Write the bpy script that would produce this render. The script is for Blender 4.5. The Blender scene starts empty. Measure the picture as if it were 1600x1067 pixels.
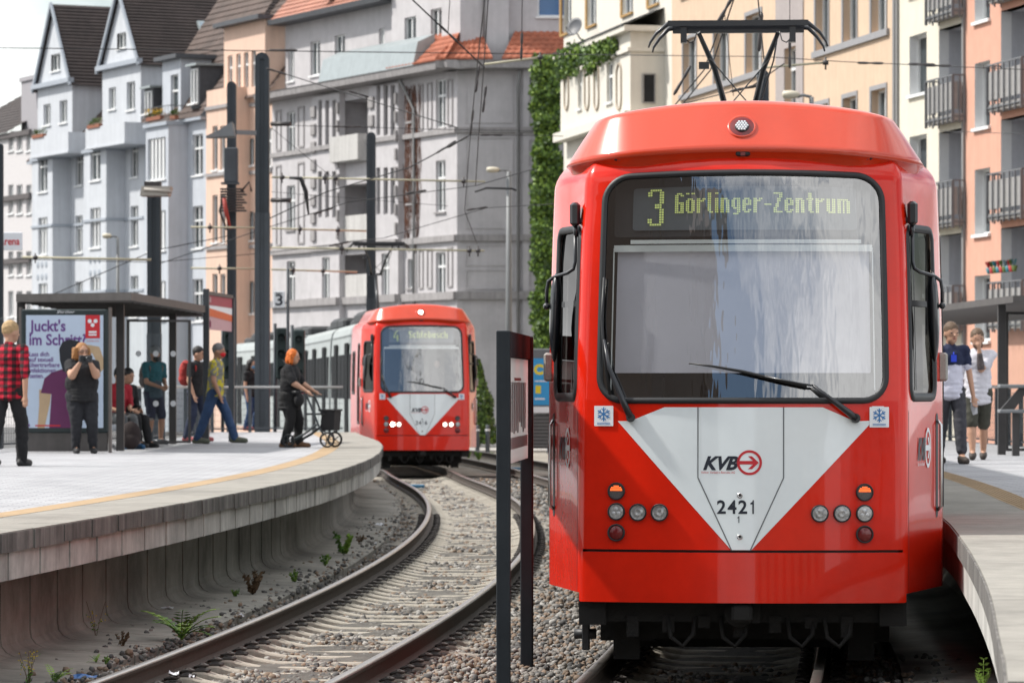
import bpy, bmesh, math, random
import numpy as np
from mathutils import Vector, Matrix
random.seed(7); RNG = np.random.default_rng(7)
S = bpy.context.scene
COL = S.collection
F = 6060.0                      # focal length in pixels of the 1600 px wide photograph
CZ = 1.87                       # eye height above the rail head
R = math.radians
# ---------------------------------------------------------------- camera
cd = bpy.data.cameras.new('camera'); cam = bpy.data.objects.new('camera', cd); COL.objects.link(cam)
cam.location = (0, 0, CZ); cam.rotation_euler = (R(90), 0, 0)
cd.sensor_width = 36; cd.lens = F/1600*36; cd.shift_y = 73.5/1600
cd.clip_start = .5; cd.clip_end = 3000
cd.dof.use_dof = True; cd.dof.focus_distance = 26.2; cd.dof.aperture_fstop = 7.0
S.camera = cam
# ---------------------------------------------------------------- world, sun, exposure
SUN_AZ = (-.985, .10)           # horizontal direction towards the sun (from the left)
SUN_EL = 50
w = bpy.data.worlds.new('World'); S.world = w; w.use_nodes = True
nt = w.node_tree; nt.nodes.clear()
N = lambda t, **k: _n(nt, t, **k)
def _n(tree, t, **k):
    n = tree.nodes.new(t)
    for a, b in k.items():
        if a.startswith('i_'): n.inputs[a[2:].replace('_', ' ')].default_value = b
        else: setattr(n, a, b)
    return n
sky = N('ShaderNodeTexSky', sky_type='NISHITA', sun_disc=False, sun_elevation=R(SUN_EL),
        sun_rotation=math.atan2(SUN_AZ[0], SUN_AZ[1]), air_density=1.2, dust_density=1.0, ozone_density=1.5)
geo = N('ShaderNodeTexCoord')
mp = N('ShaderNodeMapping'); mp.inputs['Scale'].default_value = (1.6, 1.6, 3.6)
n1 = N('ShaderNodeTexNoise', i_Scale=1.7, i_Detail=8, i_Roughness=.58, i_Distortion=.35)
cr = N('ShaderNodeValToRGB'); cr.color_ramp.elements[0].position = .38; cr.color_ramp.elements[1].position = .55
n2 = N('ShaderNodeTexNoise', i_Scale=4.0, i_Detail=6, i_Roughness=.6)
mr = N('ShaderNodeMapRange', i_From_Min=.3, i_From_Max=.7, i_To_Min=10.0, i_To_Max=16.5)
cb = N('ShaderNodeCombineColor')
mx = N('ShaderNodeMix', data_type='RGBA')
bg = N('ShaderNodeBackground', i_Strength=.090); wo = N('ShaderNodeOutputWorld')
L = nt.links.new
L(geo.outputs['Generated'], mp.inputs[0]); L(mp.outputs[0], n1.inputs['Vector']); L(mp.outputs[0], n2.inputs['Vector'])
L(n1.outputs[0], cr.inputs[0]); L(n2.outputs[0], mr.inputs[0])
for i in range(3): L(mr.outputs[0], cb.inputs[i])
L(cr.outputs[0], mx.inputs[0]); L(sky.outputs[0], mx.inputs[6]); L(cb.outputs[0], mx.inputs[7])
L(mx.outputs[2], bg.inputs[0]); L(bg.outputs[0], wo.inputs[0])
sd = bpy.data.lights.new('sun', 'SUN'); sun = bpy.data.objects.new('sun', sd); COL.objects.link(sun)
sd.energy = 3.7; sd.angle = R(2.0); sd.color = (1, .955, .89)
_h = math.hypot(*SUN_AZ); _e = R(SUN_EL)
tosun = Vector((SUN_AZ[0]/_h*math.cos(_e), SUN_AZ[1]/_h*math.cos(_e), math.sin(_e)))
sun.rotation_euler = tosun.to_track_quat('Z', 'Y').to_euler(); sun.location = (-30, -10, 60)
S.view_settings.view_transform = 'Standard'; S.view_settings.look = 'None'
S.view_settings.exposure = 0.5; S.view_settings.gamma = 1; S.view_settings.use_curve_mapping = False
S.render.engine = 'CYCLES'; S.cycles.caustics_reflective = False; S.cycles.caustics_refractive = False
# ---------------------------------------------------------------- materials
def lin(c):
    if isinstance(c, str): c = tuple(int(c[i:i+2], 16)/255 for i in (0, 2, 4))
    return tuple(x/12.92 if x <= .04045 else ((x+.055)/1.055)**2.4 for x in c)
_M = {}
def M(name, col, rough=.7, metal=0, var=.12, scale=6, bump=0, streak=0, coat=0, emit=0, spec=.5, dirt=0, bscale=None):
    """procedural material: base colour with noise variation, optional vertical streaks, blotches of dirt and bump"""
    if name in _M: return _M[name]
    m = bpy.data.materials.new(name); m.use_nodes = True; t = m.node_tree
    b = t.nodes['Principled BSDF']; l = t.links.new
    c = lin(col) if isinstance(col, str) else col
    b.inputs['Roughness'].default_value = rough; b.inputs['Metallic'].default_value = metal
    b.inputs['Specular IOR Level'].default_value = spec
    if coat: b.inputs['Coat Weight'].default_value = coat; b.inputs['Coat Roughness'].default_value = .03
    tc = _n(t, 'ShaderNodeTexCoord'); cur = None
    def darker(f, ramp, amt):
        nonlocal cur
        mxn = _n(t, 'ShaderNodeMix', data_type='RGBA', blend_type='MULTIPLY'); mxn.inputs[0].default_value = 1
        if cur is None: mxn.inputs[6].default_value = (*c, 1)
        else: l(cur, mxn.inputs[6])
        r = _n(t, 'ShaderNodeMapRange', i_From_Min=ramp[0], i_From_Max=ramp[1], i_To_Min=1-amt, i_To_Max=1+amt*.35)
        l(f, r.inputs[0]); k = _n(t, 'ShaderNodeCombineColor')
        for i in range(3): l(r.outputs[0], k.inputs[i])
        l(k.outputs[0], mxn.inputs[7]); cur = mxn.outputs[2]
    if var:
        n = _n(t, 'ShaderNodeTexNoise', i_Scale=scale, i_Detail=5, i_Roughness=.65); l(tc.outputs['Object'], n.inputs['Vector'])
        darker(n.outputs[0], (.3, .7), var)
    if streak:
        mpp = _n(t, 'ShaderNodeMapping'); mpp.inputs['Scale'].default_value = (3.2, 3.2, .16)
        n = _n(t, 'ShaderNodeTexNoise', i_Scale=1.6, i_Detail=6, i_Roughness=.7)
        l(tc.outputs['Object'], mpp.inputs[0]); l(mpp.outputs[0], n.inputs['Vector']); darker(n.outputs[0], (.35, .65), streak)
    if dirt:
        n = _n(t, 'ShaderNodeTexNoise', i_Scale=.55, i_Detail=9, i_Roughness=.72); l(tc.outputs['Object'], n.inputs['Vector'])
        darker(n.outputs[0], (.38, .56), dirt)
    if cur is not None: l(cur, b.inputs['Base Color'])
    else: b.inputs['Base Color'].default_value = (*c, 1)
    if emit:
        b.inputs['Emission Color'].default_value = (*c, 1); b.inputs['Emission Strength'].default_value = emit
    if bump:
        n = _n(t, 'ShaderNodeTexNoise', i_Scale=bscale or scale*6, i_Detail=6, i_Roughness=.7); l(tc.outputs['Object'], n.inputs['Vector'])
        bp = _n(t, 'ShaderNodeBump', i_Strength=min(1, bump), i_Distance=.02); l(n.outputs[0], bp.inputs['Height']); l(bp.outputs[0], b.inputs['Normal'])
    _M[name] = m; return m
def glassmat(name, tint, refl=.1, rough=.0, alpha_col=(1, 1, 1), ior=1.5, wavy=0):
    """thin glass: mostly see-through, with a reflection"""
    if name in _M: return _M[name]
    m = bpy.data.materials.new(name); m.use_nodes = True; t = m.node_tree; t.nodes.clear(); l = t.links.new
    tr = _n(t, 'ShaderNodeBsdfTransparent'); tr.inputs[0].default_value = (*tint, 1)
    gl = _n(t, 'ShaderNodeBsdfGlossy', i_Roughness=rough); gl.inputs[0].default_value = (*alpha_col, 1)
    lw = _n(t, 'ShaderNodeLayerWeight', i_Blend=.5); fr = _n(t, 'ShaderNodeMath', operation='POWER'); fr.inputs[1].default_value = 4.0 if ior > 1.3 else 7.0; l(lw.outputs['Facing'], fr.inputs[0])
    ad = _n(t, 'ShaderNodeMath', operation='ADD', use_clamp=True); ad.inputs[1].default_value = refl
    if wavy:
        tc = _n(t, 'ShaderNodeTexCoord'); mpw = _n(t, 'ShaderNodeMapping'); mpw.inputs['Scale'].default_value = (6.5, 6.5, .35); nw = _n(t, 'ShaderNodeTexNoise', i_Scale=1.0, i_Detail=3, i_Roughness=.5); bw = _n(t, 'ShaderNodeBump', i_Strength=.5, i_Distance=wavy)
        l(tc.outputs['Object'], mpw.inputs[0]); l(mpw.outputs[0], nw.inputs['Vector']); l(nw.outputs[0], bw.inputs['Height']); l(bw.outputs[0], gl.inputs['Normal'])
    ms = _n(t, 'ShaderNodeMixShader'); o = _n(t, 'ShaderNodeOutputMaterial')
    l(fr.outputs[0], ad.inputs[0]); l(ad.outputs[0], ms.inputs[0]); l(tr.outputs[0], ms.inputs[1]); l(gl.outputs[0], ms.inputs[2]); l(ms.outputs[0], o.inputs[0])
    _M[name] = m; return m
# ---------------------------------------------------------------- objects
def link(o, parent=None):
    COL.objects.link(o)
    if parent is not None: o.parent = parent
    return o
def tag(o, label=None, cat=None, group=None, kind=None):
    if label: o['label'] = label
    if cat: o['category'] = cat
    if group: o['group'] = group
    if kind: o['kind'] = kind
    return o
def empty(name, loc=(0, 0, 0), rz=0, label=None, cat=None, group=None, kind=None, parent=None):
    o = bpy.data.objects.new(name, None); o.empty_display_size = .2; link(o, parent)
    o.location = loc; o.rotation_euler = (0, 0, rz)
    return tag(o, label, cat, group, kind)
def copy_tree(o, parent=None):
    c = o.copy(); COL.objects.link(c); c.parent = parent
    for ch in list(o.children): copy_tree(ch, c)
    return c
class MB:
    """collects shapes, then builds ONE mesh object"""
    def __init__(s): s.v = []; s.f = []; s.m = []; s.mi = 0; s.T = None; s.sm = []; s.smooth = False
    def add(s, vs, fs, smooth=None):
        b = len(s.v)
        if s.T is not None: vs = [tuple(s.T @ Vector(p)) for p in vs]
        s.v += [tuple(p) for p in vs]
        for f in fs: s.f.append([i+b for i in f]); s.m.append(s.mi); s.sm.append(s.smooth if smooth is None else smooth)
        return s
    def box(s, x0, x1, y0, y1, z0, z1):
        s.add([(x0, y0, z0), (x1, y0, z0), (x1, y1, z0), (x0, y1, z0), (x0, y0, z1), (x1, y0, z1), (x1, y1, z1), (x0, y1, z1)],
              [(0, 3, 2, 1), (4, 5, 6, 7), (0, 1, 5, 4), (1, 2, 6, 5), (2, 3, 7, 6), (3, 0, 4, 7)]); return s
    def bbox(s, x0, x1, y0, y1, z0, z1, c=.01):
        """box with chamfered edges"""
        a = [(x0+c, y0, z0), (x1-c, y0, z0), (x1, y0+c, z0), (x1, y1-c, z0), (x1-c, y1, z0), (x0+c, y1, z0), (x0, y1-c, z0), (x0, y0+c, z0)]
        return s.loft([[(p[0], p[1], z) for p in [(x+(c if x < (x0+x1)/2 else -c)*k, y+(c if y < (y0+y1)/2 else -c)*k) for x, y, _ in a]]
                       for z, k in ((z0, 1), (z0+c, 0), (z1-c, 0), (z1, 1))], caps=True)
    def loft(s, rings, caps=False, closed=True, smooth=None):
        n = len(rings[0]); vs = [p for r in rings for p in r]; fs = []
        for i in range(len(rings)-1):
            for j in range(n if closed else n-1):
                k = (j+1) % n; fs.append((i*n+j, i*n+k, (i+1)*n+k, (i+1)*n+j))
        s.add(vs, fs, smooth)
        if caps:
            s.add(rings[0], [tuple(range(n))[::-1]], False); s.add(rings[-1], [tuple(range(n))], False)
        return s
    def prism(s, poly, y0, y1, axis='y'):
        """poly = list of (x,z) extruded along y (axis y) or (x,y) along z (axis z) or (y,z) along x"""
        g = {'y': lambda p, t: (p[0], t, p[1]), 'z': lambda p, t: (p[0], p[1], t), 'x': lambda p, t: (t, p[0], p[1])}[axis]
        return s.loft([[g(p, y0) for p in poly], [g(p, y1) for p in poly]], caps=True)
    def tube(s, path, r, n=8, caps=True, smooth=True):
        P = [Vector(p) for p in path]; rr = r if isinstance(r, (list, tuple)) else [r]*len(P); rings = []
        up = None
        for i, p in enumerate(P):
            d = (P[min(i+1, len(P)-1)] - P[max(i-1, 0)])
            if d.length < 1e-9: d = Vector((0, 0, 1))
            d.normalize()
            if up is None: up = Vector((0, 0, 1)) if abs(d.z) < .9 else Vector((1, 0, 0))
            a = d.cross(up).normalized(); b = a.cross(d).normalized(); up = b
            rings.append([tuple(p + a*math.cos(2*math.pi*k/n)*rr[i] + b*math.sin(2*math.pi*k/n)*rr[i]) for k in range(n)])
        s.loft(rings, caps=caps, smooth=smooth); return s
    def cyl(s, p0, p1, r0, r1=None, n=16, smooth=True): return s.tube([p0, p1], [r0, r0 if r1 is None else r1], n, smooth=smooth)
    def bar(s, p0, p1, w, h, up=(0, 0, 1)):
        p0 = Vector(p0); p1 = Vector(p1); d = (p1-p0).normalized(); u = Vector(up)
        if abs(d.dot(u)) > .98: u = Vector((1, 0, 0))
        a = d.cross(u).normalized(); b = a.cross(d)
        q = [(-w/2, -h/2), (w/2, -h/2), (w/2, h/2), (-w/2, h/2)]
        return s.loft([[tuple(p+a*x+b*z) for x, z in q] for p in (p0, p1)], caps=True, smooth=False)
    def lathe(s, prof, c=(0, 0, 0), n=20, axis='z', smooth=True):
        """prof = (radius, height) pairs"""
        g = {'z': lambda r, t, h: (c[0]+r*math.cos(t), c[1]+r*math.sin(t), c[2]+h),
             'y': lambda r, t, h: (c[0]+r*math.cos(t), c[1]+h, c[2]+r*math.sin(t)),
             'x': lambda r, t, h: (c[0]+h, c[1]+r*math.cos(t), c[2]+r*math.sin(t))}[axis]
        return s.loft([[g(max(r, 1e-4), 2*math.pi*k/n, h) for k in range(n)] for r, h in prof], smooth=smooth)
    def ell(s, c, r, n=12, m=8):
        return s.loft([[(c[0]+r[0]*math.sin(t)*math.cos(2*math.pi*k/n), c[1]+r[1]*math.sin(t)*math.sin(2*math.pi*k/n), c[2]+r[2]*math.cos(t)) for k in range(n)]
                       for t in [max(.001, math.pi*i/m) if i < m else math.pi-.001 for i in range(m+1)]], smooth=True)
    def split(s, name, mats, parent=None):
        """every separate piece collected so far becomes an object of its own"""
        par = list(range(len(s.v)))
        def fd(i):
            while par[i] != i: par[i] = par[par[i]]; i = par[i]
            return i
        for f in s.f:
            for i in f[1:]: par[fd(i)] = fd(f[0])
        # caps repeat the end rings: join pieces that share a vertex position
        pos = {}
        for i, p in enumerate(s.v):
            k = (round(p[0], 4), round(p[1], 4), round(p[2], 4))
            if k in pos: par[fd(i)] = fd(pos[k])
            else: pos[k] = i
        g = {}
        for k, f in enumerate(s.f): g.setdefault(fd(f[0]), []).append(k)
        out = []
        for ks in g.values():
            q = MB(); mp_ = {}
            for k in ks:
                f2 = []
                for i in s.f[k]:
                    if i not in mp_: mp_[i] = len(q.v); q.v.append(s.v[i])
                    f2.append(mp_[i])
                q.f.append(f2); q.m.append(s.m[k]); q.sm.append(s.sm[k])
            out.append(q.build(name, mats, parent))
        return out
    def quad(s, a, b, c, d): return s.add([a, b, c, d], [(0, 1, 2, 3)])
    def build(s, name, mats, parent=None, fix=True):
        me = bpy.data.meshes.new(name); me.from_pydata(s.v, [], s.f)
        for m in (mats if isinstance(mats, (list, tuple)) else [mats]): me.materials.append(m)
        me.polygons.foreach_set('material_index', s.m); me.polygons.foreach_set('use_smooth', s.sm)
        if fix and len(s.f) < 60000:
            bm = bmesh.new(); bm.from_mesh(me); bmesh.ops.remove_doubles(bm, verts=bm.verts, dist=1e-5)
            bmesh.ops.recalc_face_normals(bm, faces=bm.faces); bm.to_mesh(me); bm.free()
        me.update(); return link(bpy.data.objects.new(name, me), parent)
def pobj(name, me, parent=None): return link(bpy.data.objects.new(name, me), parent)
def rrect(x0, x1, z0, z1, r, n=6):
    if not isinstance(r, (list, tuple)): r = (r,)*4           # order: lower-left, lower-right, upper-right, upper-left
    out = []
    for (cx, cz, a0, q) in ((x0+r[0], z0+r[0], 180, r[0]), (x1-r[1], z0+r[1], 270, r[1]), (x1-r[2], z1-r[2], 0, r[2]), (x0+r[3], z1-r[3], 90, r[3])):
        for k in range(n+1): a = R(a0+90*k/n); out.append((cx+q*math.cos(a), cz+q*math.sin(a)))
    return out
def circ(cx, cz, r, n=24): return [(cx+r*math.cos(2*math.pi*k/n), cz+r*math.sin(2*math.pi*k/n)) for k in range(n)]
_fonts = {}
def text_mesh(txt, size, shear=0, bold=0, align='LEFT', space=1):
    """flat text mesh, returns (verts 2D, faces)"""
    cu = bpy.data.curves.new('t', 'FONT'); cu.body = txt; cu.size = size; cu.shear = shear; cu.offset = bold; cu.align_x = align
    cu.space_character = space; cu.resolution_u = 3
    o = bpy.data.objects.new('t', cu); COL.objects.link(o)
    me = bpy.data.meshes.new_from_object(o.evaluated_get(bpy.context.evaluated_depsgraph_get()))
    v = [(p.co.x, p.co.y) for p in me.vertices]; f = [tuple(p.vertices) for p in me.polygons]
    bpy.data.objects.remove(o); bpy.data.curves.remove(cu); bpy.data.meshes.remove(me)
    return v, f
def text_on(mb, txt, size, x, z, y, w=None, **k):
    """text in the x-z plane facing -y; w = fit the width"""
    v, f = text_mesh(txt, size, **k); sx = 1
    if w: sx = w/max(1e-6, max(p[0] for p in v)-min(p[0] for p in v)); x0 = min(p[0] for p in v)
    else: x0 = 0
    mb.add([(x+(p[0]-x0)*sx, y, z+p[1]) for p in v], f); return mb
def poly2(outer, holes=(), cutx=(), cutz=()):
    """triangulated flat polygon with holes, cut along lines so that it can be bent; returns verts (a,z), faces"""
    bm = bmesh.new(); es = []
    for lp in [outer, *holes]:
        vs = [bm.verts.new((p[0], 0, p[1])) for p in lp]
        for i in range(len(vs)): es.append(bm.edges.new((vs[i], vs[(i+1) % len(vs)])))
    bmesh.ops.triangle_fill(bm, edges=es, use_beauty=True, use_dissolve=False, normal=(0, -1, 0))
    for x in cutx: bmesh.ops.bisect_plane(bm, geom=bm.verts[:]+bm.edges[:]+bm.faces[:], plane_co=(x, 0, 0), plane_no=(1, 0, 0), dist=1e-5)
    for z in cutz: bmesh.ops.bisect_plane(bm, geom=bm.verts[:]+bm.edges[:]+bm.faces[:], plane_co=(0, 0, z), plane_no=(0, 0, 1), dist=1e-5)
    bm.verts.index_update()
    v = [(a.co.x, a.co.z) for a in bm.verts]; f = [tuple(x.index for x in p.verts) for p in bm.faces]; bm.free()
    return v, f
def wx(px, d): return (px-800)*d/F
def wz(py, d): return CZ+(607-py)*d/F
def P(px, py, d): return (wx(px, d), d, wz(py, d))
# ---------------------------------------------------------------- the course of the tracks
_ky = np.array([75, 83, 90, 104, 118, 132, 146, 175, 215.]); _kx = np.array([-1.217, -1.80, -2.25, -3.55, -5.1, -7.2, -9.7, -15.5, -25.])
def _cr(y):
    i = int(np.clip(np.searchsorted(_ky, y)-1, 0, len(_ky)-2)); t = (y-_ky[i])/(_ky[i+1]-_ky[i])
    m0 = -.0712*(_ky[1]-_ky[0]) if i == 0 else (_kx[i+1]-_kx[i-1])/(_ky[i+1]-_ky[i-1])*(_ky[i+1]-_ky[i])
    m1 = (_kx[min(i+2, len(_kx)-1)]-_kx[i])/(_ky[min(i+2, len(_ky)-1)]-_ky[i])*(_ky[i+1]-_ky[i])
    return (2*t**3-3*t*t+1)*_kx[i]+(t**3-2*t*t+t)*m0+(-2*t**3+3*t*t)*_kx[i+1]+(t**3-t*t)*m1
def xl(y): return -.47-(y-54)**2/590 if y <= 75 else float(_cr(y))
def xr(y): return xl(y)+3.1
def tang(fn, y): d = (fn(y+.2)-fn(y-.2))/.4; n = math.hypot(d, 1); return d/n, 1/n
def off(fn, y, o, z=0):
    """point beside the track: o metres to the right of its centre line at station y"""
    tx, ty = tang(fn, y); return (fn(y)+ty*o, y-tx*o, z)
# ================================================================ trams
RED = M('tram_red_paint', (.66, .016, .003), .24, var=.05, scale=1.2, coat=.5, spec=.2, dirt=.14)
REDC = M('tram_cowl_red', (.60, .045, .008), .28, var=.06, scale=1.2, coat=.55, dirt=.08)
WHT = M('tram_white_paint', (.78, .84, .86), .2, var=.06, scale=2, coat=1)
GRYT = M('tram_grey_paint', (.34, .375, .37), .5, var=.1, scale=1.5, coat=.1, streak=.1, spec=.25)
BLK = M('black_rubber', (.012, .013, .015), .5, var=.2)
BLKP = M('black_paint', (.014, .016, .020), .32, var=.15, coat=.3)
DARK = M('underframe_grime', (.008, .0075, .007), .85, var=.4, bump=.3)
CHR = M('bright_steel', (.6, .6, .6), .25, 1, var=.1)
INT = M('cab_interior', (.035, .038, .042), .8, var=.3)
BLIND = M('roller_blind_cloth', (.55, .55, .60), .9, var=.05, scale=3)
BARG = M('blind_bar', (.75, .80, .77), .5, var=.08)
LED = M('led_dots', (.50, .58, .17), .6, var=0, emit=.42)
DISP = M('display_face', (.10, .12, .13), .5, var=.1)
WS = glassmat('windscreen_glass', (.97, .98, .99), .27, wavy=.009)
SG = glassmat('side_glass', (.05, .052, .055), .02, ior=1.12)
LENS = glassmat('lamp_lens', (.9, .9, .9), .12)
REFL = M('lamp_reflector', (.62, .62, .62), .25, .1, var=.5, scale=50)
AMB = M('amber_led_lit', (1.0, .16, .03), .5, var=.3, scale=90, emit=1.3)
AMBO = M('grey_led_grid', (.10, .09, .09), .5, var=.5, scale=120)
REDL = M('red_lens', (.16, .003, .005), .3, var=.2, scale=60, coat=.4)
NAVY = M('dark_navy_print', (.012, .017, .03), .5, var=0)
RPRT = M('red_print', (.55, .02, .03), .5, var=0)
WPRT = M('white_print', (.75, .77, .80), .5, var=0)
BPRT = M('blue_print', (.03, .17, .42), .5, var=0)
LAMP = M('white_lamp_lit', (1, .93, .8), .5, var=0, emit=14)
GROOVE = M('panel_groove', (.12, .13, .14), .6, var=0)

A1, A2, A3, A4 = 1.05, 1.155, 2.155, 2.28
def plan(a):
    """plan curve of the nose: arc length a -> x, y, outward normal"""
    s = 1 if a >= 0 else -1; a = abs(a); R0 = 4.5; th0 = A1/R0; th1 = 1.32
    if a <= A1: t = a/R0; x, y = R0*math.sin(t), R0*(1-math.cos(t))
    else:
        x, y = R0*math.sin(th0), R0*(1-math.cos(th0))
        r = (A2-A1)/(th1-th0); t = min(th1, th0+(a-A1)/r)
        x += r*(math.sin(t)-math.sin(th0)); y += r*(math.cos(th0)-math.cos(t))
        if a > A2:
            d = min(a, A3)-A2; x += d*math.cos(th1); y += d*math.sin(th1)
        if a > A3:
            r2 = (A4-A3)/(math.pi/2-th1); t = min(math.pi/2, th1+(a-A3)/r2)
            x += r2*(math.sin(t)-math.sin(th1)); y += r2*(math.cos(th1)-math.cos(t))
        if a > A4: y += a-A4
    return s*x, y, s*math.sin(t), -math.cos(t)
def lean(z): return -.02*(.78-z)/.33 if z < .78 else (.045*(z-.78) if z < 1.78 else .045+(z-1.78)*.185)
def TS(a, z, o=0):
    x, y, nx, ny = plan(a)
    wgt = 1 if abs(a) < A1 else max(0, 1-(abs(a)-A1)/(A4-A1)); wgt = wgt*wgt*(3-2*wgt)
    ins = 0
    if z > 3.30: q = min(1, (z-3.30)/.20); ins = .16*(1-math.sqrt(max(0, 1-q*q)))
    tum = 1-.030*max(0, (z-1.9)/1.5)**1.4
    zo = z-.062*min(1, abs(x)/1.34)**2*min(1, max(0, (z-2.9)/.5))
    return ((x+nx*(o-ins))*tum, y+ny*(o-ins)+lean(z)*wgt, zo)
CUTA = [s*a for s in (-1, 1) for a in [.2, .4, .6, .8, .95, 1.05, 1.068, 1.086, 1.104, 1.12, 1.138, 1.155, 1.4, 1.65, 1.9, 2.155, 2.19, 2.22, 2.25, 2.28]]+[0]
CUTZ = [.78, 1.78, 2.1, 2.5, 2.9, 3.2, 3.30, 3.34, 3.38, 3.42, 3.45, 3.475, 3.49]
def tpoly(mb, outer, holes=(), o=0, cuts=True, smooth=True):
    xs = [p[0] for p in outer]; zs = [p[1] for p in outer]
    v, f = poly2(outer, holes, [a for a in CUTA if cuts and min(xs)+1e-4 < a < max(xs)-1e-4], [z for z in CUTZ if cuts and min(zs)+1e-4 < z < max(zs)-1e-4])
    mb.add([TS(a, z, o) for a, z in v], f, smooth); return mb
def tring(mb, path, w, h, o=0, wi=None):
    """raised rubber profile along a closed path (a,z)"""
    dp = []
    for i, p in enumerate(path):
        q_ = path[(i+1) % len(path)]; k_ = max(1, int(math.hypot(q_[0]-p[0], q_[1]-p[1])/.08)); dp += [(p[0]+(q_[0]-p[0])*j/k_, p[1]+(q_[1]-p[1])*j/k_) for j in range(k_)]
    path = dp; n = len(path); prof = [(0, 0), (.15*w, h), (.85*w, h), (w, 0)]; rings = []
    for i, p in enumerate(path):
        q0, q1 = path[i-1], path[(i+1) % n]; d = (q1[0]-q0[0], q1[1]-q0[1]); L_ = math.hypot(*d) or 1
        nx, nz = -d[1]/L_, d[0]/L_
        rings.append([TS(p[0]+nx*t, p[1]+nz*t, o+k) for t, k in prof])
    rings.append(rings[0]); mb.loft(rings, closed=False, smooth=True); return mb
def pz(px, py): return ((px-1159)/234, CZ+(607-py)/234)
GL = {'3': ["0111110","1100011","1100011","0000011","0000011","0000011","0001110","0001110","0000011","0000011","0000011","0000011","1100011","1100011","0111110"],
 'G': ["01110","11011","11000","11000","11000","11111","11011","11011","11011","11011","11111"],
 'ö': ["11011","00000","00000","01110","11011","11011","11011","11011","11011","11011","01110"],
 'r': ["00000","00000","00000","11011","11110","11000","11000","11000","11000","11000","11000"],
 'l': ["110","110","110","110","110","110","110","110","110","110","011"],
 'i': ["11","00","00","11","11","11","11","11","11","11","11"],
 'n': ["00000","00000","00000","11110","11011","11011","11011","11011","11011","11011","11011"],
 'g': ["00000","00000","00000","01111","11011","11011","11011","11011","01111","00011","00011","01110"],
 'e': ["00000","00000","00000","01110","11011","11011","11111","11000","11000","11011","01110"],
 '-': ["0000"]*6+["1111"]+["0000"]*4,
 'Z': ["11111","00011","00011","00110","00110","00100","01100","01100","11000","11000","11111"],
 't': ["0110","0110","0110","1111","0110","0110","0110","0110","0110","0110","0011"],
 'u': ["00000","00000","00000","11011","11011","11011","11011","11011","11011","11011","01111"],
 'm': ["0000000","0000000","0000000","1111110","1101011","1101011","1101011","1101011","1101011","1101011","1101011"],
 'S': ["01110","11011","11000","11000","11100","01110","00111","00011","00011","11011","01110"],
 'c': ["00000","00000","00000","01110","11011","11000","11000","11000","11000","11011","01110"],
 'h': ["11000","11000","11000","11110","11011","11011","11011","11011","11011","11011","11011"],
 'b': ["11000","11000","11000","11110","11011","11011","11011","11011","11011","11011","11110"],
 's': ["00000","00000","00000","01111","11000","11000","01110","00011","00011","00011","11110"],
 '4': ["0000011","0000110","0001100","0011000","0011000","0110000","0110011","1100011","1100011","1111111","0000011","0000011","0000011","0000011","0000011"]}
def led_word(mb, word, a, ztop, pitch, width=None, o=-.07, gap=1, zs=1, pz_=None):
    cols = sum(len(GL[c][0])+gap for c in word)-gap; px_ = width/cols if width else pitch; x = a; zp = pz_ or pitch
    for c in word:
        g = GL[c]
        for r_, row in enumerate(g):
            for k, b in enumerate(row):
                if b == '1':
                    cx, cz = x+k*px_, ztop-r_*zp; h = px_*.40; hz = zp*.36
                    mb.add([TS(cx+dx, cz+dz, o) for dx, dz in ((-h, -hz), (h, -hz), (h, hz), (-h, hz))], [(0, 1, 2, 3)])
        x += (len(g[0])+gap)*px_
def kvb(parent, a, z, s, o=.006, flip=False, squeeze=1):
    """the operator's lettering with the arrow in a ring; s = height of the letters"""
    mb = MB(); v, f = text_mesh('KVB', s*1.40, shear=.35, bold=s*.055, space=.98)
    mb.add([TS(a+x*squeeze, z+y, o) for x, y in v], f)
    mb.build('lettering', NAVY, parent)
    mb = MB(); v, f = text_mesh('Kölner Verkehrs-Betriebe AG', s*.24); k = 2.55*s/max(p[0] for p in v)
    mb.add([TS(a+x*k*squeeze-.1*s*squeeze, z-.30*s+y, o) for x, y in v], f)
    cx, cz, r = a+3.55*s*squeeze, z+.52*s, .95*s
    ro = circ(cx, cz, r, 36); ri = circ(cx, cz, r*.80, 36)
    ro = [(cx+(p[0]-cx)*squeeze, p[1]) for p in ro]; ri = [(cx+(p[0]-cx)*squeeze, p[1]) for p in ri]
    v, f = poly2(ro, [ri]); mb.add([TS(x, y, o) for x, y in v], f)
    d = -1 if flip else 1
    ar = [(-.80, -.14), (.28, -.14), (-.12, -.52), (.20, -.52), (.74, 0), (.20, .52), (-.12, .52), (.28, .14), (-.80, .14)]
    ar = [(cx+p[0]*r*squeeze*d, cz+p[1]*r) for p in ar]
    v, f = poly2(ar if d > 0 else ar[::-1]); mb.add([TS(x, y, o) for x, y in v], f)
    mb.build('logo', RPRT if squeeze == 1 else WPRT, parent)
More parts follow.
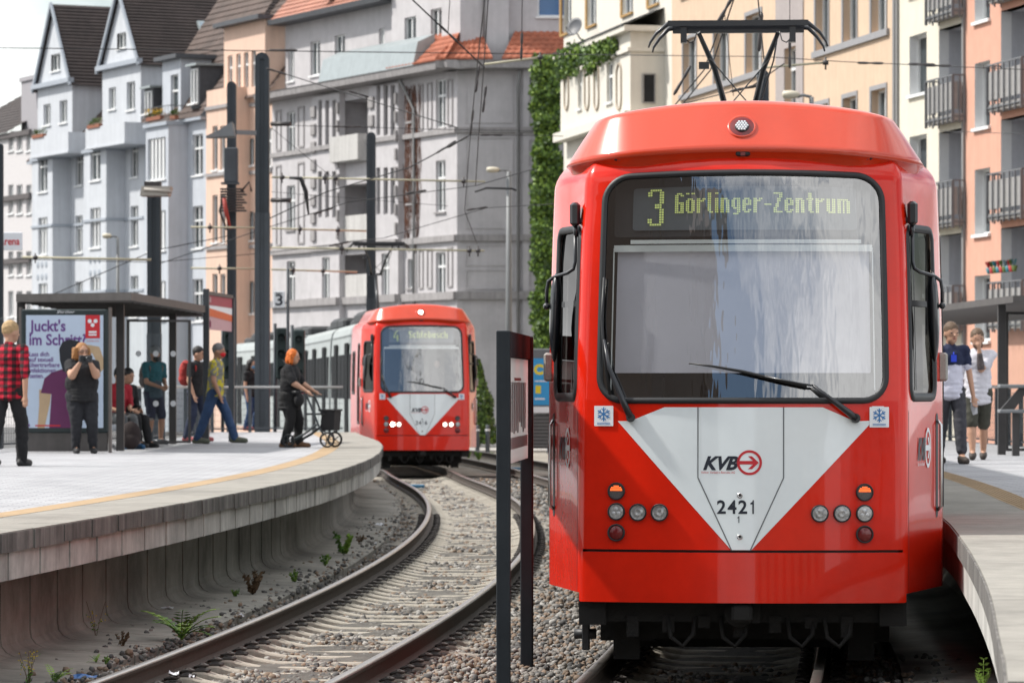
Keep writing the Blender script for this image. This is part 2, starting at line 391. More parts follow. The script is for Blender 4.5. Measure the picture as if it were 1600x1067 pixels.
def make_tram(loc, rz, label, route, dest, number, blind, heads, group, sub=None):
    root = empty('tram', loc, rz, label, 'tram', group)
    # ---- body shell with openings
    WSO = rrect(-.972, .972, 1.785, 3.335, (.17, .17, .19, .19), 8)
    SWL = [rrect(s*1.585-.375, s*1.585+.375, 1.80, 2.98, .11, 5) for s in (-1, 1)]
    SWD = [rrect(s*2.72-.26, s*2.72+.26, 1.05, 2.93, .07, 4) for s in (-1, 1)]
    SD2 = [rrect(s*4.35-.4, s*4.35+.4, 1.75, 2.75, .08, 4) for s in (-1, 1)]
    zb = .50
    outer = [(-5.3, zb), (-1.115, zb), (-1.085, .792), (1.085, .792), (1.115, zb), (5.3, zb), (5.3, 3.4999), (-5.3, 3.4999)]
    mb = MB(); tpoly(mb, outer, [WSO]+SWL+SWD+SD2)
    # top of the shell
    top = [TS(a, 3.4999) for a in np.linspace(-5.3, 5.3, 91)]
    mb.add([(*p[:2], p[2]) for p in top], [tuple(range(91))], False)
    shell = mb.build('body', RED, root)
    mb = MB(); tpoly(mb, rrect(-1.105, 1.105, .44, .775, .012, 2), o=.012)
    ed = [(-1.105, .44), (-1.105, .775), (1.105, .775), (1.105, .44)]
    mb.loft([[TS(a, .775, .012) for a in np.linspace(-1.105, 1.105, 40)], [TS(a, .775, -.06) for a in np.linspace(-1.105, 1.105, 40)]], closed=False)
    mb.build('bumper', RED, root)
    mb = MB()
    mb.loft([[TS(a, .80, -.03) for a in np.linspace(-1.12, 1.12, 40)], [TS(a, .74, -.03) for a in np.linspace(-1.12, 1.12, 40)]], closed=False)
    mb.build('bumper_gap', BLK, root)
    # ---- windscreen
    g = MB(); tpoly(g, rrect(-.955, .955, 1.80, 3.32, (.155, .155, .175, .175), 8), o=-.008)
    ws = g.build('windscreen', WS, root)
    mb = MB(); tring(mb, rrect(-.990, .990, 1.768, 3.352, (.18, .18, .20, .20), 9), .042, .014); mb.build('window_seal', BLK, ws)
    # white wedge
    mb = MB(); tpoly(mb, [(-.84, 1.652), (-.755, 1.652), (-.52, 1.745), (.54, 1.745), (.755, 1.652), (.862, 1.655), (.865, 1.64), (.062, .793), (-.070, .793)], o=.003)
    wedge = mb.build('white_wedge', WHT, root)
    mb = MB()
    for s in (-1, 1):
        pts = [(s*.286-.008, 1.745), (s*.286-.008, 1.275), (s*.062-.006, .79)]
        for (p, q) in zip(pts[:-1], pts[1:]):
            d = Vector((q[0]-p[0], q[1]-p[1])).normalized(); n_ = (-d.y*.0038, d.x*.0038)
            for k in range(4):
                t0, t1 = k/4, (k+1)/4; A = (p[0]+(q[0]-p[0])*t0, p[1]+(q[1]-p[1])*t0); B = (p[0]+(q[0]-p[0])*t1, p[1]+(q[1]-p[1])*t1)
                mb.add([TS(A[0]-n_[0], A[1]-n_[1], .005), TS(B[0]-n_[0], B[1]-n_[1], .005), TS(B[0]+n_[0], B[1]+n_[1], .005), TS(A[0]+n_[0], A[1]+n_[1], .005)], [(0, 1, 2, 3)])
    mb.build('groove', GROOVE, wedge)
    for zc in (1.157, .880):
        mb = MB(); c0 = TS(-.013, zc, .004); mb.lathe([(.019, 0), (.019, -.004), (.010, -.006), (.010, 0)], c0, 16, 'y'); mb.mi = 1
        mb.lathe([(.010, -.003), (.0001, -.003)], c0, 12, 'y'); mb.build('bolt', [CHR, BLK], wedge)
    kvb(wedge, -.262, 1.330, .088)
    mb = MB(); ONE = [(.34, 0), (.50, 0), (.50, 1.0), (.38, 1.0), (.33, .86), (.14, .80), (.14, .68), (.34, .70)]
    def digit(ch, a, z, hgt, wid):
        if ch == '1': v, f = poly2([(p[0]*wid, p[1]*hgt) for p in ONE])
        else:
            v, f = text_mesh(ch, hgt*1.4, bold=hgt*.032); x0 = min(p[0] for p in v); w_ = max(p[0] for p in v)-x0; z0 = min(p[1] for p in v); h_ = max(p[1] for p in v)-z0; v = [((p[0]-x0)/w_*wid*.90, (p[1]-z0)/h_*hgt) for p in v]
        mb.add([TS(a+x, z+y, .006) for x, y in v], f)
    for i_, ch in enumerate(number): digit(ch, -.166+i_*.071, 1.034, .092, .066)
    digit('1', -.035, .974, .046, .036); mb.build('fleet_number', NAVY, wedge)
    for s in (-1, 1): kvb(root, -1.80 if s < 0 else 1.42, 1.39, .145, flip=s < 0, squeeze=.60)
    # snowflake stickers
    for cx, cz in ((-.936, 1.686), (.921, 1.679)):
        mb = MB(); tpoly(mb, rrect(cx-.066, cx+.066, cz-.068, cz+.068, .003, 1), o=.007, cuts=False)
        mb.mi = 1
        for k in range(6):
            a = R(60*k+30); d = Vector((math.cos(a), math.sin(a))); n_ = Vector((-d.y, d.x))
            def seg(p, q, wd=.0042):
                e = (q-p).normalized(); m_ = Vector((-e.y, e.x))*wd
                mb.add([TS(cx+u.x, cz+.012+u.y, .009) for u in (p-m_, q-m_, q+m_, p+m_)], [(0, 1, 2, 3)])
            seg(Vector((0, 0)), d*.047); seg(d*.024, d*.038+n_*.015, .003); seg(d*.024, d*.038-n_*.015, .003)
        for zz in (-.048, -.057): mb.add([TS(cx+x, cz+zz+z, .009) for x, z in ((-.045, 0), (.045, 0), (.045, .004), (-.045, .004))], [(0, 1, 2, 3)])
        mb.build('sticker', [WPRT, BPRT], root)
        tab = MB(); s = 1 if cx > 0 else -1
        tpoly(tab, rrect(min(s*.87, s*.955), max(s*.87, s*.955), 1.70, 1.752, .004, 1), o=.0045, cuts=False); tab.build('white_tab', WHT, root)
    # ---- seams between the nose panels
    for a_, z0_, z1_ in ((-1.16, .50, 1.72), (1.16, .50, 1.72), (-2.24, .52, 3.3), (2.24, .52, 3.3), (-3.15, .52, 3.2), (3.15, .52, 3.2)):
        mb = MB(); zz_ = np.linspace(z0_, z1_, 14); mb.loft([[TS(a_-.004, z_, .002) for z_ in zz_], [TS(a_+.004, z_, .002) for z_ in zz_]], closed=False); mb.build('panel_seam', M('dark_red_seam', (.10, .006, .004), .6, var=0), root)
    # ---- lamps
    def lamp(px, py, kind, on=0):
        a, z = pz(px, py); c = Vector(TS(a, z, .014)); x, y, nx, ny = plan(a); ang = math.atan2(nx, -ny)
        h = MB(); h.T = Matrix.Translation(c) @ Matrix.Rotation(ang, 4, 'Z')
        h.lathe([(.059, .01), (.059, -.008), (.050, -.010), (.049, .0), (.047, .012)], (0, 0, 0), 28, 'y')
        ho = h.build('lamp', BLK, root)
        b = MB(); b.T = h.T
        if kind == 'head':
            b.lathe([(.049, -.002), (.040, .010), (.028, .004), (.024, -.004), (.018, -.005), (.010, .004), (.0001, .006)], (0, 0, 0), 28, 'y')
            b.build('reflector', (LAMP if px < 1000 else M('dim_lamp_lit', (1, .93, .8), .5, var=0, emit=2.2)) if on else REFL, ho)
        elif kind == 'side':
            b.lathe([(.049, -.003), (.0001, -.003)], (0, 0, 0), 28, 'y'); b.mi = 1
            for k in range(3): b.lathe([(.013, -.004), (.008, -.009), (.0001, -.010)], (.020*math.cos(R(90+120*k)), 0, .020*math.sin(R(90+120*k))), 12, 'y')
            b.build('reflector', [REFL, WPRT], ho)
        elif kind == 'amber':
            b.lathe([(.049, -.002), (.0001, -.002)], (0, 0, 0), 28, 'y'); b.mi = 1
            for r_ in range(4):
                zz = .006+r_*.0095; wd = (.042, .040, .034, .018)[r_]
                n_ = max(2, int(wd*2/.008))
                for k in range(n_): xx = -wd+2*wd*(k+.5)/n_; b.box(xx-.0028, xx+.0028, -.006, -.0025, zz-.003, zz+.003)
            b.build('reflector', [AMBO, AMB if heads != 2 else AMBO], ho)
        else:
            b.lathe([(.049, -.001), (.044, -.006), (.0001, -.009)], (0, 0, 0), 28, 'y'); b.box(-.001, .001, -.0095, -.0085, -.045, .045); b.build('reflector', REDL, ho)
        if kind in ('head', 'side'):
            q = MB(); q.T = h.T; q.lathe([(.050, -.010), (.03, -.015), (.0001, -.017)], (0, 0, 0), 28, 'y'); q.build('lens', LENS, ho)
    for px, py, kd, on in ((961, 768, 'amber', 0), (961, 800, 'side', 0), (995.5, 801, 'head', 1), (1030, 801, 'head', 1), (961, 833, 'red', 0),
                           (1351, 769, 'amber', 0), (1351, 802, 'side', 0), (1315.5, 802, 'head', 1), (1280.5, 802, 'head', 1), (1351, 834.5, 'red', 0)):
        lamp(px, py, kd, on and heads == 2)
    # ---- side cab windows, door
    for s in (-1, 1):
        for path, nm in ((rrect(s*1.585-.395, s*1.585+.395, 1.78, 3.0, .125, 6), 'cab_window'), (rrect(s*2.72-.28, s*2.72+.28, 1.03, 2.95, .08, 4), 'door_window'), (rrect(s*4.35-.42, s*4.35+.42, 1.73, 2.77, .09, 4), 'side_window')):
            xs = [p[0] for p in path]; zs = [p[1] for p in path]
            g = MB(); tpoly(g, rrect(min(xs)+.02, max(xs)-.02, min(zs)+.02, max(zs)-.02, .09, 4), o=-.012, cuts=False)
            if nm == 'cab_window':
                pass
            go = g.build(nm, SG, root)
            q = MB(); tring(q, path, .06, .014); q.build('window_seal', BLK, go)
            if nm == 'cab_window':
                q = MB(); q.add([TS(a, z, -.008) for a, z in ((s*1.585-.33, 2.47), (s*1.585+.33, 2.47), (s*1.585+.33, 2.43), (s*1.585-.33, 2.43))], [(0, 1, 2, 3)]); 
                q.add([TS(a, z, -.006) for a, z in ((s*1.42-.012, 1.86), (s*1.42+.012, 1.86), (s*1.42+.012, 2.93), (s*1.42-.012, 2.93))], [(0, 1, 2, 3)]); q.build('sash_bar', BLK, go)
        # recessed grab handle on the taper and chrome bar
        if s < 0 or 1:
            q = MB(); tpoly(q, rrect(s*2.02-.035, s*2.02+.035, .98, 1.70, .034, 5), o=.002, cuts=False); rec = q.build('handle_recess', BLK, root)
            q = MB(); q.tube([TS(s*2.02, 1.03, .004), TS(s*2.02, 1.06, .03), TS(s*2.02, 1.62, .03), TS(s*2.02, 1.65, .004)], .012, 8); q.build('grab_handle', CHR, rec)
        # marker lamp on the cab side
        c0 = TS(s*2.16, 2.02, .012); q = MB(); q.bbox(c0[0]-.035, c0[0]+.035, c0[1]-.04, c0[1]+.05, c0[2]-.10, c0[2]+.10, .015); q.build('marker_lamp', M('ribbed_grey_lens', (.35, .34, .31), .35, var=.3, scale=80), root)
        # camera box, arm and mirror
        b0 = Vector(TS(s*1.22, 3.08, .045)); q = MB(); q.bbox(b0.x-.035, b0.x+.035, b0.y-.05, b0.y+.04, b0.z-.085, b0.z+.075, .018)
        q.cyl((b0.x, b0.y, b0.z-.085), (b0.x+s*-.005, b0.y, b0.z-.16), .016); q.cyl((b0.x-s*.03, b0.y+.02, b0.z-.06), tuple(TS(s*1.2, 3.03, 0)), .015)
        arm = q.build('mirror_bracket', BLKP, root)
        q = MB(); q.tube([(b0.x, b0.y, b0.z-.12), (b0.x, b0.y-.01, b0.z-.33), (b0.x+s*.012, b0.y-.02, b0.z-.38), (b0.x+s*.05, b0.y-.03, b0.z-.405), (b0.x+s*.155, b0.y+.12, b0.z-.43), (b0.x+s*.195, b0.y+.15, b0.z-.46), (b0.x+s*.205, b0.y+.15, b0.z-.52), (b0.x+s*.205, b0.y+.15, b0.z-.64)], .0125, 10)
        q.ell((b0.x+s*.205, b0.y+.12, b0.z-.63), (.024, .03, .024)); q.build('mirror_arm', BLKP, arm)
        q = MB(); rings = []
        for t, k in ((-.33, .12), (-.30, .4), (-.22, .74), (-.1, .97), (0, 1), (.1, .97), (.2, .85), (.27, .55), (.295, .18)):
            cxm = b0.x+s*(.145+.0*t); rings.append([(cxm+.042*k*math.cos(u)-s*.03*t, b0.y+.15+.11*k*math.sin(u), b0.z-.69+t*.98) for u in np.linspace(0, 2*math.pi, 17)[:-1]])
        q.loft(rings, caps=True, smooth=True); q.build('mirror_housing', BLKP, arm)
    # ---- roof cowl
    mb = MB(); rings = []
    def cow(a, t, top):
        s = 1 if a >= 0 else -1; aa = abs(a); fw = 0.62; rc = .62; z0 = 3.475
        if aa < fw: x, y = aa, .03*aa*aa; nx, ny = .06*aa, -1
        elif aa < fw+rc*1.45:
            th = (aa-fw)/rc; x = fw+rc*math.sin(th); y = .012+rc*(1-math.cos(th)); nx, ny = math.sin(th), -math.cos(th)
        else: x = fw+rc*.993; y = .012+rc*.88+(aa-fw-rc*1.45); nx, ny = 1, 0
        x -= nx*(t*.17+.05*t*t); y -= ny*t*.26*abs(ny); h = z0-.07*min(1, x/1.17)**2+.355*t-.055*(x/1.1)**2*t
        return (s*x, y+.36, h)
    AS = list(np.linspace(-4.6, 4.6, 101))
    rings.append([(p[0]*.965, p[1]+.05, p[2]-.09) for p in [cow(a, 0, 0) for a in AS]]); rings.append([(p[0]*.985, p[1]+.015, p[2]-.004) for p in [cow(a, 0, 0) for a in AS]])
    for t in (0, .15, .3, .45, .6, .75, .88, .95): rings.append([cow(a, t, 0) for a in AS])
    for t, d in ((1.0, .02), (1.03, .05), (1.04, .10)):
        rings.append([(p[0]*(1-d), p[1]+d*.9, p[2]) for p in [cow(a, t, 0) for a in AS]])
    mb.loft(rings, closed=False, smooth=True)
    mb.add(rings[-1], [tuple(range(101))], True)
    mb.build('roof_cowl', REDC, root)
    mb = MB(); cr_ = [cow(a, 0, 0) for a in AS]; mb.loft([[(p[0]*.985, p[1]+.012, p[2]-.002) for p in cr_], [(p[0]*.985, p[1]+.012, p[2]-.010) for p in cr_]], closed=False)
    lz = 3.650; ly = cow(0, (lz-3.475)/.355, 0)[1]; TILT = lambda dy: Matrix.Translation((-.008, ly+dy, lz)) @ Matrix.Rotation(-math.atan(.26/.355), 4, 'X')
    mb = MB(); mb.T = TILT(-.004); mb.lathe([(.102, .012), (.096, -.008), (.084, -.006), (.074, .0)], (0, 0, 0), 36, 'y'); lp = mb.build('top_lamp', REDC, root)
    mb = MB(); mb.T = TILT(-.012); mb.lathe([(.082, .0), (.066, -.004), (.0001, -.006)], (0, 0, 0), 36, 'y'); mb.build('lamp_ring', REDL, lp)
    mb = MB(); mb.T = TILT(-.018); mb.lathe([(.049, .0), (.045, -.012), (.0001, -.013)], (0, 0, 0), 24, 'y'); mb.mi = 1
    for i in range(-2, 3):
        for j in range(-2, 3):
            x_, z_ = (i+.5*(j % 2))*.019, j*.0165
            if x_*x_+z_*z_ < .0015: mb.lathe([(.0085, -.013), (.005, -.019), (.0001, -.020)], (x_, 0, z_), 8, 'y')
    mb.build('led_cluster', [BLK if heads != 2 else LAMP, WPRT if heads != 2 else LAMP], lp)
    for x_ in (-.83, 0, .83):
        p = TS(x_, 3.44, .02); zc_ = 3.44-.05*(x_/1.1)**2; mb = MB(); mb.bbox(x_-.05, x_+.05, p[1]-.01, p[1]+.09, zc_, zc_+.048, .012)
        mb.mi = 1; mb.box(x_-.016, x_+.016, p[1]-.014, p[1]-.008, zc_+.006, zc_+.03); mb.build('cowl_catch', [BLK, REDL], root)
    # ---- wipers
    q = MB(); pv = Vector(TS(-.745, 1.675, .03))
    q.cyl(tuple(pv+Vector((0, .03, 0))), tuple(pv-Vector((0, .02, 0))), .03); q.tube([tuple(pv), TS(-.80, 1.80, .05), TS(-.895, 2.02, .05), TS(-.93, 2.2, .05)], [.026, .021, .014, .009], 8); q.build('wiper_arm', BLKP, root)
    q = MB(); q.tube([TS(-.885, 1.83, .035), TS(-.935, 2.1, .03), TS(-.955, 2.35, .03), TS(-.945, 2.62, .03)], .011, 6); q.build('wiper_blade', BLK, root)
    q = MB(); pv = Vector(TS(.757, 1.672, .03)); q.cyl(tuple(pv+Vector((0, .03, 0))), tuple(pv-Vector((0, .02, 0))), .032)
    q.tube([tuple(pv), TS(.70, 1.715, .05), TS(.60, 1.79, .05), TS(.47, 1.89, .055)], [.027, .023, .018, .011], 8)
    q.tube([TS(.47, 1.89, .055), TS(.40, 1.90, .06), TS(.15, 1.95, .045)], .008, 6); q.build('wiper_arm', BLKP, root)
    q = MB(); q.tube([TS(.43, 1.885, .035), TS(.25, 1.925, .035), TS(0, 1.985, .035), TS(-.20, 2.02, .03), TS(-.355, 2.038, .025)], [.011, .013, .012, .009, .006], 6); q.build('wiper_blade', BLK, root)
    # ---- inside the cab
    q = MB(); q.box(-1.10, 1.10, 2.3, 2.34, .9, 3.34); q.box(-1.05, 1.05, .3, 2.2, .85, .88); q.box(-.92, .92, .50, 2.3, 3.345, 3.37)
    q.box(-.9, .9, .30, .62, .9, 1.74); q.box(-.95, -.55, .55, .9, .9, 1.95); cab = q.build('cab_interior', INT, root)
    q = MB(); tpoly(q, rrect(-.93, .93, 2.90, 3.325, .02, 2), o=-.14); dsp = q.build('display_box', BLK, root)
    q = MB(); tpoly(q, rrect(-.79, .81, 2.945, 3.245, .02, 2), o=-.12); q.build('display_face', DISP, dsp)
    q = MB()
    led_word(q, route, -.672, 3.225, .0155, .118, -.10, pz_=.0172)
    if dest[0] == 'G': led_word(q, dest, -.478, 3.195, .0128, 1.245, -.10)
    else: led_word(q, dest, -.30, 3.205, .0150, .96, -.10)
    q.build('led_text', LED, dsp)
    q = MB()
    [q.bar(TS(x_, 2.862, -.035), TS(x_+.1, 2.862, -.035), .02, .026) for x_ in np.arange(-.78, .8, .1)]; [q.bar(TS(x_, 2.818, -.05), TS(x_+.1, 2.818, -.05), .02, .045) for x_ in np.arange(-.90, .85, .1)]
    for s in (-1, 1): q.bar(TS(s*.905, 2.82, -.06), TS(s*.905, 1.86, -.06), .008, .008)
    bl = q.build('blind_rail', BARG, root)
    if blind:
        q = MB(); tpoly(q, rrect(-.885, .885, 1.975, 2.81, .005, 1), o=-.09); q.build('blind_cloth', BLIND, bl)
    else:
        q = MB(); q.ell((.42, .9, 2.05), (.22, .14, .30)); q.ell((.42, .85, 2.42), (.09, .10, .12)); q.mi = 1; q.ell((.40, .76, 2.44), (.07, .04, .09)); q.mi = 0
        q.tube([(.22, .9, 2.2), (.12, .65, 1.95), (.22, .45, 1.85)], .045, 8); q.build('driver', [M('driver_jacket', (.03, .03, .035), .9), M('skin_inside', (.30, .19, .14), .6)], cab)
    # ---- underframe
    q = MB(); q.box(-1.02, 1.02, .22, .42, .30, .47); q.box(-.98, 1.0, .30, 3.9, .36, .58); q.box(-1.10, -.92, .16, .32, .28, .45); q.box(.92, 1.10, .16, .32, .28, .45)
    q.box(-.86, .86, 2.6, 2.75, .10, .40); q.box(-.9, .9, 1.3, 1.36, .06, .32); q.box(-1.0, -.62, 1.0, 1.8, .12, .5); q.box(.62, 1.0, 1.0, 1.8, .12, .5)
    q.cyl((.0, -.02+.25, .38), (0, 1.4, .38), .06); q.box(-.12, .12, .12, .30, .30, .46); q.box(-.95, .95, 3.9, 12.5, .28, .6)
    for s in (-1, 1): q.box(s*.80-.09, s*.80+.09, .60, .68, .02, .34)
    q.box(-.84, .84, .62, .66, .16, .28)
    for k in range(7): q.box(-.78+k*.24, -.70+k*.24, .20, .30, .20+.03*(k % 3), .34)
    for x_ in (-.5, -.15, .3, .55): q.tube([(x_, .21, .33), (x_+.02, .17, .20), (x_+.10, .16, .14), (x_+.17, .19, .22), (x_+.18, .22, .33)], .016, 6)
    q.lathe([(.10, 0), (.10, -.02), (.07, -.03), (.001, -.03)], (-.02, .12, .37), 16, 'y'); q.bbox(-.07, .07, -.02, .12, .31, .43, .02)
    q.build('underframe', DARK, root)
    q = MB(); q.bbox(-1.095, -1.045, .42, .52, .09, .52, .006); q.cyl((-1.15, .47, .20), (-1.0, .47, .20), .035); q.build('sand_pipe', BLK, root)
    for yb in (2.3, 4.2):
        for s in (-1, 1):
            q = MB(); q.lathe([(.08, -.09), (.2, -.06), (.31, -.055), (.34, -.06), (.345, .02), (.375, .03), (.375, .055), (.3, .05), (.08, .05)] if s > 0 else [(.08, .09), (.2, .06), (.31, .055), (.34, .06), (.345, -.02), (.375, -.03), (.375, -.055), (.3, -.05), (.08, -.05)], (s*.76, yb, .372), 28, 'x')
            q.build('wheel', DARK, root)
    # ---- rest of the train: carriages follow the curve
    return root
def carriage(root, fn_local, y0, y1, red_to=None):
    """one body section between two joints given in the tram's own frame; windows and doors on its sides"""
    p0, p1 = fn_local(y0), fn_local(y1); Lc = math.hypot(p1[0]-p0[0], p1[1]-p0[1]); rz = -math.atan2(p1[0]-p0[0], p1[1]-p0[1])
    prof = [(-1.33, .55), (-1.34, 1.2), (-1.34, 1.9), (-1.325, 2.6), (-1.29, 3.2), (-1.24, 3.36), (-1.12, 3.47), (-.9, 3.52), (.9, 3.52), (1.12, 3.47), (1.24, 3.36), (1.29, 3.2), (1.325, 2.6), (1.34, 1.9), (1.34, 1.2), (1.33, .55)]
    mb = MB(); mb.prism(prof, .35, Lc-.35); mb.mi = 1; mb.box(-1.05, 1.05, 0, .36, .7, 3.35)
    c = mb.build('carriage', [GRYT, BLK], root); c.location = (p0[0], p0[1], 0); c.rotation_euler = (0, 0, rz)
    ds = [2.6, 7.2, 11.4]; x = 0
    for s in (-1, 1):
        for d in ds:
            if d+1.4 > Lc: continue
            q = MB(); q.box(s*1.345-.012, s*1.345+.012, d-.68, d+.68, .62, 3.0)
            q.mi = 1
            for e in (-.34, .34): q.box(s*1.345-.017, s*1.345+.017, d+e-.27, d+e+.27, .95, 2.85)
            q.build('door', [M('door_black', (.012, .013, .014), .7, spec=.08), M('dark_window_glass', (.014, .016, .018), .6, var=.3, scale=1.5, spec=.05)], c)
        for a, b in ((.7, 1.7), (3.5, 4.8), (4.95, 6.3), (8.1, 9.2), (9.35, 10.5), (12.3, 13.2)):
            if b > Lc-.5: continue
            q = MB(); q.box(s*1.338-.014, s*1.338+.014, a, b, 1.62, 2.72); q.build('side_window', M('dark_window_glass', 0), c)
        q = MB(); q.box(s*1.30-.006, s*1.30+.03, .6, Lc-.6, 3.16, 3.20); q.build('gutter', M('gutter_grey', (.2, .22, .22)), c)
    q = MB()
    q.bbox(-.85, .85, 2.0, 4.4, 3.5, 3.80, .08); q.bbox(-.8, .8, 5.2, 8.4, 3.5, 3.86, .1); q.bbox(-.7, .7, 9.2, 11.6, 3.5, 3.72, .06)
    q.build('roof_equipment', M('roof_equipment_dark', (.03, .033, .036), .7, var=.3), c)
    return c
def pantograph(root, x0, y0, zt, zlow):
    q = MB(); q.T = Matrix.Translation((x0*(1-.86), 0, 0)) @ Matrix.Diagonal((.86, 1, 1, 1))
    q.bar((x0-.8, y0-.08, zt-.015), (x0+.8, y0-.08, zt-.015), .05, .055); q.bar((x0-.75, y0+.12, zt-.06), (x0+.75, y0+.12, zt-.06), .05, .07)
    for s in (-1, 1):
        for dy in (-.08, .12):
            z_ = zt-.01 if dy < 0 else zt-.04
            q.tube([(x0+s*.72, y0+dy, z_), (x0+s*.80, y0+dy, z_-.01), (x0+s*(.93 if dy < 0 else .90), y0+dy, z_-.10), (x0+s*(1.0 if dy < 0 else .97), y0+dy, z_-.19), (x0+s*(1.02 if dy < 0 else .985), y0+dy, z_-.24)], [.026, .024, .018, .013, .009], 8)
        q.box(x0+s*.62-.035, x0+s*.62+.035, y0-.06, y0+.06, zt-.20, zt-.04)
        q.tube([(x0+s*.60, y0, zt-.16), (x0+s*.55, y0, zt-.20), (x0+s*.50, y0, zt-.18), (x0+s*.47, y0, zt-.09)], .007, 6)
    T_ = q.T; hd = q.build('pantograph_head', BLKP, root)
    q = MB(); q.T = T_; zl = zlow+.05; zk = zt-.83
    for s in (-1, 1): q.tube([(x0+s*.46, y0+.1, zt-.08), (x0+s*.28, y0+.5, (zt+zk)/2), (x0+s*.15, y0+1.0, zk)], [.024, .034, .038], 10)
    q.bar((x0-.2, y0+1.0, zk), (x0+.2, y0+1.0, zk), .06, .06); q.tube([(x0, y0+1.0, zk), (x0, y0+.1, zlow+.15)], .05, 10)
    q.tube([(x0+.44, y0+.1, zt-.16), (x0+.40, y0+.3, zt-.35), (x0+.22, y0+.8, zk+.05)], .010, 6)
    q.tube([(x0-.33, y0+.3, zt-.33), (x0+.14, y0+.9, zk+.06)], .007, 6); q.tube([(x0+.36, y0+.3, zt-.33), (x0-.14, y0+.9, zk+.06)], .007, 6)
    q.box(x0-.46, x0-.34, y0+.3, y0+.34, zt-.43, zt-.36)
    q.build('pantograph_arm', BLKP, root)
    q = MB(); q.box(x0-.6, x0+.6, y0-.4, y0+.9, zlow+.02, zlow+.10)
    for s in (-1, 1):
        for yy in (-.3, .8): q.lathe([(.05, -.12), (.07, -.09), (.05, -.06), (.07, -.03), (.05, .02)], (x0+s*.5, y0+yy, zlow), 12)
    q.build('pantograph_base', BLKP, root)
GT = 'trams of the city line'
f1 = (1.535, 25.9); h1 = math.atan(.078)
tram1 = make_tram((*f1, 0), -h1, 'large red tram with white wedge front, number 2421, route 3, at the right platform', '3', 'Görlinger-Zentrum', '2421', True, 1, GT)
def local_of(front, h, fn):
    def g(yl):
        Y = front[1]+yl*math.cos(h); X = fn(Y) if yl > 12 else front[0]+yl*math.sin(h)
        dx, dy = X-front[0], Y-front[1]; c, s = math.cos(h), math.sin(h)
        return (dx*c-dy*s, dx*s+dy*c)
    return g
g1 = local_of(f1, h1, xr)
carriage(tram1, g1, 4.0, 13.5); carriage(tram1, g1, 13.5, 27.5)
pp = g1(12.2); pantograph(tram1, pp[0]+.02, pp[1], 5.46, 3.75)
f2 = (-2.07, 90.0); h2 = -math.atan(.112)
tram2 = make_tram((*f2, 0), -h2, 'smaller red and grey tram with lit headlights, number 2416, route 4, in the curve', '4', 'Schlebusch', '2416', False, 2, GT)
g2 = local_of(f2, h2, xl)
for a, b in ((4.0, 14), (14, 28), (28.8, 42), (42, 56)): carriage(tram2, g2, a, b)
pp = g2(14.5); pantograph(tram2, pp[0], pp[1], 5.80, 3.75)
# ================================================================ ground, tracks, platforms
ASPH = M('asphalt', (.11, .11, .11), .9, var=.25, scale=3, bump=.4, bscale=60, dirt=.2)
BALB = M('ballast_fines', (.13, .12, .105), .95, var=.45, scale=14, bump=.9, bscale=40, dirt=.3)
STONE = [M('ballast_stone_grey', (.22, .205, .185), .9, var=.35, scale=22, dirt=.2), M('ballast_stone_brown', (.22, .16, .115), .9, var=.35, scale=22, dirt=.2),
         M('ballast_stone_pale', (.36, .345, .32), .9, var=.3, scale=22), M('ballast_stone_dark', (.10, .098, .095), .9, var=.35, scale=22)]
CONC = M('sleeper_concrete', (.34, .31, .26), .9, var=.3, scale=9, bump=.35, bscale=70, dirt=.4)
RUST = M('rail_rust', (.062, .048, .038), .8, var=.3, scale=18, bump=.3)
SHINE = M('rail_head_steel', (.30, .27, .245), .30, .85, var=.25, scale=5)
IRON = M('clip_iron', (.045, .038, .034), .7, var=.4, scale=40)
COPT = M('coping_concrete', (.27, .255, .225), .9, var=.18, scale=7, bump=.25, bscale=90, dirt=.22)
COPD = M('stained_coping_face', (.19, .18, .168), .9, var=.35, scale=4, streak=.55, bump=.4, bscale=40)
FASC = M('fascia_concrete', (.50, .49, .46), .88, var=.2, scale=4, streak=.2, dirt=.35)
WALLC = M('platform_wall_concrete', (.26, .25, .22), .9, var=.22, scale=3, streak=.1, dirt=.4, bump=.2)
TACT = M('tactile_yellow_paving', (.36, .25, .14), .9, var=.2, scale=9, dirt=.15)
def paving(name, c1, c2, mortar, bw, bh, ms=.012, rot=0):
    m = M(name, c1, .88, var=0); t = m.node_tree; b = t.nodes['Principled BSDF']; l = t.links.new
    tc = _n(t, 'ShaderNodeTexCoord'); mp_ = _n(t, 'ShaderNodeMapping'); mp_.inputs['Rotation'].default_value = (0, 0, rot)
    br = _n(t, 'ShaderNodeTexBrick', i_Scale=1.0, i_Mortar_Size=ms, i_Bias=0.0, i_Brick_Width=bw, i_Row_Height=bh)
    br.inputs['Color1'].default_value = (*c1, 1); br.inputs['Color2'].default_value = (*c2, 1); br.inputs['Mortar'].default_value = (*mortar, 1)
    l(tc.outputs['Object'], mp_.inputs[0]); l(mp_.outputs[0], br.inputs['Vector'])
    n = _n(t, 'ShaderNodeTexNoise', i_Scale=.8, i_Detail=8, i_Roughness=.7); l(tc.outputs['Object'], n.inputs['Vector'])
    r = _n(t, 'ShaderNodeMapRange', i_From_Min=.35, i_From_Max=.65, i_To_Min=.82, i_To_Max=1.1); l(n.outputs[0], r.inputs[0])
    k = _n(t, 'ShaderNodeCombineColor'); [l(r.outputs[0], k.inputs[i]) for i in range(3)]
    mxx = _n(t, 'ShaderNodeMix', data_type='RGBA', blend_type='MULTIPLY'); mxx.inputs[0].default_value = 1
    l(br.outputs[0], mxx.inputs[6]); l(k.outputs[0], mxx.inputs[7]); l(mxx.outputs[2], b.inputs['Base Color']); return m
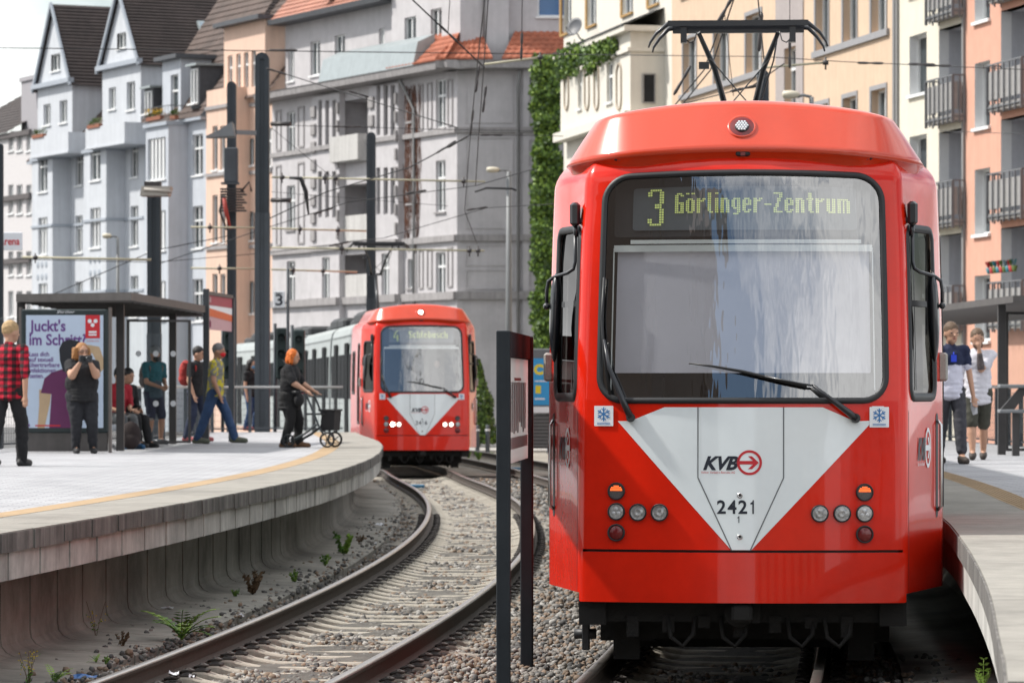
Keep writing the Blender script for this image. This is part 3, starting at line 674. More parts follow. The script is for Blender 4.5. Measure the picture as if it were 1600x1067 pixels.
PAVE = paving('platform_paving', (.38, .38, .395), (.31, .315, .33), (.17, .17, .17), .30, .15, .008)
PAV2 = paving('pavement_slabs', (.26, .25, .235), (.22, .215, .2), (.12, .12, .11), .5, .5, .01)
# ground sheet to the horizon, street, pavement
q = MB(); q.quad((-900, -60, -.42), (900, -60, -.42), (900, 1500, -.42), (-900, 1500, -.42)); tag(q.build('ground', ASPH), kind='structure')
def strip(fn, ys, o0, o1, z, mb, smooth=False):
    f0 = o0 if callable(o0) else (lambda y: o0); f1 = o1 if callable(o1) else (lambda y: o1)
    return mb.loft([[off(fn, y, f0(y), z) for y in ys], [off(fn, y, f1(y), z) for y in ys]], closed=False, smooth=smooth)
# gravelly verge beyond the curve with weeds, then the street
q = MB(); q.add([(-3, 92, -.20), (9, 92, -.20), (9, 124, -.18), (-4.5, 124, -.18)], [(0, 1, 2, 3)]); tag(q.build('gravel_verge', M('verge_gravel', (.30, .28, .24), .95, var=.4, scale=5, bump=.6, dirt=.3)), kind='structure')
q = MB(); q.box(-9, 12, 124, 129, -.4, -.10); tag(q.build('far_kerb', M('kerb_stone', (.38, .37, .35), .9, var=.2)), kind='structure')
q = MB(); q.add([(-60, 129, -.14), (30, 129, -.14), (30, 168, -.14), (-60, 168, -.14)], [(0, 1, 2, 3)]); tag(q.build('street', ASPH), kind='structure')
q = MB(); q.add([(-14, 160, -.05), (30, 160, -.05), (30, 173, -.02), (-10, 173, -.02)], [(0, 1, 2, 3)]); tag(q.build('pavement', PAV2), kind='structure')
# ballast beds
beds = {}
for nm, fn, o0, o1, y0, y1 in (('L', xl, -1.75, 1.55, 10, 170), ('R', xr, -1.55, 1.6, 6, 120)):
    ys = list(np.arange(y0, y1, .5)); q = MB(); cols = np.linspace(o0, o1, 12)
    rings = []
    for c in cols: rings.append([off(fn, y, c, -.235 + .025*math.sin(y*7.1+c*5)*math.cos(y*3.3-c*9)) for y in ys])
    q.loft(rings, closed=False, smooth=True); o = q.build('ballast_bed', BALB); tag(o, kind='structure'); beds[nm] = o
# sleeper
def sleeper_mesh():
    q = MB(); xs = [-1.2, -1.17, -.98, -.90, -.60, -.52, -.36, 0, .36, .52, .60, .90, .98, 1.17, 1.2]
    zt = [-.225, -.205, -.190, -.168, -.168, -.192, -.222, -.226, -.222, -.192, -.168, -.168, -.190, -.205, -.225]
    hw = [.08, .095, .10, .105, .105, .09, .078, .075, .078, .09, .105, .105, .10, .095, .08]
    q.loft([[(x, -h-.03, -.34), (x, -h, z-.012), (x, -h+.014, z), (x, h-.014, z), (x, h, z-.012), (x, h+.03, -.34)] for x, z, h in zip(xs, zt, hw)], caps=True)
    return q.build('sleeper', CONC)
def clip_mesh():
    q = MB()
    for s in (-1, 1):
        for k in (-1, 1):
            x = s*.75+k*.125
            q.bbox(x-.05, x+.05, -.07, .07, -.172, -.150, .006)
            q.tube([(x-k*.055, -.045, -.138), (x, -.055, -.118), (x+k*.035, -.035, -.128), (x+k*.035, .035, -.128), (x, .055, -.118), (x-k*.055, .045, -.138)], .010, 6)
            q.lathe([(.018, .0), (.018, .028), (.001, .030)], (x-k*.004, 0, -.138), 6)
            q.lathe([(.030, .0), (.028, .008), (.001, .009)], (x-k*.004, 0, -.143), 10)
    return q.build('rail_clip', IRON)
sl0 = sleeper_mesh(); cl0 = clip_mesh(); cl0.parent = sl0; first = True
RAILP = [(-.0625, -.150), (-.0625, -.142), (-.012, -.122), (-.0085, -.045), (-.034, -.034), (-.036, -.012), (-.030, -.002), (0, 0), (.030, -.002), (.036, -.012), (.034, -.034), (.0085, -.045), (.012, -.122), (.0625, -.142), (.0625, -.150)]
for nm, fn, ya, yb, ymax in (('L', xl, 23.2, 90, 100), ('R', xr, 22.0, 40, 100)):
    y = ya; k = 0; far = MB()
    while y < yb:
        tx, ty = tang(fn, y); a = -math.atan2(tx, ty); jit = random.uniform(-.012, .012)
        if first: o = sl0; c = cl0; first = False
        else:
            o = sl0.copy(); COL.objects.link(o); c = None
            if y < 62 and (nm == 'L' or y < 32): c = cl0.copy(); COL.objects.link(c); c.parent = o
        o.parent = beds[nm]; o.location = (fn(y), y+jit, random.uniform(-.006, .004)); o.rotation_euler = (0, 0, a+random.uniform(-.008, .008))
        y += .6
    # rails: foot and web rusty, head shiny on top
    for s in (-1, 1):
        q = MB(); ys = list(np.arange(12, 170 if nm == 'L' else 125, .8)); rings = []
        for y in ys: rings.append([(*off(fn, y, s*.752+px_)[:2], pz_) for px_, pz_ in RAILP])
        n = len(RAILP)
        vs = [p for r_ in rings for p in r_]
        for i in range(len(rings)-1):
            for j in range(n-1): q.f.append([i*n+j, i*n+j+1, (i+1)*n+j+1, (i+1)*n+j]); q.m.append(1 if 5 <= j <= 8 else 0); q.sm.append(4 <= j <= 9)
        q.v = [tuple(p) for p in vs]; q.build('rail', [RUST, SHINE], beds[nm])
# loose ballast: real stones, joined
def stones(name, regs, mats):
    t = (1+5**.5)/2
    iv = np.array([(-1, t, 0), (1, t, 0), (-1, -t, 0), (1, -t, 0), (0, -1, t), (0, 1, t), (0, -1, -t), (0, 1, -t), (t, 0, -1), (t, 0, 1), (-t, 0, -1), (-t, 0, 1)], float); iv /= np.linalg.norm(iv[0])
    fv = np.array([(0, 11, 5), (0, 5, 1), (0, 1, 7), (0, 7, 10), (0, 10, 11), (1, 5, 9), (5, 11, 4), (11, 10, 2), (10, 7, 6), (7, 1, 8), (3, 9, 4), (3, 4, 2), (3, 2, 6), (3, 6, 8), (3, 8, 9), (4, 9, 5), (2, 4, 11), (6, 2, 10), (8, 6, 7), (9, 8, 1)])
    V = []; Mi = []
    for fn, ya, yb, oa, ob, dens, size, zfun in regs:
        n = int((yb-ya)*(ob-oa)*dens); ys = RNG.uniform(ya, yb, n); os_ = RNG.uniform(oa, ob, n)
        keep = (abs(abs(os_)-.752) > .085+size*.3); ys, os_ = ys[keep], os_[keep]; n = len(ys)
        px_ = np.array([fn(y) for y in ys]); tg = np.array([tang(fn, y) for y in ys])
        X = px_+tg[:, 1]*os_; Y = ys-tg[:, 0]*os_
        Z = zfun(ys, os_, n)
        sc = size*RNG.uniform(.55, 1.25, (n, 1, 1))*.5*np.array([1, .85, .7])*RNG.uniform(.75, 1.25, (n, 1, 3))
        j = iv[None]*RNG.uniform(.72, 1.22, (n, 12, 1)); v = j*sc
        ax = RNG.uniform(0, 2*np.pi, (n, 3)); c, s = np.cos(ax), np.sin(ax)
        Rz = np.zeros((n, 3, 3)); Rz[:, 0, 0] = c[:, 0]; Rz[:, 0, 1] = -s[:, 0]; Rz[:, 1, 0] = s[:, 0]; Rz[:, 1, 1] = c[:, 0]; Rz[:, 2, 2] = 1
        Rx = np.zeros((n, 3, 3)); Rx[:, 0, 0] = 1; k = ax[:, 1]*.25; Rx[:, 1, 1] = np.cos(k); Rx[:, 1, 2] = -np.sin(k); Rx[:, 2, 1] = np.sin(k); Rx[:, 2, 2] = np.cos(k)
        v = np.einsum('nij,nkj->nki', Rx @ Rz, v); v += np.stack([X, Y, Z], 1)[:, None, :]
        V.append(v.reshape(-1, 3)); Mi.append(RNG.choice(len(mats), n, p=[.42, .27, .11, .20]))
    V = np.concatenate(V); Mi = np.concatenate(Mi); n = len(Mi)
    Fc = (fv[None]+12*np.arange(n)[:, None, None]).reshape(-1, 3)
    me = bpy.data.meshes.new(name); me.vertices.add(len(V)); me.vertices.foreach_set('co', V.ravel().astype(np.float32))
    me.loops.add(Fc.size); me.loops.foreach_set('vertex_index', Fc.ravel().astype(np.int32))
    me.polygons.add(len(Fc)); me.polygons.foreach_set('loop_start', np.arange(0, Fc.size, 3, dtype=np.int32)); me.polygons.foreach_set('loop_total', np.full(len(Fc), 3, np.int32))
    for m in mats: me.materials.append(m)
    me.polygons.foreach_set('material_index', np.repeat(Mi, 20).astype(np.int32)); me.update(calc_edges=True); me.validate()
    o = link(bpy.data.objects.new(name, me)); tag(o, kind='stuff'); return o
def zl(ys, os_, n):
    inside = abs(os_) < .68
    return np.where(inside, -.258, np.where(abs(os_) < 1.2, -.215, -.205))+RNG.uniform(-.02, .025, n)+.02*np.sin(ys*2.1+os_*3)*np.cos(os_*4+ys*.7)
stones('ballast_stones', [(xl, 23.6, 33, -1.45, 2.3, 420, .056, zl), (xl, 33, 45, -1.45, 2.2, 250, .062, zl), (xl, 45, 62, -1.4, 2.1, 120, .072, zl), (xl, 62, 88, -1.35, 4.2, 45, .085, zl),
                          (xr, 23.6, 29.5, -1.2, 1.3, 330, .058, zl)], STONE)
# dark crumbs and pebbles lying on the concrete foot of the platform wall
stones('loose_pebbles', [(xl, 24, 60, -2.2, -1.2, 9, .05, lambda ys, os_, n: np.full(n, -.105)), (xl, 24, 70, -1.42, -1.2, 60, .05, lambda ys, os_, n: np.full(n, -.13)),
                         (xr, 15, 29, .95, 1.75, 26, .05, lambda ys, os_, n: np.full(n, -.11))], [STONE[3], STONE[1], STONE[0], STONE[3]])
# ---- platforms
def Eo(y): return 1.5+.15*min(1.3, max(0, (44-y)/18)) - (.05*min(1, max(0, (y-62)/10)))
def pbox(mb, fn, y0, y1, o0, o1, z0, z1, s, g=.006):
    ys = [y0+g, y1-g]; c_ = lambda o, y: o(y) if callable(o) else o
    pts = [(*off(fn, ys[0], s*c_(o0, y0))[:2],), (*off(fn, ys[0], s*c_(o1, y0))[:2],), (*off(fn, ys[1], s*c_(o1, y1))[:2],), (*off(fn, ys[1], s*c_(o0, y1))[:2],)]
    return mb.add([(*p, z0) for p in pts]+[(*p, z1) for p in pts], [(0, 3, 2, 1), (4, 5, 6, 7), (0, 1, 5, 4), (1, 2, 6, 5), (2, 3, 7, 6), (3, 0, 4, 7)])
def backL(y): return 8.2-2.9*min(1, max(0, (y-60)/16))-.5*min(1, max(0, (y-76)/10))
def platform(fn, s, y0, y1, E, B, stone_mats):
    ys = list(np.arange(y0, y1+.01, 1.0)); q = MB()
    rings = [[off(fn, y, s*(E(y)+.74), .896) for y in ys], [off(fn, y, s*(E(y)+1.0), .896) for y in ys]]
    rings2 = [[off(fn, y, s*(E(y)+1.0), .896) for y in ys], [off(fn, y, s*B(y), .90) for y in ys], [off(fn, y, s*B(y), -.4) for y in ys]]
    q.loft(rings2, closed=False); q.mi = 1; q.loft(rings, closed=False)
    q.mi = 2
    for yy in (y0, y1): q.add([off(fn, yy, s*(E(yy)+.7), z) for z in (.893, -.4)]+[off(fn, yy, s*B(yy), z) for z in (-.4, .893)], [(0, 1, 2, 3)])
    root = q.build('platform', [PAVE, TACT, WALLC]); tag(root, kind='structure')
    return root, ys
ROOTL, ysL = platform(xl, -1, 20, 87, Eo, backL, None)
for y in ysL[:-1]:
    e = Eo(y+.5); h = random.uniform(-.006, .006)
    q = MB(); pbox(q, xl, y, y+1, e+.012+h, e+.74, .765, .894, -1); q.mi = 1
    pbox(q, xl, y, y+1, e+.001+h, e+.013+h, .762+random.uniform(-.008, .006), .886, -1, .008); q.build('coping_slab', [COPT, COPD], ROOTL)
    q = MB(); pbox(q, xl, y+.35, y+1.35, e+.035+random.uniform(-.004, .004), e+.25, .56, .757, -1, .007); q.build('fascia_panel', FASC, ROOTL)
    q = MB(); W = [(e+.9, .6), (e+.50, .6), (e+.50, .05), (e+.49, -.01), (e+.455, -.055), (e+.40, -.08), (e+.32, -.09), (e-.28, -.125), (e-.30, -.14), (e-.30, -.3), (e+.9, -.3)]
    rings = []
    for yy in (y+.105, y+.895+.2): rings.append([off(xl, yy, -o, z) for o, z in W])
    q.loft(rings, caps=True); q.build('wall_element', WALLC, ROOTL)
def Er(y): return 1.47+float(np.interp(y, [13, 14, 15.7, 18.3, 21.9, 25.3, 28.4, 34], [.385, .37, .33, .30, .25, .21, .19, .10]))
def backR(y): return 6.2
ROOTR, ysR = platform(xr, 1, 13.2, 85.2, Er, backR, None)
for y in ysR[:-1]:
    ex = lambda k: (lambda yy: Er(yy)+k)
    q = MB(); pbox(q, xr, y, y+1, ex(.012), ex(.74), .755, .894, 1, .003); q.mi = 1; pbox(q, xr, y, y+1, ex(0), ex(.0115), .752, .886, 1, .003); q.build('coping_slab', [COPT, COPD], ROOTR)
    if y < 45:
        q = MB(); pbox(q, xr, y, y+1, ex(.04), ex(.25), .5, .752, 1); q.build('fascia_panel', FASC, ROOTR)
        q = MB(); W = [(.9, .6), (.6, .6), (.6, .08), (.5, -.05), (.3, -.09), (-.35, -.13), (-.35, -.3), (.9, -.3)]
        q.loft([[off(xr, yy, Er(yy)+o, z) for o, z in W] for yy in (y+.004, y+.996)], caps=True); q.build('wall_element', WALLC, ROOTR)
# ribbed tactile bars on the right platform, joined: far too many to pick apart
q = MB()
for k in range(6):
    o_ = .77+k*.04; ys = list(np.arange(13.4, 70, .8)); q.loft([[off(xr, y, Er(y)+o_, .8965) for y in ys], [off(xr, y, Er(y)+o_+.004, .902) for y in ys], [off(xr, y, Er(y)+o_+.018, .902) for y in ys], [off(xr, y, Er(y)+o_+.022, .8965) for y in ys]], closed=False)
tag(q.build('tactile_ribs', TACT, ROOTR), kind='stuff')
# ================================================================ houses
WFR = M('white_window_frame', (.72, .73, .73), .5, var=.05)
GLS = M('house_window_glass', (.055, .068, .075), .25, var=.6, scale=.45, spec=.22)
GLD = M('dark_room_glass', (.025, .028, .032), .3, var=.4, scale=.5, spec=.15)
STN = M('grey_stone_sill', (.30, .29, .28), .85, var=.2)
SLATE = M('slate_cladding', (.07, .075, .085), .6, var=.3, scale=5)
ZINC = M('zinc_sheet', (.33, .37, .38), .5, .3, var=.12, scale=2, streak=.1)
DPIPE = M('downpipe_grey', (.22, .22, .22), .6, var=.1)
class Wall:
    pass
def wallgrid(mb, x0, x1, z0, z1, y, holes, depth=.2, revm=None):
    """vertical wall in the plane y facing -y, with rectangular openings and their reveals"""
    hs = [(max(a, x0), min(b, x1), max(c, z0), min(d, z1)) for a, b, c, d in holes if b > x0 and a < x1 and d > z0 and c < z1]
    xs = sorted({x0, x1, *[h[0] for h in hs], *[h[1] for h in hs]}); zs = sorted({z0, z1, *[h[2] for h in hs], *[h[3] for h in hs]})
    for i in range(len(xs)-1):
        j = 0
        while j < len(zs)-1:
            cx = (xs[i]+xs[i+1])/2
            def inh(jj): cz = (zs[jj]+zs[jj+1])/2; return any(a < cx < b and c < cz < d for a, b, c, d in hs)
            if inh(j): j += 1; continue
            k = j
            while k+1 < len(zs)-1 and not inh(k+1): k += 1
            mb.quad((xs[i], y, zs[j]), (xs[i+1], y, zs[j]), (xs[i+1], y, zs[k+1]), (xs[i], y, zs[k+1])); j = k+1
    m0 = mb.mi
    if revm is not None: mb.mi = revm
    for a, b, c, d in hs:
        y1 = y+depth
        mb.quad((a, y, c), (a, y1, c), (a, y1, d), (a, y, d)); mb.quad((b, y, c), (b, y, d), (b, y1, d), (b, y1, c))
        mb.quad((a, y, c), (b, y, c), (b, y1, c), (a, y1, c)); mb.quad((a, y, d), (a, y1, d), (b, y1, d), (b, y, d))
    mb.mi = m0
_wm = {}
def window(root, x0, x1, z0, z1, y, st='cross', T=None, fm=None, gm=None, sill=True, depth=.16, sm=None, parent=None):
    """a window as part of a house: frame and sill, with the panes as a sub-part"""
    fm = fm or WFR; fw = .07 if x1-x0 > .6 else .05; q = MB(); q.T = T; ya, yb = y+depth-.05, y+depth+.04
    q.box(x0, x0+fw, ya, yb, z0, z1); q.box(x1-fw, x1, ya, yb, z0, z1); q.box(x0+fw, x1-fw, ya, yb, z0, z0+fw); q.box(x0+fw, x1-fw, ya, yb, z1-fw, z1)
    xm = (x0+x1)/2; zt = z0+(z1-z0)*.66
    if st in ('cross', 'two'): q.box(xm-.05, xm+.05, ya-.012, yb, z0+fw, z1-fw)
    if st in ('cross', 'tee'): q.box(x0+fw, x1-fw, ya-.02, yb-.01, zt-.05, zt+.05)
    if st == 'tri':
        for k in (1, 2): xx = x0+(x1-x0)*k/3; q.box(xx-.09, xx+.09, ya-.03, yb, z0+fw, z1-fw)
        q.box(x0+fw, x1-fw, ya-.02, yb-.01, zt-.04, zt+.04)
    if st == 'quint':
        for k in (1, 2, 3, 4): xx = x0+(x1-x0)*k/5; q.box(xx-.11, xx+.11, ya-.05, yb, z0+fw, z1-fw)
    q.mi = 1
    if sill: q.box(x0-.08, x1+.08, y-.09, y+.12, z0-.09, z0-.002)
    o = q.build('window', [fm, sm or WFR], root)
    g = MB(); g.T = T; g.quad((x0+.02, yb-.02, z0+.02), (x1-.02, yb-.02, z0+.02), (x1-.02, yb-.02, z1-.02), (x0+.02, yb-.02, z1-.02)); g.build('pane', gm or GLS, o)
    return o
class House:
    def __init__(s, name, label, O, t, W, group=None, cat='house'):
        s.O = Vector((*O, 0)); s.t = Vector((*t, 0)).normalized(); s.yv = Vector((-s.t.y, s.t.x, 0)); s.W = W
        s.rz = math.atan2(s.t.y, s.t.x); s.root = empty(name, s.O, s.rz, label, cat, group); s.holes = []; s.wins = []
    def UY(s, px, p=0):
        k = (px-800)/F; o = s.O-p*s.yv; u = -(o.x-k*o.y)/(s.t.x-k*s.t.y); return u, (o+u*s.t).y
    def U(s, px, p=0): return s.UY(px, p)[0]
    def Z(s, px, py, p=0): return CZ+(607-py)*s.UY(px, p)[1]/F
    def win(s, pl, pr, pt, pb, p=0, st='cross', **k):
        a, b = s.U(pl, p), s.U(pr, p); pm = (pl+pr)/2; z1, z0 = s.Z(pm, pt, p), s.Z(pm, pb, p); s.wins.append((a, b, z0, z1, p, st, k)); return a, b, z0, z1
    def front(s, planes, mat, revm=None, z0=-.4, **kw):
        """planes: (x0, x1, z0, z1, p): wall rectangles, bays stand p in front of the facade"""
        q = MB()
        for (x0, x1, za, zb, p) in planes:
            hs = [(w[0], w[1], w[2], w[3]) for w in s.wins if abs(w[4]-p) < .01]
            wallgrid(q, x0, x1, za, zb, -p, hs, .22)
            if p > 0:
                q.quad((x0, -p, za), (x0, 0, za), (x0, 0, zb), (x0, -p, zb)); q.quad((x1, -p, za), (x1, -p, zb), (x1, 0, zb), (x1, 0, za))
                q.quad((x0, -p, zb), (x1, -p, zb), (x1, 0, zb), (x0, 0, zb)); q.quad((x0, -p, za), (x0, 0, za), (x1, 0, za), (x1, -p, za))
        o = q.build('wall', [mat, revm or mat], s.root)
        for (a, b, c, d, p, st, k) in s.wins: window(s.root, a, b, c, d, -p, st, **{**kw, **k})
        return o
    def part(s, q, name, mat): return q.build(name, mat, s.root)
    def parts(s, q, name, mat): return q.split(name, mat, s.root)
def courses(mb, a, b, c, d, n, h=.05, wave=0, nw=1):
    """roof surface between eaves a-b and ridge d-c, in overlapping courses"""
    a, b, c, d = map(Vector, (a, b, c, d)); nrm = (b-a).cross(d-a).normalized()
    if nrm.z < 0: nrm = -nrm
    for i in range(n):
        t0, t1 = i/n, (i+1)/n; p0, p1 = a.lerp(d, t0), b.lerp(c, t0); q0, q1 = a.lerp(d, t1), b.lerp(c, t1)
        if not wave:
            mb.add([p0+nrm*h, p1+nrm*h, q1+nrm*.005, q0+nrm*.005, p0, p1], [(0, 1, 2, 3), (4, 5, 1, 0)], False)
        else:
            vs = []; fs = []
            for k in range(nw*4+1):
                u = k/(nw*4); w_ = wave*(.5+.5*math.cos(k*math.pi/2)); vs += [p0.lerp(p1, u)+nrm*(h+w_), q0.lerp(q1, u)+nrm*(.005+w_), p0.lerp(p1, u)]
            for k in range(nw*4): fs += [(3*k, 3*k+3, 3*k+4, 3*k+1), (3*k+2, 3*k+5, 3*k+3, 3*k)]
            mb.add(vs, fs, True)
SB = lambda y, z, x: None
GL_ = Vector((-2.45, 173, 0)); TL = Vector((.439, -.898, 0)).normalized()
def Lhouse(name, label, v0, v1, **k): p = GL_-TL*v1; return House(name, label, (p.x, p.y), (TL.x, TL.y), v1-v0, **k)
RL_ = Vector((11.4, 114.5, 0)); TR = Vector((.1867, -.9824, 0)).normalized()
def Rhouse(name, label, v0, v1, **k): p = RL_-TR*v1; return House(name, label, (p.x, p.y), (TR.x, TR.y), v1-v0, **k)
BROWN = M('brown_roof_tiles', (.085, .058, .048), .8, var=.3, scale=2.5, dirt=.3)
DKBR = M('dark_brown_roof_tiles', (.040, .029, .027), .75, var=.3, scale=2.5, dirt=.25)
REDT = M('red_roof_tiles', (.38, .12, .065), .8, var=.3, scale=3, dirt=.2)
REDP = M('pale_red_roof_tiles', (.36, .16, .11), .8, var=.25, scale=3, dirt=.2)
BLUEW = M('pale_blue_render', (.52, .545, .58), .9, var=.07, scale=1.2, streak=.10)
BLUW2 = M('blue_grey_render', (.47, .50, .545), .9, var=.07, scale=1.2, streak=.10)
BLUES = M('blue_string_course', (.34, .375, .42), .9, var=.1)
PEACH = M('peach_render', (.66, .47, .37), .9, var=.07, scale=1.2, streak=.08)
GREYW = M('grey_render', (.49, .475, .485), .92, var=.12, scale=1.2, streak=.07, dirt=.06)
GREYD = M('grey_cornice_stone', (.33, .315, .315), .9, var=.15, streak=.25)
CREAM = M('cream_render', (.64, .61, .54), .9, var=.05, scale=1.5, streak=.06)
FARW = M('offwhite_render', (.56, .54, .54), .9, var=.08)
GH = 'houses of the street terrace'
def frames(mb, x0, x1, z0, z1, y, w=.09, d=.05):
    """raised moulding around a panel"""
    R_ = lambda i, yy: [(x0+i, yy, z0+i), (x1-i, yy, z0+i), (x1-i, yy, z1-i), (x0+i, yy, z1-i)]
    mb.loft([R_(0, y-.002), R_(0, y-d), R_(w, y-d), R_(w, y-.002)], smooth=False)
# ---- grey corner house
h = Lhouse('corner_house', 'large grey corner house with stone pilasters, loggias and red tiled roof behind the smaller tram', 0, 21.5, cat='apartment house')
W = 21.5; Z = h.Z
for r in ((175, 241), (290, 359), (408, 477)): h.win(448, 461, *r, 0)
p = .3
bays = []
for (bl, br, ws_, c3, rows) in ((487, 530, ((497, 503), (508, 514), (519, 525)), (503, 515), ((157, 236), (268, 340), (402, 473))), (577, 622, ((588, 594), (599, 606), (610, 617)), (596, 608), ((133, 212), (262, 335), (396, 463)))):
    bays.append((h.U(bl, p), h.U(br, p), -.4, 15.9, p))
    for r in rows[:2]:
        for w_ in ws_: h.win(*w_, *r, p, 'plain', sill=False, fm=GREYD, gm=GLD)
    h.win(*c3, *rows[2], p)
for r in ((155, 190), (278, 318), (405, 450)): h.win(637, 645, *r, 0, 'plain')
for r in ((124, 200), (251, 331), (394, 460)): h.win(681, 696, *r, 0)
# loggias as deep openings
logs = []
for zt, zb_ in ((15.5, 12.75), (11.5, 9.0), (8.2, 6.2)): logs.append((h.U(532), h.U(575), zb_, zt))
q = MB(); x0, x1 = 0, W
hs = [w_[:4] for w_ in h.wins if w_[4] == 0]+logs
wallgrid(q, 0, W, -.4, 16.1, 0, hs, .22)
for a, b, c, d in logs:
    q.quad((a, 0, c), (a, 1.3, c), (a, 1.3, d), (a, 0, d)); q.quad((b, 0, c), (b, 0, d), (b, 1.3, d), (b, 1.3, c)); q.quad((a, 1.3, c), (b, 1.3, c), (b, 1.3, d), (a, 1.3, d)); q.quad((a, 0, d), (b, 0, d), (b, 1.3, d), (a, 1.3, d)); q.quad((a, 0, c), (b, 0, c), (b, 1.3, c), (a, 1.3, c))
for (a, b, c, d, p_) in bays:
    wallgrid(q, a, b, c, d, -p_, [w_[:4] for w_ in h.wins if w_[4] == p_], .22)
    q.quad((a, -p_, c), (a, 0, c), (a, 0, d), (a, -p_, d)); q.quad((b, -p_, c), (b, -p_, d), (b, 0, d), (b, 0, c)); q.quad((a, -p_, d), (b, -p_, d), (b, 0, d), (a, 0, d))
TR2 = Matrix.Translation((W, 0, 0)) @ Matrix.Rotation(-h.rz, 4, 'Z')
q.T = TR2; wallgrid(q, 0, 9, -.4, 16.1, 0, [], .2)
q.T = None; h.part(q, 'wall', GREYW)
for (a, b, c, d, p_, st, k) in h.wins: window(h.root, a, b, c, d, -p_, st, sm=GREYD, **k)
# doors at the back of the loggias
for a, b, c, d in logs: window(h.root, a+.5, a+1.5, c+.1, d-.4, 1.14, 'two', gm=GLD, sill=False)
# balcony parapets
for i, (a, b, c, d) in enumerate(logs):
    q = MB(); e = .55 if i == 0 else .05; q.box(a-.05, b+.05, -e, -e+.15, c-.15, c+1.05); q.box(a-.02, b+.02, -e+.15, 0, c-.2, c-.05)
    if e > .3: q.box(a-.05, a+.1, -e+.15, 0, c-.05, c+1.05); q.box(b-.1, b+.05, -e+.15, 0, c-.05, c+1.05)
    h.part(q, 'balcony_parapet', M('balcony_white_grey', (.50, .49, .475), .9, var=.1, streak=.2))
q = MB()
for zz, t, o_ in ((13.28, .22, .14), (8.45, .28, .16), (5.85, .35, .2)):
    lx = 0
    for (a, b, _, _, p_) in bays: q.box(lx, a-.003, -o_, 0, zz, zz+t); q.box(a-.02, b+.02, -p_-o_, -p_+.01, zz, zz+t); lx = b+.003
    q.box(lx, W, -o_, 0, zz, zz+t)
    q.T = TR2; q.box(-.06, 3.0, -o_, 0, zz, zz+t); q.box(2.93, 4.6, -o_-.28, 0, zz+.003, zz+t-.003); q.T = None
h.parts(q, 'string_course', GREYD)
q = MB(); q.prism([(-.9, 16.1), (-.95, 16.35), (-1.0, 16.42), (.5, 16.45), (.5, 16.05), (-.4, 16.05)], -.1, W+.9, 'x'); q.T = TR2; q.prism([(-.9, 16.1), (-.95, 16.35), (-1.0, 16.42), (.5, 16.45), (.5, 16.05), (-.4, 16.05)], -.95, 9, 'x'); q.T = None
h.part(q, 'eaves_cornice', GREYD)
# pilasters and relief panels
q = MB()
for a, b in ((432, 440), (466, 476)):
    for za, zb_ in ((13.6, 15.6), (8.9, 12.9)): frames(q, h.U(a), h.U(b), za, zb_, 0)
for (bx, by) in ((487, 495), (527, 531), (577, 586), (618, 622)):
    a, b = h.U(bx, .3), h.U(by, .3)
    for k in range(8): q.bbox(a+.05, b-.05, -.42, -.30, 8.95+k*.85, 9.5+k*.85, .03)
for a, b in ((655, 662), (668, 676), (700, 708)): 
    for za, zb_ in ((13.6, 15.7), (6.4, 8.2)): frames(q, h.U(a), h.U(b), za, zb_, 0, .08, .05)
h.parts(q, 'relief_panel', GREYD)
q = MB(); q.T = TR2
for a, b, c, d in ((.35, 2.5, 13.7, 15.9), (.35, 2.5, 9.0, 13.1), (.35, 2.5, 6.3, 7.2), (.35, 2.5, 7.35, 8.3)): frames(q, a, b, c, d, 0, .07, .04)
q.box(2.95, 4.55, -.28, 0, 3.4, 16.05)
for k in range(5): frames(q, 3.15, 4.35, 9.05+k*1.4, 10.2+k*1.4, -.28, .08, .05)
frames(q, 3.15, 4.35, 6.3, 8.3, -.28, .08, .05); q.prism([(3.0, 3.4), (4.5, 3.4), (4.1, 3.0), (3.4, 3.0)], -.27, 0)
q.T = None; h.parts(q, 'corner_panel', GREYW)
# attic storey set back
h2_ = [(450, 460, 76, 127), (485, 500, 65, 118), (523, 539, 55, 104), (592, 601, 45, 72)]
q = MB(); hol = []
for a, b, c, d in h2_:
    p_ = -.7; u0, u1 = h.U(a, p_), h.U(b, p_); pm = (a+b)/2; hol.append((u0, u1, h.Z(pm, d, p_), h.Z(pm, c, p_)))
xb_ = h.U(612, -.3); wallgrid(q, 0, xb_, 16.4, 19.9, .7, hol, .2)
hol2 = []
for a, b, c, d in ((632, 650, 27, 80), (673, 690, 14, 70)):
    pm = (a+b)/2; hol2.append((h.U(a, -.3), h.U(b, -.3), h.Z(pm, d, -.3), h.Z(pm, c, -.3)))
wallgrid(q, xb_, W-.3, 16.4, 22.0, .3, hol2, .2); q.quad((xb_, .3, 16.4), (xb_, 3, 16.4), (xb_, 3, 22), (xb_, .3, 22)); q.quad((W-.3, .3, 16.4), (W-.3, 1.6, 16.4), (W-.3, 1.6, 22), (W-.3, .3, 22))
q.T = TR2; wallgrid(q, .2, 9, 16.4, 24, 1.6, [(3.6, 5.0, 18.6, 20.6)], .2); q.box(.9, 2.3, .9, 1.6, 16.4, 24); q.T = None
h.part(q, 'attic_wall', GREYW)
for a, b, c, d in hol: window(h.root, a, b, c, d, .7, 'two')
for a, b, c, d in hol2: window(h.root, a, b, c, d, .3, 'two')
window(h.root, 3.6, 5.0, 18.6, 20.6, 1.6, 'plain', T=TR2, gm=M('sky_blue_pane', (.05, .13, .28), .1, var=.1))
q = MB(); q.prism([(-1.0, 16.43), (-.75, 17.5), (.1, 17.9), (.1, 16.43)], h.U(500, .9), h.U(648, .9), 'x'); h.part(q, 'zinc_parapet', ZINC)
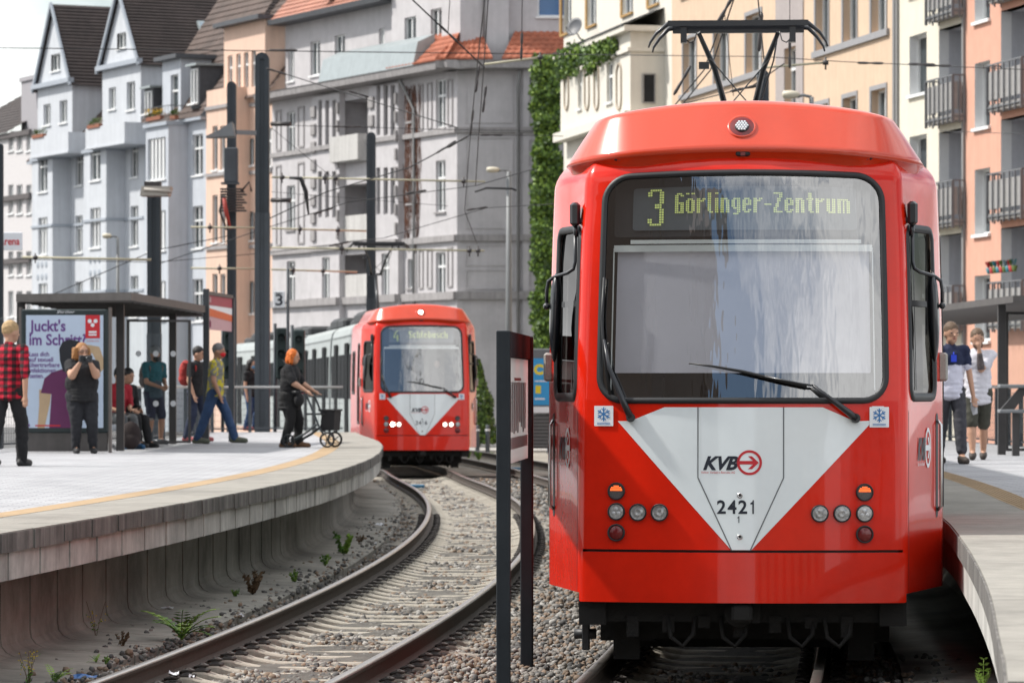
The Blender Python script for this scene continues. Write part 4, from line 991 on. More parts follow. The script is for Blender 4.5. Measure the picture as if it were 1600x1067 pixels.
q = MB(); q.prism([(-.2, 19.85), (-.25, 20.1), (1.0, 20.15), (1.0, 19.85)], -.1, xb_-.2, 'x'); q.prism([(-.4, 21.95), (-.45, 22.2), (2.0, 22.3), (2.0, 21.9)], xb_-.3, W+.1, 'x'); h.part(q, 'attic_eaves', SLATE)
q = MB(); courses(q, (-.2, -.1, 20.05), (14, -.1, 20.05), (14, 5, 25.5), (-.2, 5, 25.5), 22); h.part(q, 'roof', REDP)
q = MB(); courses(q, (W-5.5, -.95, 16.45), (W+.9, -.95, 16.45), (W-.6, .7, 18.1), (W-4.5, .7, 18.0), 6, .05, .06, 18); q.T = TR2
courses(q, (-.95, -.95, 16.46), (1.6, -.95, 16.46), (1.0, 1.6, 18.0), (.3, 1.6, 18.0), 6, .05, .06, 8); courses(q, (2.0, -.95, 16.46), (9, -.95, 16.46), (9, 1.6, 17.9), (2.6, 1.6, 17.9), 6, .05, .06, 22); q.T = None
h.part(q, 'corner_roof', REDT)
for u0, u1, zz in ((h.U(505), h.U(516), 21.2), (h.U(545), h.U(556), 21.2)):
    q = MB(); q.box(u0, u1, .1, 2.2, 20.6, 22.6); dd = h.part(q, 'dormer', SLATE); window(h.root, u0+.1, u1-.1, 20.7, 22.3, -.1, 'two')
q = MB()
for px_ in (653, 783+9): pass
q.tube([(h.U(640), -.5, 16.0), (h.U(642), -.2, 15.3), (h.U(650), -.12, 14.6), (h.U(650), -.12, 0)], .07, 8); q.T = TR2; q.tube([(2.78, -.5, 16.0), (2.72, -.15, 15.2), (2.72, -.15, 0)], .07, 8); q.tube([(1.2, .8, 22), (1.2, .8, 17.2)], .05, 8); q.T = None
h.part(q, 'downpipe', DPIPE)
# dry creeper on the grey wall
q = MB(); rr_ = random.Random(3)
for k in range(26):
    x = h.U(628)+rr_.uniform(0, 1.9); z = rr_.uniform(8, 10); pts = []
    while z < 15.8: pts.append((x, -.04, z)); x += rr_.uniform(-.16, .16); z += rr_.uniform(.3, .6)
    q.tube(pts, .018, 4)
c_ = q.build('creeper', M('dry_brown_creeper', (.12, .05, .03), .9, var=.3), h.root)
# ---- peach house
h = Lhouse('terrace_house', 'narrow peach coloured house with a bay, behind the two tall masts', 21.5, 30.4, group=GH); W = 8.9
p = 1.0; b0, b1 = h.U(323, p), h.U(362, p)
for r in ((197, 266), (305, 379), (428, 500)):
    for c_ in ((332, 340), (344, 352)): h.win(*c_, *r, p, 'plain')
for r in ((217, 259), (331, 376), (440, 490)): h.win(383, 397, *r, 0, 'two')
h.win(418, 425, 200, 260, 0)
h.front([(0, W, -.4, 16.4, 0), (b0, b1, 3.0, 17.0, p)], PEACH)
q = MB()
for zz in (16.0, 12.6, 8.9): q.box(b0-.04, b1+.04, -p-.1, -p+.01, zz, zz+.18); q.box(b1+.045, W, -.08, 0, zz, zz+.18)
h.parts(q, 'string_course', GREYD)
q = MB(); a0, a1 = h.U(350, .2), h.U(414, .2); hl = [(h.U(a_, .2), h.U(b_, .2), h.Z(375, 140, .2), h.Z(375, 84, .2)) for a_, b_ in ((356, 363), (369, 376), (381, 388), (393, 400))]
wallgrid(q, a0, a1, 16.4, 20.2, -.2, hl, .2); q.quad((a1, -.2, 16.4), (a1, 3, 16.4), (a1, 3, 20.2), (a1, -.2, 20.2)); q.quad((a0, -.2, 16.4), (a0, 3, 16.4), (a0, 3, 20.2), (a0, -.2, 20.2))
h.part(q, 'attic_wall', PEACH)
for x_ in hl: window(h.root, *x_, -.2, 'tee', sill=False)
q = MB(); q.box(a0-.3, a1+.3, -.7, 3, 20.2, 20.42); h.part(q, 'flat_dormer_roof', SLATE)
q = MB(); courses(q, (0, -.3, 16.4), (W, -.3, 16.4), (W, 6, 24.5), (0, 6, 24.5), 26); h.part(q, 'roof', BROWN)
for a_, b_, t_ in ((380, 412, 6), (430, 470, 12)):
    pass
for x_ in (3.2, 5.6, 7.8):
    q = MB(); q.T = Matrix.Translation((x_, 2.55, 20.55)) @ Matrix.Rotation(R(52), 4, 'X'); q.box(-.35, .35, -.6, .6, 0, .1); q.mi = 1; q.box(-.27, .27, -.52, .52, .1, .115); h.part(q, 'roof_light', [WFR, GLS])
# ---- blue houses
def dorm(h, u0, u1, z0, z1, y0=-.1, roof=True):
    q = MB(); q.box(u0, u1, y0, 3, z0, z1); h.part(q, 'dormer', SLATE); window(h.root, u0+.15, u1-.15, z0+.25, z1-.15, y0-.17, 'two')
    q = MB(); q.box(u0-.15, u1+.15, y0-.25, 3, z1, z1+.12); h.part(q, 'dormer_roof', ZINC)
h = Lhouse('terrace_house', 'blue-grey house with five-light bay and yellow balcony flowers, left of the peach house', 30.4, 39.5, group=GH); W = 9.1
p = 1.1; b0, b1 = h.U(228, p), h.U(263, p)
h.win(231, 259, 216, 281, p, 'quint'); h.win(231, 259, 330, 392, p, 'quint'); h.win(231, 259, 440, 500, p, 'quint')
for r in ((210, 274), (322, 388), (436, 502)): h.win(301, 317, *r, 0)
h.front([(0, W, -.4, 15.9, 0), (b0, b1, -.4, 15.6, p)], BLUW2)
q = MB(); courses(q, (0, -.3, 15.9), (W, -.3, 15.9), (W, 6, 25.5), (0, 6, 25.5), 28); h.part(q, 'roof', BROWN)
q = MB(); u0, u1 = h.U(254, .0), h.U(277, 0); wallgrid(q, u0, u1+.5, 15.7, 19.2, 0, [(u0+1.2, u0+2.3, 15.9, 18.4)], .2); q.quad((u1+.5, 0, 15.7), (u1+.5, 3, 15.7), (u1+.5, 3, 19.2), (u1+.5, 0, 19.2)); h.part(q, 'attic_wall', BLUW2)
window(h.root, u0+1.2, u0+2.3, 15.9, 18.4, 0, 'tee', sill=False)
q = MB(); q.box(u0-.3, u1+.8, -.4, 3, 19.2, 19.42); h.part(q, 'flat_dormer_roof', SLATE)
q = MB(); q.box(b0-.08, b1+.08, -p-.15, 0, 15.6, 15.8); q.box(-.1, W+.1, -.35, 0, 15.75, 15.9); h.part(q, 'eaves_cornice', BLUES)
q = MB()
for zz in (15.8, 16.5):
    q.box(b0, b1, -p-.03, -p, zz+.1, zz+.14); q.box(b1-.03, b1, -p, 0, zz+.1, zz+.14)
for k in range(9): x_ = b0+(b1-b0)*k/8; q.box(x_-.012, x_+.012, -p-.02, -p, 15.8, 16.6)
h.part(q, 'balcony_rail', M('iron_rail', (.08, .085, .09), .5))
dorm(h, W-1.9, W-.7, 16.4, 18.6); dorm(h, .4, 1.7, 16.3, 17.9)
FLW = M('yellow_flowers', (.55, .33, .02), .8, var=.3); LEAFB = M('balcony_leaves', (.08, .13, .03), .8, var=.4)
def tuft(mb, c, r, n, s, rr=random, flat=1):
    for _ in range(n):
        v = Vector((rr.gauss(0, 1), rr.gauss(0, 1), rr.gauss(0, 1)*flat)).normalized()*r*rr.uniform(.3, 1); p_ = Vector(c)+v
        a = Vector((rr.gauss(0, 1), rr.gauss(0, 1), rr.gauss(0, 1))).normalized(); b = a.orthogonal().normalized()*s*rr.uniform(.6, 1.3); a = a.cross(b).normalized()*s*.6
        mb.add([p_-b, p_-a*.9, p_+b, p_+a*.9], [(0, 1, 2, 3)])
def planter(h, u0, u1, y, z, flower=None):
    q = MB(); q.box(u0, u1, y-.12, y+.1, z, z+.2); q.mi = 1
    for k in range(6): tuft(q, (u0+(u1-u0)*(k+.5)/6, y, z+.35), .22, 18, .07)
    if flower:
        q.mi = 2
        for k in range(6): tuft(q, (u0+(u1-u0)*(k+.5)/6, y-.05, z+.45), .26, 16, .08)
    h.part(q, 'planter_box', [M('terracotta', (.25, .10, .06), .9), LEAFB, FLW])
planter(h, b0+.3, b1-.9, -p, 15.95, True); planter(h, b1-.5, b1+.2, -.7, 15.9)
def gable_house(label, v0, v1, bay, gab, apex, wcols, mat, rec, balc, wg, nrw):
    h = Lhouse('terrace_house', label, v0, v1, group=GH); W = v1-v0; p = 1.1; zc = 14.9
    b0, b1 = h.U(bay[0], p), h.U(bay[1], p)
    for i, r in enumerate(wcols[2]): h.win(wcols[0], wcols[1], *r, p, 'cross' if i == 0 else 'tri')
    for r in rec[2]: h.win(rec[0], rec[1], *r, 0)
    h.front([(0, W, -.4, zc, 0), (b0, b1, -.4, zc-.1, p)], mat)
    q = MB(); q.box(b0-.1, b1+.1, -p-.12, .0, zc-.1, zc+.08); q.box(-.1, b0-.11, -.3, 0, zc-.05, zc+.1); q.box(b1+.11, W+.05, -.3, 0, zc-.05, zc+.1)
    for zz in nrw: q.box(b0-.03, b1+.03, -p-.07, -p+.01, zz, zz+.14); q.box(b1+.032, W, -.06, 0, zz, zz+.14); q.box(b1-.01, b1+.06, -p+.012, 0, zz, zz+.14)
    h.parts(q, 'string_course', BLUES)
    # relief rosettes under the bay windows
    q = MB()
    for k in range(3):
        for j in range(2): x_ = b0+(b1-b0)*(.3+.2*k); q.lathe([(.22, 0), (.16, -.05), (.1, -.02), (.04, -.06), (.001, -.06)], (x_, -p, 8.2+j*.7), 8, 'y')
    h.parts(q, 'relief_panel', BLUES)
    # balcony parapet on top of the bay
    q = MB(); x0, x1 = h.U(balc[0], p+.5), h.U(balc[1], p+.5); q.box(x0, x1, -p-.55, -p-.45, zc+.08, zc+1.15); q.box(x1-.1, x1, -p-.45, .6, zc+.08, zc+1.15); q.box(x0, x0+.1, -p-.45, .6, zc+.08, zc+1.15); q.box(x0-.05, x1+.05, -p-.6, .6, zc, zc+.07)
    h.part(q, 'balcony_parapet', mat)
    planter(h, x0+.4, x0+2.3, -p-.5, zc+1.1)
    # upper storey and gable, set at the facade plane
    g0, g1 = h.U(gab[0], -.3), h.U(gab[1], -.3); zg = h.Z(gab[0], gab[2], -.3); xa = (g0+g1)/2; za = h.Z(apex[0], apex[1], -.3)
    q = MB(); hl = []
    for a_, b_, t_, bb in wg: hl.append((h.U(a_, -.3), h.U(b_, -.3), h.Z((a_+b_)/2, bb, -.3), h.Z((a_+b_)/2, t_, -.3)))
    wallgrid(q, g0, g1, zc-.2, zg, .3, hl[:-1], .2)
    gx = hl[-1]; 
    # triangle with its small window opening
    v_, f_ = poly2([(g0, zg), (g1, zg), (xa, za)], [[(gx[0], gx[2]), (gx[1], gx[2]), (gx[1], gx[3]), (gx[0], gx[3])]]); q.add([(x_, .3, z_) for x_, z_ in v_], f_)
    q.quad((g1, .3, zc-.2), (g1, 8, zc-.2), (g1, 8, zg), (g1, .3, zg)); q.quad((g0, .3, zc-.2), (g0, 8, zc-.2), (g0, 8, zg), (g0, .3, zg))
    h.part(q, 'gable_wall', BLUEW)
    for x_ in hl: window(h.root, *x_, .3, 'two', sill=True)
    q = MB(); q.box(g0-.25, g1+.25, -.05, .3, zg-.28, zg-.02); h.part(q, 'gable_cornice', BLUES)
    q = MB(); ov = .35; sl = (za-zg)/(xa-g0)
    courses(q, (g1+.3, .1, zg-.3*sl), (g1+.3, 11, zg-.3*sl), (xa, 11, za+.05), (xa, .1, za+.05), 24, .07); courses(q, (g0-.3, 11, zg-.3*sl), (g0-.3, .1, zg-.3*sl), (xa, .1, za+.05), (xa, 11, za+.05), 24, .07)
    h.part(q, 'gable_roof', DKBR)
    q = MB(); q.bar((g0-.3, .05, zg-.3*sl), (xa, .05, za+.1), .12, .18); q.bar((g1+.3, .05, zg-.3*sl), (xa, .05, za+.1), .12, .18); h.part(q, 'verge_board', BLUES)
    q = MB(); courses(q, (-.1, -.3, zc+.1), (W+.05, -.3, zc+.1), (W+.05, 5, zc+6), (-.1, 5, zc+6), 18); h.part(q, 'roof', BROWN)
    return h, g1, zg, sl, xa, za
r1 = gable_house('pale blue gabled house with a roof light beside its gable, nearer of the two', 39.5, 49.1, (131, 166), (160, 220, 104), (186, -14), (141, 157, ((220, 282), (325, 387), (433, 500))), BLUEW,
            (204, 216, ((215, 277), (322, 385), (431, 495))), (135, 196), [(170, 181, 137, 171), (198, 211, 128, 172), (183, 197, 52, 76)], (11.0, 7.1))
q = MB(); hh, g1, zg, sl, xa, za = r1; t_ = .42; ang = math.atan(sl); q.T = Matrix.Translation((g1+(xa-g1)*t_, 5.2, zg+(za-zg)*t_)) @ Matrix.Rotation(math.pi/2, 4, 'Z').inverted() @ Matrix.Rotation(0, 4, 'X')
q.T = Matrix.Translation((g1+(xa-g1)*t_+.05, 4.6, zg+(za-zg)*t_+.05)) @ Matrix.Rotation(ang, 4, 'Y'); q.box(-.65, .65, -.45, .45, 0, .14); q.mi = 1; q.box(-.52, .52, -.34, .34, .14, .16); hh.part(q, 'roof_light', [ZINC, M('bright_roof_glass', (.25, .32, .38), .1, var=.1)])
gable_house('pale blue gabled house, the farther of the two gabled ones, leftmost', 49.1, 57.8, (50, 82), (59, 113, 133), (88, 8), (60, 74, ((240, 300), (340, 398), (443, 500))), BLUEW,
            (118, 129, ((234, 290), (337, 395), (440, 500))), (49, 108), [(68, 79, 163, 196), (93, 105, 157, 192), (80, 94, 85, 111)], (11.0, 7.1))
# ---- far cream house
h = Lhouse('terrace_house', 'off-white house with dark roof at the far end, cut by the left edge', 57.8, 76, group=GH); W = 18.2
for c_ in ((13, 21), (26, 35), (41, 49)):
    for r in ((205, 236), (289, 334), (393, 430), (455, 495)): h.win(*c_, *r, 0, 'two')
h.front([(0, W, -.4, 16.9, 0)], FARW, gm=GLD)
q = MB()
for zz in (9.2, 12.9, 16.6): q.box(0, W, -.2, 0, zz, zz+.3)
h.parts(q, 'string_course', M('dark_gutter', (.10, .09, .09), .8))
q = MB(); courses(q, (0, -.3, 16.9), (W-3.5, -.3, 16.9), (W-5, 6, 20.5), (0, 6, 20.5), 14); h.part(q, 'roof', DKBR)
q = MB(); q.box(h.U(8), h.U(30), 1, 3, 17, 20.0); q.box(h.U(7), h.U(31), .9, 3.1, 20.0, 20.25); q.prism([(h.U(30), 17), (h.U(30), 19.4), (h.U(33), 18.2), (h.U(38), 17.7), (h.U(44), 18.2), (h.U(50), 19.2), (h.U(54), 17)], 1, 2)
h.part(q, 'chimney', M('chimney_render', (.33, .32, .34), .9, var=.1))
# ================= right side of the street
TAN = M('tan_render', (.60, .45, .325), .92, var=.08, scale=2, streak=.10, bump=.2, bscale=25)
TANR = M('grey_window_reveal', (.28, .28, .29), .85, var=.08)
WCR = M('pale_cream_render', (.66, .62, .52), .92, var=.06, scale=2, streak=.08, bump=.2, bscale=25)
SALM = M('salmon_render', (.62, .34, .25), .92, var=.08, scale=2, streak=.08, bump=.25, bscale=25)
LOGG = M('loggia_grey', (.46, .47, .50), .9, var=.08, streak=.1)
OCH = M('ochre_shutter', (.38, .23, .08), .7, var=.15)
h = Rhouse('town_house', 'cream house with satellite dish and green-draped oriel, above the large tram on the left', 29.4, 49.4, group='houses on the right of the street'); W = 20
for pl, pr, pt, pb in ((878, 893, -40, 52), (918, 932, -40, 40), (973, 989, -60, 22), (1014, 1030, -80, 8)): h.win(pl, pr, pt, pb, 0, 'two', sm=OCH)
h.win(1014, 1030, 76, 158, 0, 'two', sm=OCH)
p = 1.3; b0, b1 = h.U(876, p), h.U(985, p)
for r in ((903, 909, 112, 170), (948, 957, 98, 160)): h.win(*r, p, 'tee')
zb_ = h.Z(930, 192, p); zt = h.Z(930, 66, p)
h.front([(0, W, -.4, 24, 0), (b0, b1, zb_, zt, p), (b0, b1+.3, -.4, zb_-.35, p-.25)], CREAM)
for w_ in h.wins:
    if w_[4] == 0: q = MB(); q.box(w_[0]-.32, w_[0]-.02, -.05, .03, w_[2], w_[3]); h.part(q, 'shutter', OCH)
q = MB()
q.prism([(-p-.3, zb_-.35), (-p-.3, zb_), (0, zb_), (0, zb_-.35)], b0-.1, b1+.35, 'x'); q.prism([(-p-.12, zt-.9), (-p-.12, zt-.75), (0, zt-.75), (0, zt-.9)], b0, b1+.1, 'x'); q.prism([(-p-.3, zt-.15), (-p-.3, zt+.05), (0, zt+.05), (0, zt-.15)], b0-.1, b1+.3, 'x')
h.part(q, 'oriel_cornice', CREAM)
q = MB(); courses(q, (b0-.1, -p-.35, zt+.06), (b1+.35, -p-.35, zt+.06), (b1, 0, zt+.75), (b0, 0, zt+.75), 4, .05); h.part(q, 'oriel_roof', SLATE)
q = MB()
for c_ in (886, 918, 933, 968):
    u = h.U(c_, p); zz0, zz1 = h.Z(c_, 172, p), h.Z(c_, 100, p)
    pts = [(u+.42*math.cos(t), -p-.03, (zz1-.4 if math.sin(t) > 0 else zz0+.4)+.4*math.sin(t)) for t in np.linspace(0, 2*math.pi, 21)]; q.tube(pts, .045, 5, caps=False)
h.parts(q, 'oval_moulding', M('moulding_beige', (.40, .34, .27), .9))
TS2 = Matrix.Translation((b1, -p, 0)) @ Matrix.Rotation(math.pi/2, 4, 'Z'); window(h.root, .45, .95, h.Z(990, 160, p), h.Z(990, 113, p), -.19, 'plain', T=TS2, gm=GLD, fm=STN, sill=False)
q = MB(); c = Vector((h.U(897, .9), -.9, h.Z(897, 42, .9)))
ds = empty('satellite_dish', (0, 0, 0), 0, 'round dark grey satellite dish on the cream facade', 'satellite dish')
q.T = Matrix.Translation(h.O) @ Matrix.Rotation(h.rz, 4, 'Z') @ Matrix.Translation(c) @ Matrix.Rotation(R(38), 4, 'Z') @ Matrix.Rotation(R(-20), 4, 'X')
q.lathe([(.40, 0), (.40, -.012), (.3, .05), (.15, .09), (.001, .10)], (0, 0, 0), 28, 'y'); q.lathe([(.40, 0), (.3, .062), (.15, .10), (.001, .11)], (0, 0, 0), 28, 'y'); q.build('reflector_dish', M('dish_grey', (.085, .09, .10), .5, var=.15), ds)
q2 = MB(); q2.T = q.T; q2.tube([(0, .08, -.1), (0, .5, -.3), (0, .9, -.3)], .03, 6); q2.tube([(0, .05, -.35), (0, -.4, -.25)], .015, 6); q2.ell((0, -.42, -.22), (.05, .07, .05)); q2.build('dish_arm', DPIPE, ds)
cream = h
# ---- tan house
h = Rhouse('town_house', 'long tan house with grey window surrounds, behind the pantograph of the large tram', 0, 29.4, group='houses on the right of the street'); W = 29.4
z0_, z1_ = 12.6, 14.5
for pl, pr in ((1068, 1088), (1116, 1138), (1166, 1190), (1275, 1295), (1318, 1339), (1362, 1385)):
    a, b = h.U(pl), h.U(pr)
    for zz in (z0_-7.4, z0_-3.7, z0_, z0_+3.7): h.wins.append((a, b, zz, zz+1.95, 0, 'two', {}))
a, b = h.U(1229), h.U(1242); h.wins += [(a, b, 15.9, 17.4, 0, 'plain', {}), (a-.2, b+.2, 11.0, 13.0, 0, 'cross', {}), (a-.2, b+.2, 7.2, 9.2, 0, 'cross', {})]
h.front([(0, W, -.4, 24, 0)], TAN, revm=TANR, sill=False, depth=.26)
q = MB()
for zz in (z0_-7.4, z0_-3.7, z0_, z0_+3.7):
    for c0, c1 in ((1064, 1192), (1272, 1390)): q.box(h.U(c0), h.U(c1), -.10, 0, zz-.22, zz-.02)
for w_ in h.wins:
    if w_[5] == 'two':
        for a_, b_, c_, d_ in ((w_[0]-.16, w_[0]-.002, w_[2], w_[3]+.14), (w_[1]+.002, w_[1]+.10, w_[2], w_[3]+.14), (w_[0]-.002, w_[1]+.002, w_[3]+.002, w_[3]+.14)): q.box(a_, b_, -.035, 0, c_, d_)
h.parts(q, 'window_surround', TANR)
q = MB(); wallgrid(q, h.U(1213), h.U(1256), -.4, 24, -.03, [w_[:4] for w_ in h.wins if w_[5] != 'two'], .03); h.part(q, 'stair_strip', M('mauve_grey_render', (.36, .32, .31), .9, var=.08, streak=.1))
q = MB(); q.box(h.U(1399), h.U(1402), -.1, 0, -.4, 24); h.part(q, 'downpipe', DPIPE)
rvv = random.Random(2)
# ---- cream and salmon balcony blocks
RAIL = M('anthracite_rail', (.13, .135, .145), .5, var=.1); RPAN = M('balcony_panel_grey', (.30, .295, .29), .8, var=.12)
def balcony(h, x0, x1, y0, z, hh=1.05, panel=True):
    q = MB(); q.box(x0, x1, y0, -.002, z-.18, z); b = h.part(q, 'balcony', M('balcony_slab', (.30, .29, .275), .9, var=.15, streak=.3))
    q = MB(); q.box(x0-.02, x1+.02, y0-.04, y0, z+hh, z+hh+.04); q.box(x0-.02, x1+.02, y0-.04, y0, z-.1, z-.06); q.box(x1-.02, x1+.02, y0, 0, z+hh, z+hh+.04); q.box(x0-.02, x0+.02, y0, 0, z+hh, z+hh+.04); q.box(x1-.02, x1+.02, y0, 0, z-.1, z-.06)
    n = int((x1-x0)/.42)
    for k in range(n+1): x_ = x0+(x1-x0)*k/n; q.box(x_-.02, x_+.02, y0-.06, y0-.02, z-.26, z+hh)
    n = max(2, int(-y0/.35))
    for k in range(n+1): y_ = y0*k/n; q.box(x1-.02, x1+.03, y_-.02, y_+.02, z-.26, z+hh); q.box(x0-.03, x0+.02, y_-.02, y_+.02, z-.26, z+hh)
    q.build('railing', RAIL, b)
    if panel:
        q = MB(); q.box(x0+.03, x1-.03, y0+.002, y0+.02, z+.12, z+hh-.16); q.box(x1-.05, x1-.03, y0+.03, -.1, z+.12, z+hh-.16); q.box(x0+.03, x0+.05, y0+.03, -.1, z+.12, z+hh-.16); q.build('privacy_panel', RPAN, b)
    return b
def bal_house(label, v0, v1, mat, wpx, wrow, lpx, bpx, brow, pb, nb):
    h = Rhouse('town_house', label, v0, v1, group='houses on the right of the street'); W = v1-v0
    a, b = h.U(wpx[0]), h.U(wpx[1]); pm = sum(wpx)/2; zt = h.Z(pm, wrow[0]); zb = h.Z(pm, wrow[1])
    for k in range(-2, 4): h.wins.append((a, b, zb+2.93*k, zt+2.93*k, 0, 'plain', dict(depth=.3)))
    la, lb = h.U(lpx[0]), h.U(lpx[1]); zl_ = h.Z((bpx[0]), brow, pb)
    lg = [(la, lb, zl_+2.93*k, zl_+2.93*k+2.55) for k in range(-2, 4)]
    q = MB(); wallgrid(q, 0, W, -.4, 24, 0, [w_[:4] for w_ in h.wins]+lg, .3, 1)
    q.mi = 2
    for a_, b_, c, d in lg:
        q.quad((a_, 1.2, c), (b_, 1.2, c), (b_, 1.2, d), (a_, 1.2, d)); q.quad((a_, .3, c), (a_, 1.2, c), (a_, 1.2, d), (a_, .3, d)); q.quad((b_, .3, c), (b_, .3, d), (b_, 1.2, d), (b_, 1.2, c)); q.quad((a_, 0, d), (b_, 0, d), (b_, 1.2, d), (a_, 1.2, d)); q.quad((a_, 0, c), (b_, 0, c), (b_, 1.2, c), (a_, 1.2, c))
    h.part(q, 'wall', [mat, WFR, LOGG])
    for (a_, b_, c, d, p_, st, k) in h.wins: window(h.root, a_, b_, c, d, 0, st, **k)
    for i, (a_, b_, c, d) in enumerate(lg):
        window(h.root, a_+1.0, a_+1.8, c+.1, c+2.1, 1.02, 'plain', sill=False, gm=GLD); balcony(h, la, lb, -pb, c)
    q = MB(); q.box(-.03, 0.12, -.08, 0, -.4, 24); h.part(q, 'downpipe', DPIPE)
    return h
h = bal_house('pale cream block with grey railed balconies, between the tan and the salmon house', -6.5, 0, WCR, (1421, 1448), (54, 147), (1467, 1509), (1452, 1510), 186, .36, 5)
h = bal_house('salmon pink block with white window reveals and balconies, at the right edge', -30, -6.5, SALM, (1523, 1547), (97, 199), (1564, 1618), (1546, 1600), 165, .36, 5)
for k in range(9):
    q = MB(); q.mi = k % 3; c_ = (h.U(1548+k*5, .4), -.45, h.Z(1550, 422, .4)); q.lathe([(.05, -.1), (.09, .06), (.08, .06)], c_, 10); q.mi = (k+1) % 3
    for _ in range(9): a_ = rvv.uniform(0, 6.28); r_ = rvv.uniform(.02, .11); q.add([c_, (c_[0]+math.cos(a_)*r_, c_[1]+math.sin(a_)*r_, c_[2]+.2), (c_[0]+math.cos(a_+.8)*r_, c_[1]+math.sin(a_+.8)*r_, c_[2]+.24)], [(0, 1, 2)])
    h.part(q, 'flower_pot', [M('teal_pot', (.02, .16, .20), .5), M('red_geranium', (.40, .03, .03), .7), LEAFB])
# rest of the terrace behind: ridge roofs above the frame keep the skyline closed
# ---- invented blocks out of view behind the camera, for glass and paint to reflect
for k, (x, y, w_, d_, z_, m_) in enumerate(((-100, -36, 88, 14, 31, M('dark_brown_clinker', (.10, .075, .06), .9, var=.3)), (-4, -78, 24, 12, 20, TAN), (24, -60, 22, 12, 16, GREYW))):
    o = empty('unseen_reflection_block', (x, y, -.4), 0, ('tall brown', 'tan', 'grey')[k]+' block of flats across the junction behind the photographer', 'house', 'houses behind the photographer')
    q = MB(); wallgrid(q, 0, w_, 0, z_, 0, [], .2); q.box(0, w_, -d_, -.01, 0, z_); q.T = None; q.build('wall', m_, o)
    q = MB()
    for i in range(int(w_/2.8)):
        for j in range(int(z_/3.2)): q.box(1+i*2.8, 2.2+i*2.8, .0, .06, 1.2+j*3.2, 2.9+j*3.2)
    q.build('windows', GLS, o)
    q = MB(); q.prism([(0, z_), (-d_, z_), (-d_/2, z_+5)], 0, w_, 'x'); q.build('roof', BROWN, o)

q = MB(); q.box(-27, -13, -36, -6, -.4, 26); o = q.build('unseen_reflection_block', M('dark_brown_clinker', 0)); tag(o, 'dark brown corner block beside the junction, behind and left of the photographer', 'house', 'houses behind the photographer')  # side wing added out of view to darken the left of the windscreen reflection
# ================================================================ masts, wires and signals
MAST = M('anthracite_mast_paint', (.030, .040, .050), .55, var=.25, scale=1.5, streak=.15)
MASTL = M('faded_mast_paint', (.060, .072, .085), .6, var=.25, scale=1.5, streak=.2)
CABLE = M('overhead_wire', (.02, .02, .022), .6, .3, var=.1)
ROD = M('fibreglass_rod', (.42, .39, .28), .7, var=.15)
INSU = M('insulator_dark', (.035, .03, .03), .5, var=.2)
def mast(px, wpx, ytop, d, ybase, label, split=None, n=18):
    s = F/d; X = wx(px, d); zt = wz(ytop, d); zb = ybase; wd = wpx/s
    r = empty('catenary_mast', (X, d, zb), 0, label, 'mast', 'catenary masts of the stop')
    def sec(k): return [(-wd/2*k, -wd/2*k), (-wd*.16*k, -wd/2*k), (-wd*.16*k, -wd*.40*k), (wd*.16*k, -wd*.40*k), (wd*.16*k, -wd/2*k), (wd/2*k, -wd/2*k), (wd/2*k, wd/2*k), (-wd/2*k, wd/2*k)]
    H = zt-zb; hs = split-zb if split else H*.5
    q = MB(); q.loft([[(x, y, z) for x, y in sec(1)] for z in (0, hs)], caps=True); q.build('mast_foot', MASTL, r)
    q = MB(); q.loft([[(x*.94, y*.94, z) for x, y in sec(1)] for z in (hs+.003, H-wd*.45)], caps=True)
    pr = [(wd*.47*math.cos(t), H-wd*.45+wd*.45*math.sin(t)) for t in np.linspace(0, math.pi, 13)]; q.prism(pr, -wd*.47, wd*.47); q.build('mast_shaft', MAST, r)
    return r
m1 = mast(410, 23, 83, 88.5, .86, 'tallest dark grey catenary mast, standing on the left platform behind the orange-haired woman', split=wz(333, 88.5))
m2 = mast(362, 15, 128, 96, .0, 'thinner dark catenary mast with a red cable and clamps, just left of the tallest mast', split=wz(470, 96))
m3 = mast(580, 15, 207, 106, -.2, 'dark catenary mast rising behind the pantograph of the smaller tram')
m4 = mast(241, 22, 300, 92, -.2, 'square dark mast with a beige camera housing on top, behind the shelter')
m5 = mast(1192, 19, 110, 70, .0, 'dark round-topped mast seen between the legs of the large pantograph')
m6 = mast(1, 9, 225, 70, .0, 'dark mast cut by the left edge of the picture')
def part_at(root, q, name, mat):
    T = Matrix.Translation(-root.location); q.v = [tuple(T @ Vector(p)) for p in q.v]; return q.build(name, mat, root)
q = MB(); a = Vector(P(322, 213, 87)); b = Vector(P(395, 211, 88)); q.loft([[(a.x, a.y-.05, a.z-.04), (a.x, a.y+.25, a.z-.04), (a.x, a.y+.25, a.z), (a.x, a.y-.05, a.z)], [(wx(345, 87.5), 87.2, wz(215, 87.5)), (wx(345, 87.5), 87.9, wz(215, 87.5)), (wx(345, 87.5), 87.9, wz(204, 87.5)), (wx(345, 87.5), 87.2, wz(204, 87.5))],
    [(wx(370, 88), 87.2, wz(216, 88)), (wx(370, 88), 88, wz(216, 88)), (wx(366, 88), 88, wz(194, 88)), (wx(366, 88), 87.2, wz(194, 88))]], caps=True); q.bar(P(368, 207, 88), P(402, 208, 88.4), .07, .10); part_at(m1, q, 'street_light', M('lamp_grey', (.17, .18, .19), .5))
q = MB(); x, y, z = P(362, 265, 95.6); q.bbox(x-.17, x+.17, y-.3, y-.05, wz(286, 95.6), wz(232, 95.6), .02); q.box(x-.24, x+.2, y-.34, y-.04, wz(289, 95.6), wz(286, 95.6)); part_at(m2, q, 'cable_box', MASTL)
q = MB()
for k in range(9): zz = wz(296+k*4.2, 95.6); q.box(x-.26, x+.28+.05*(k % 3), y-.32, y-.02, zz-.025, zz+.012)
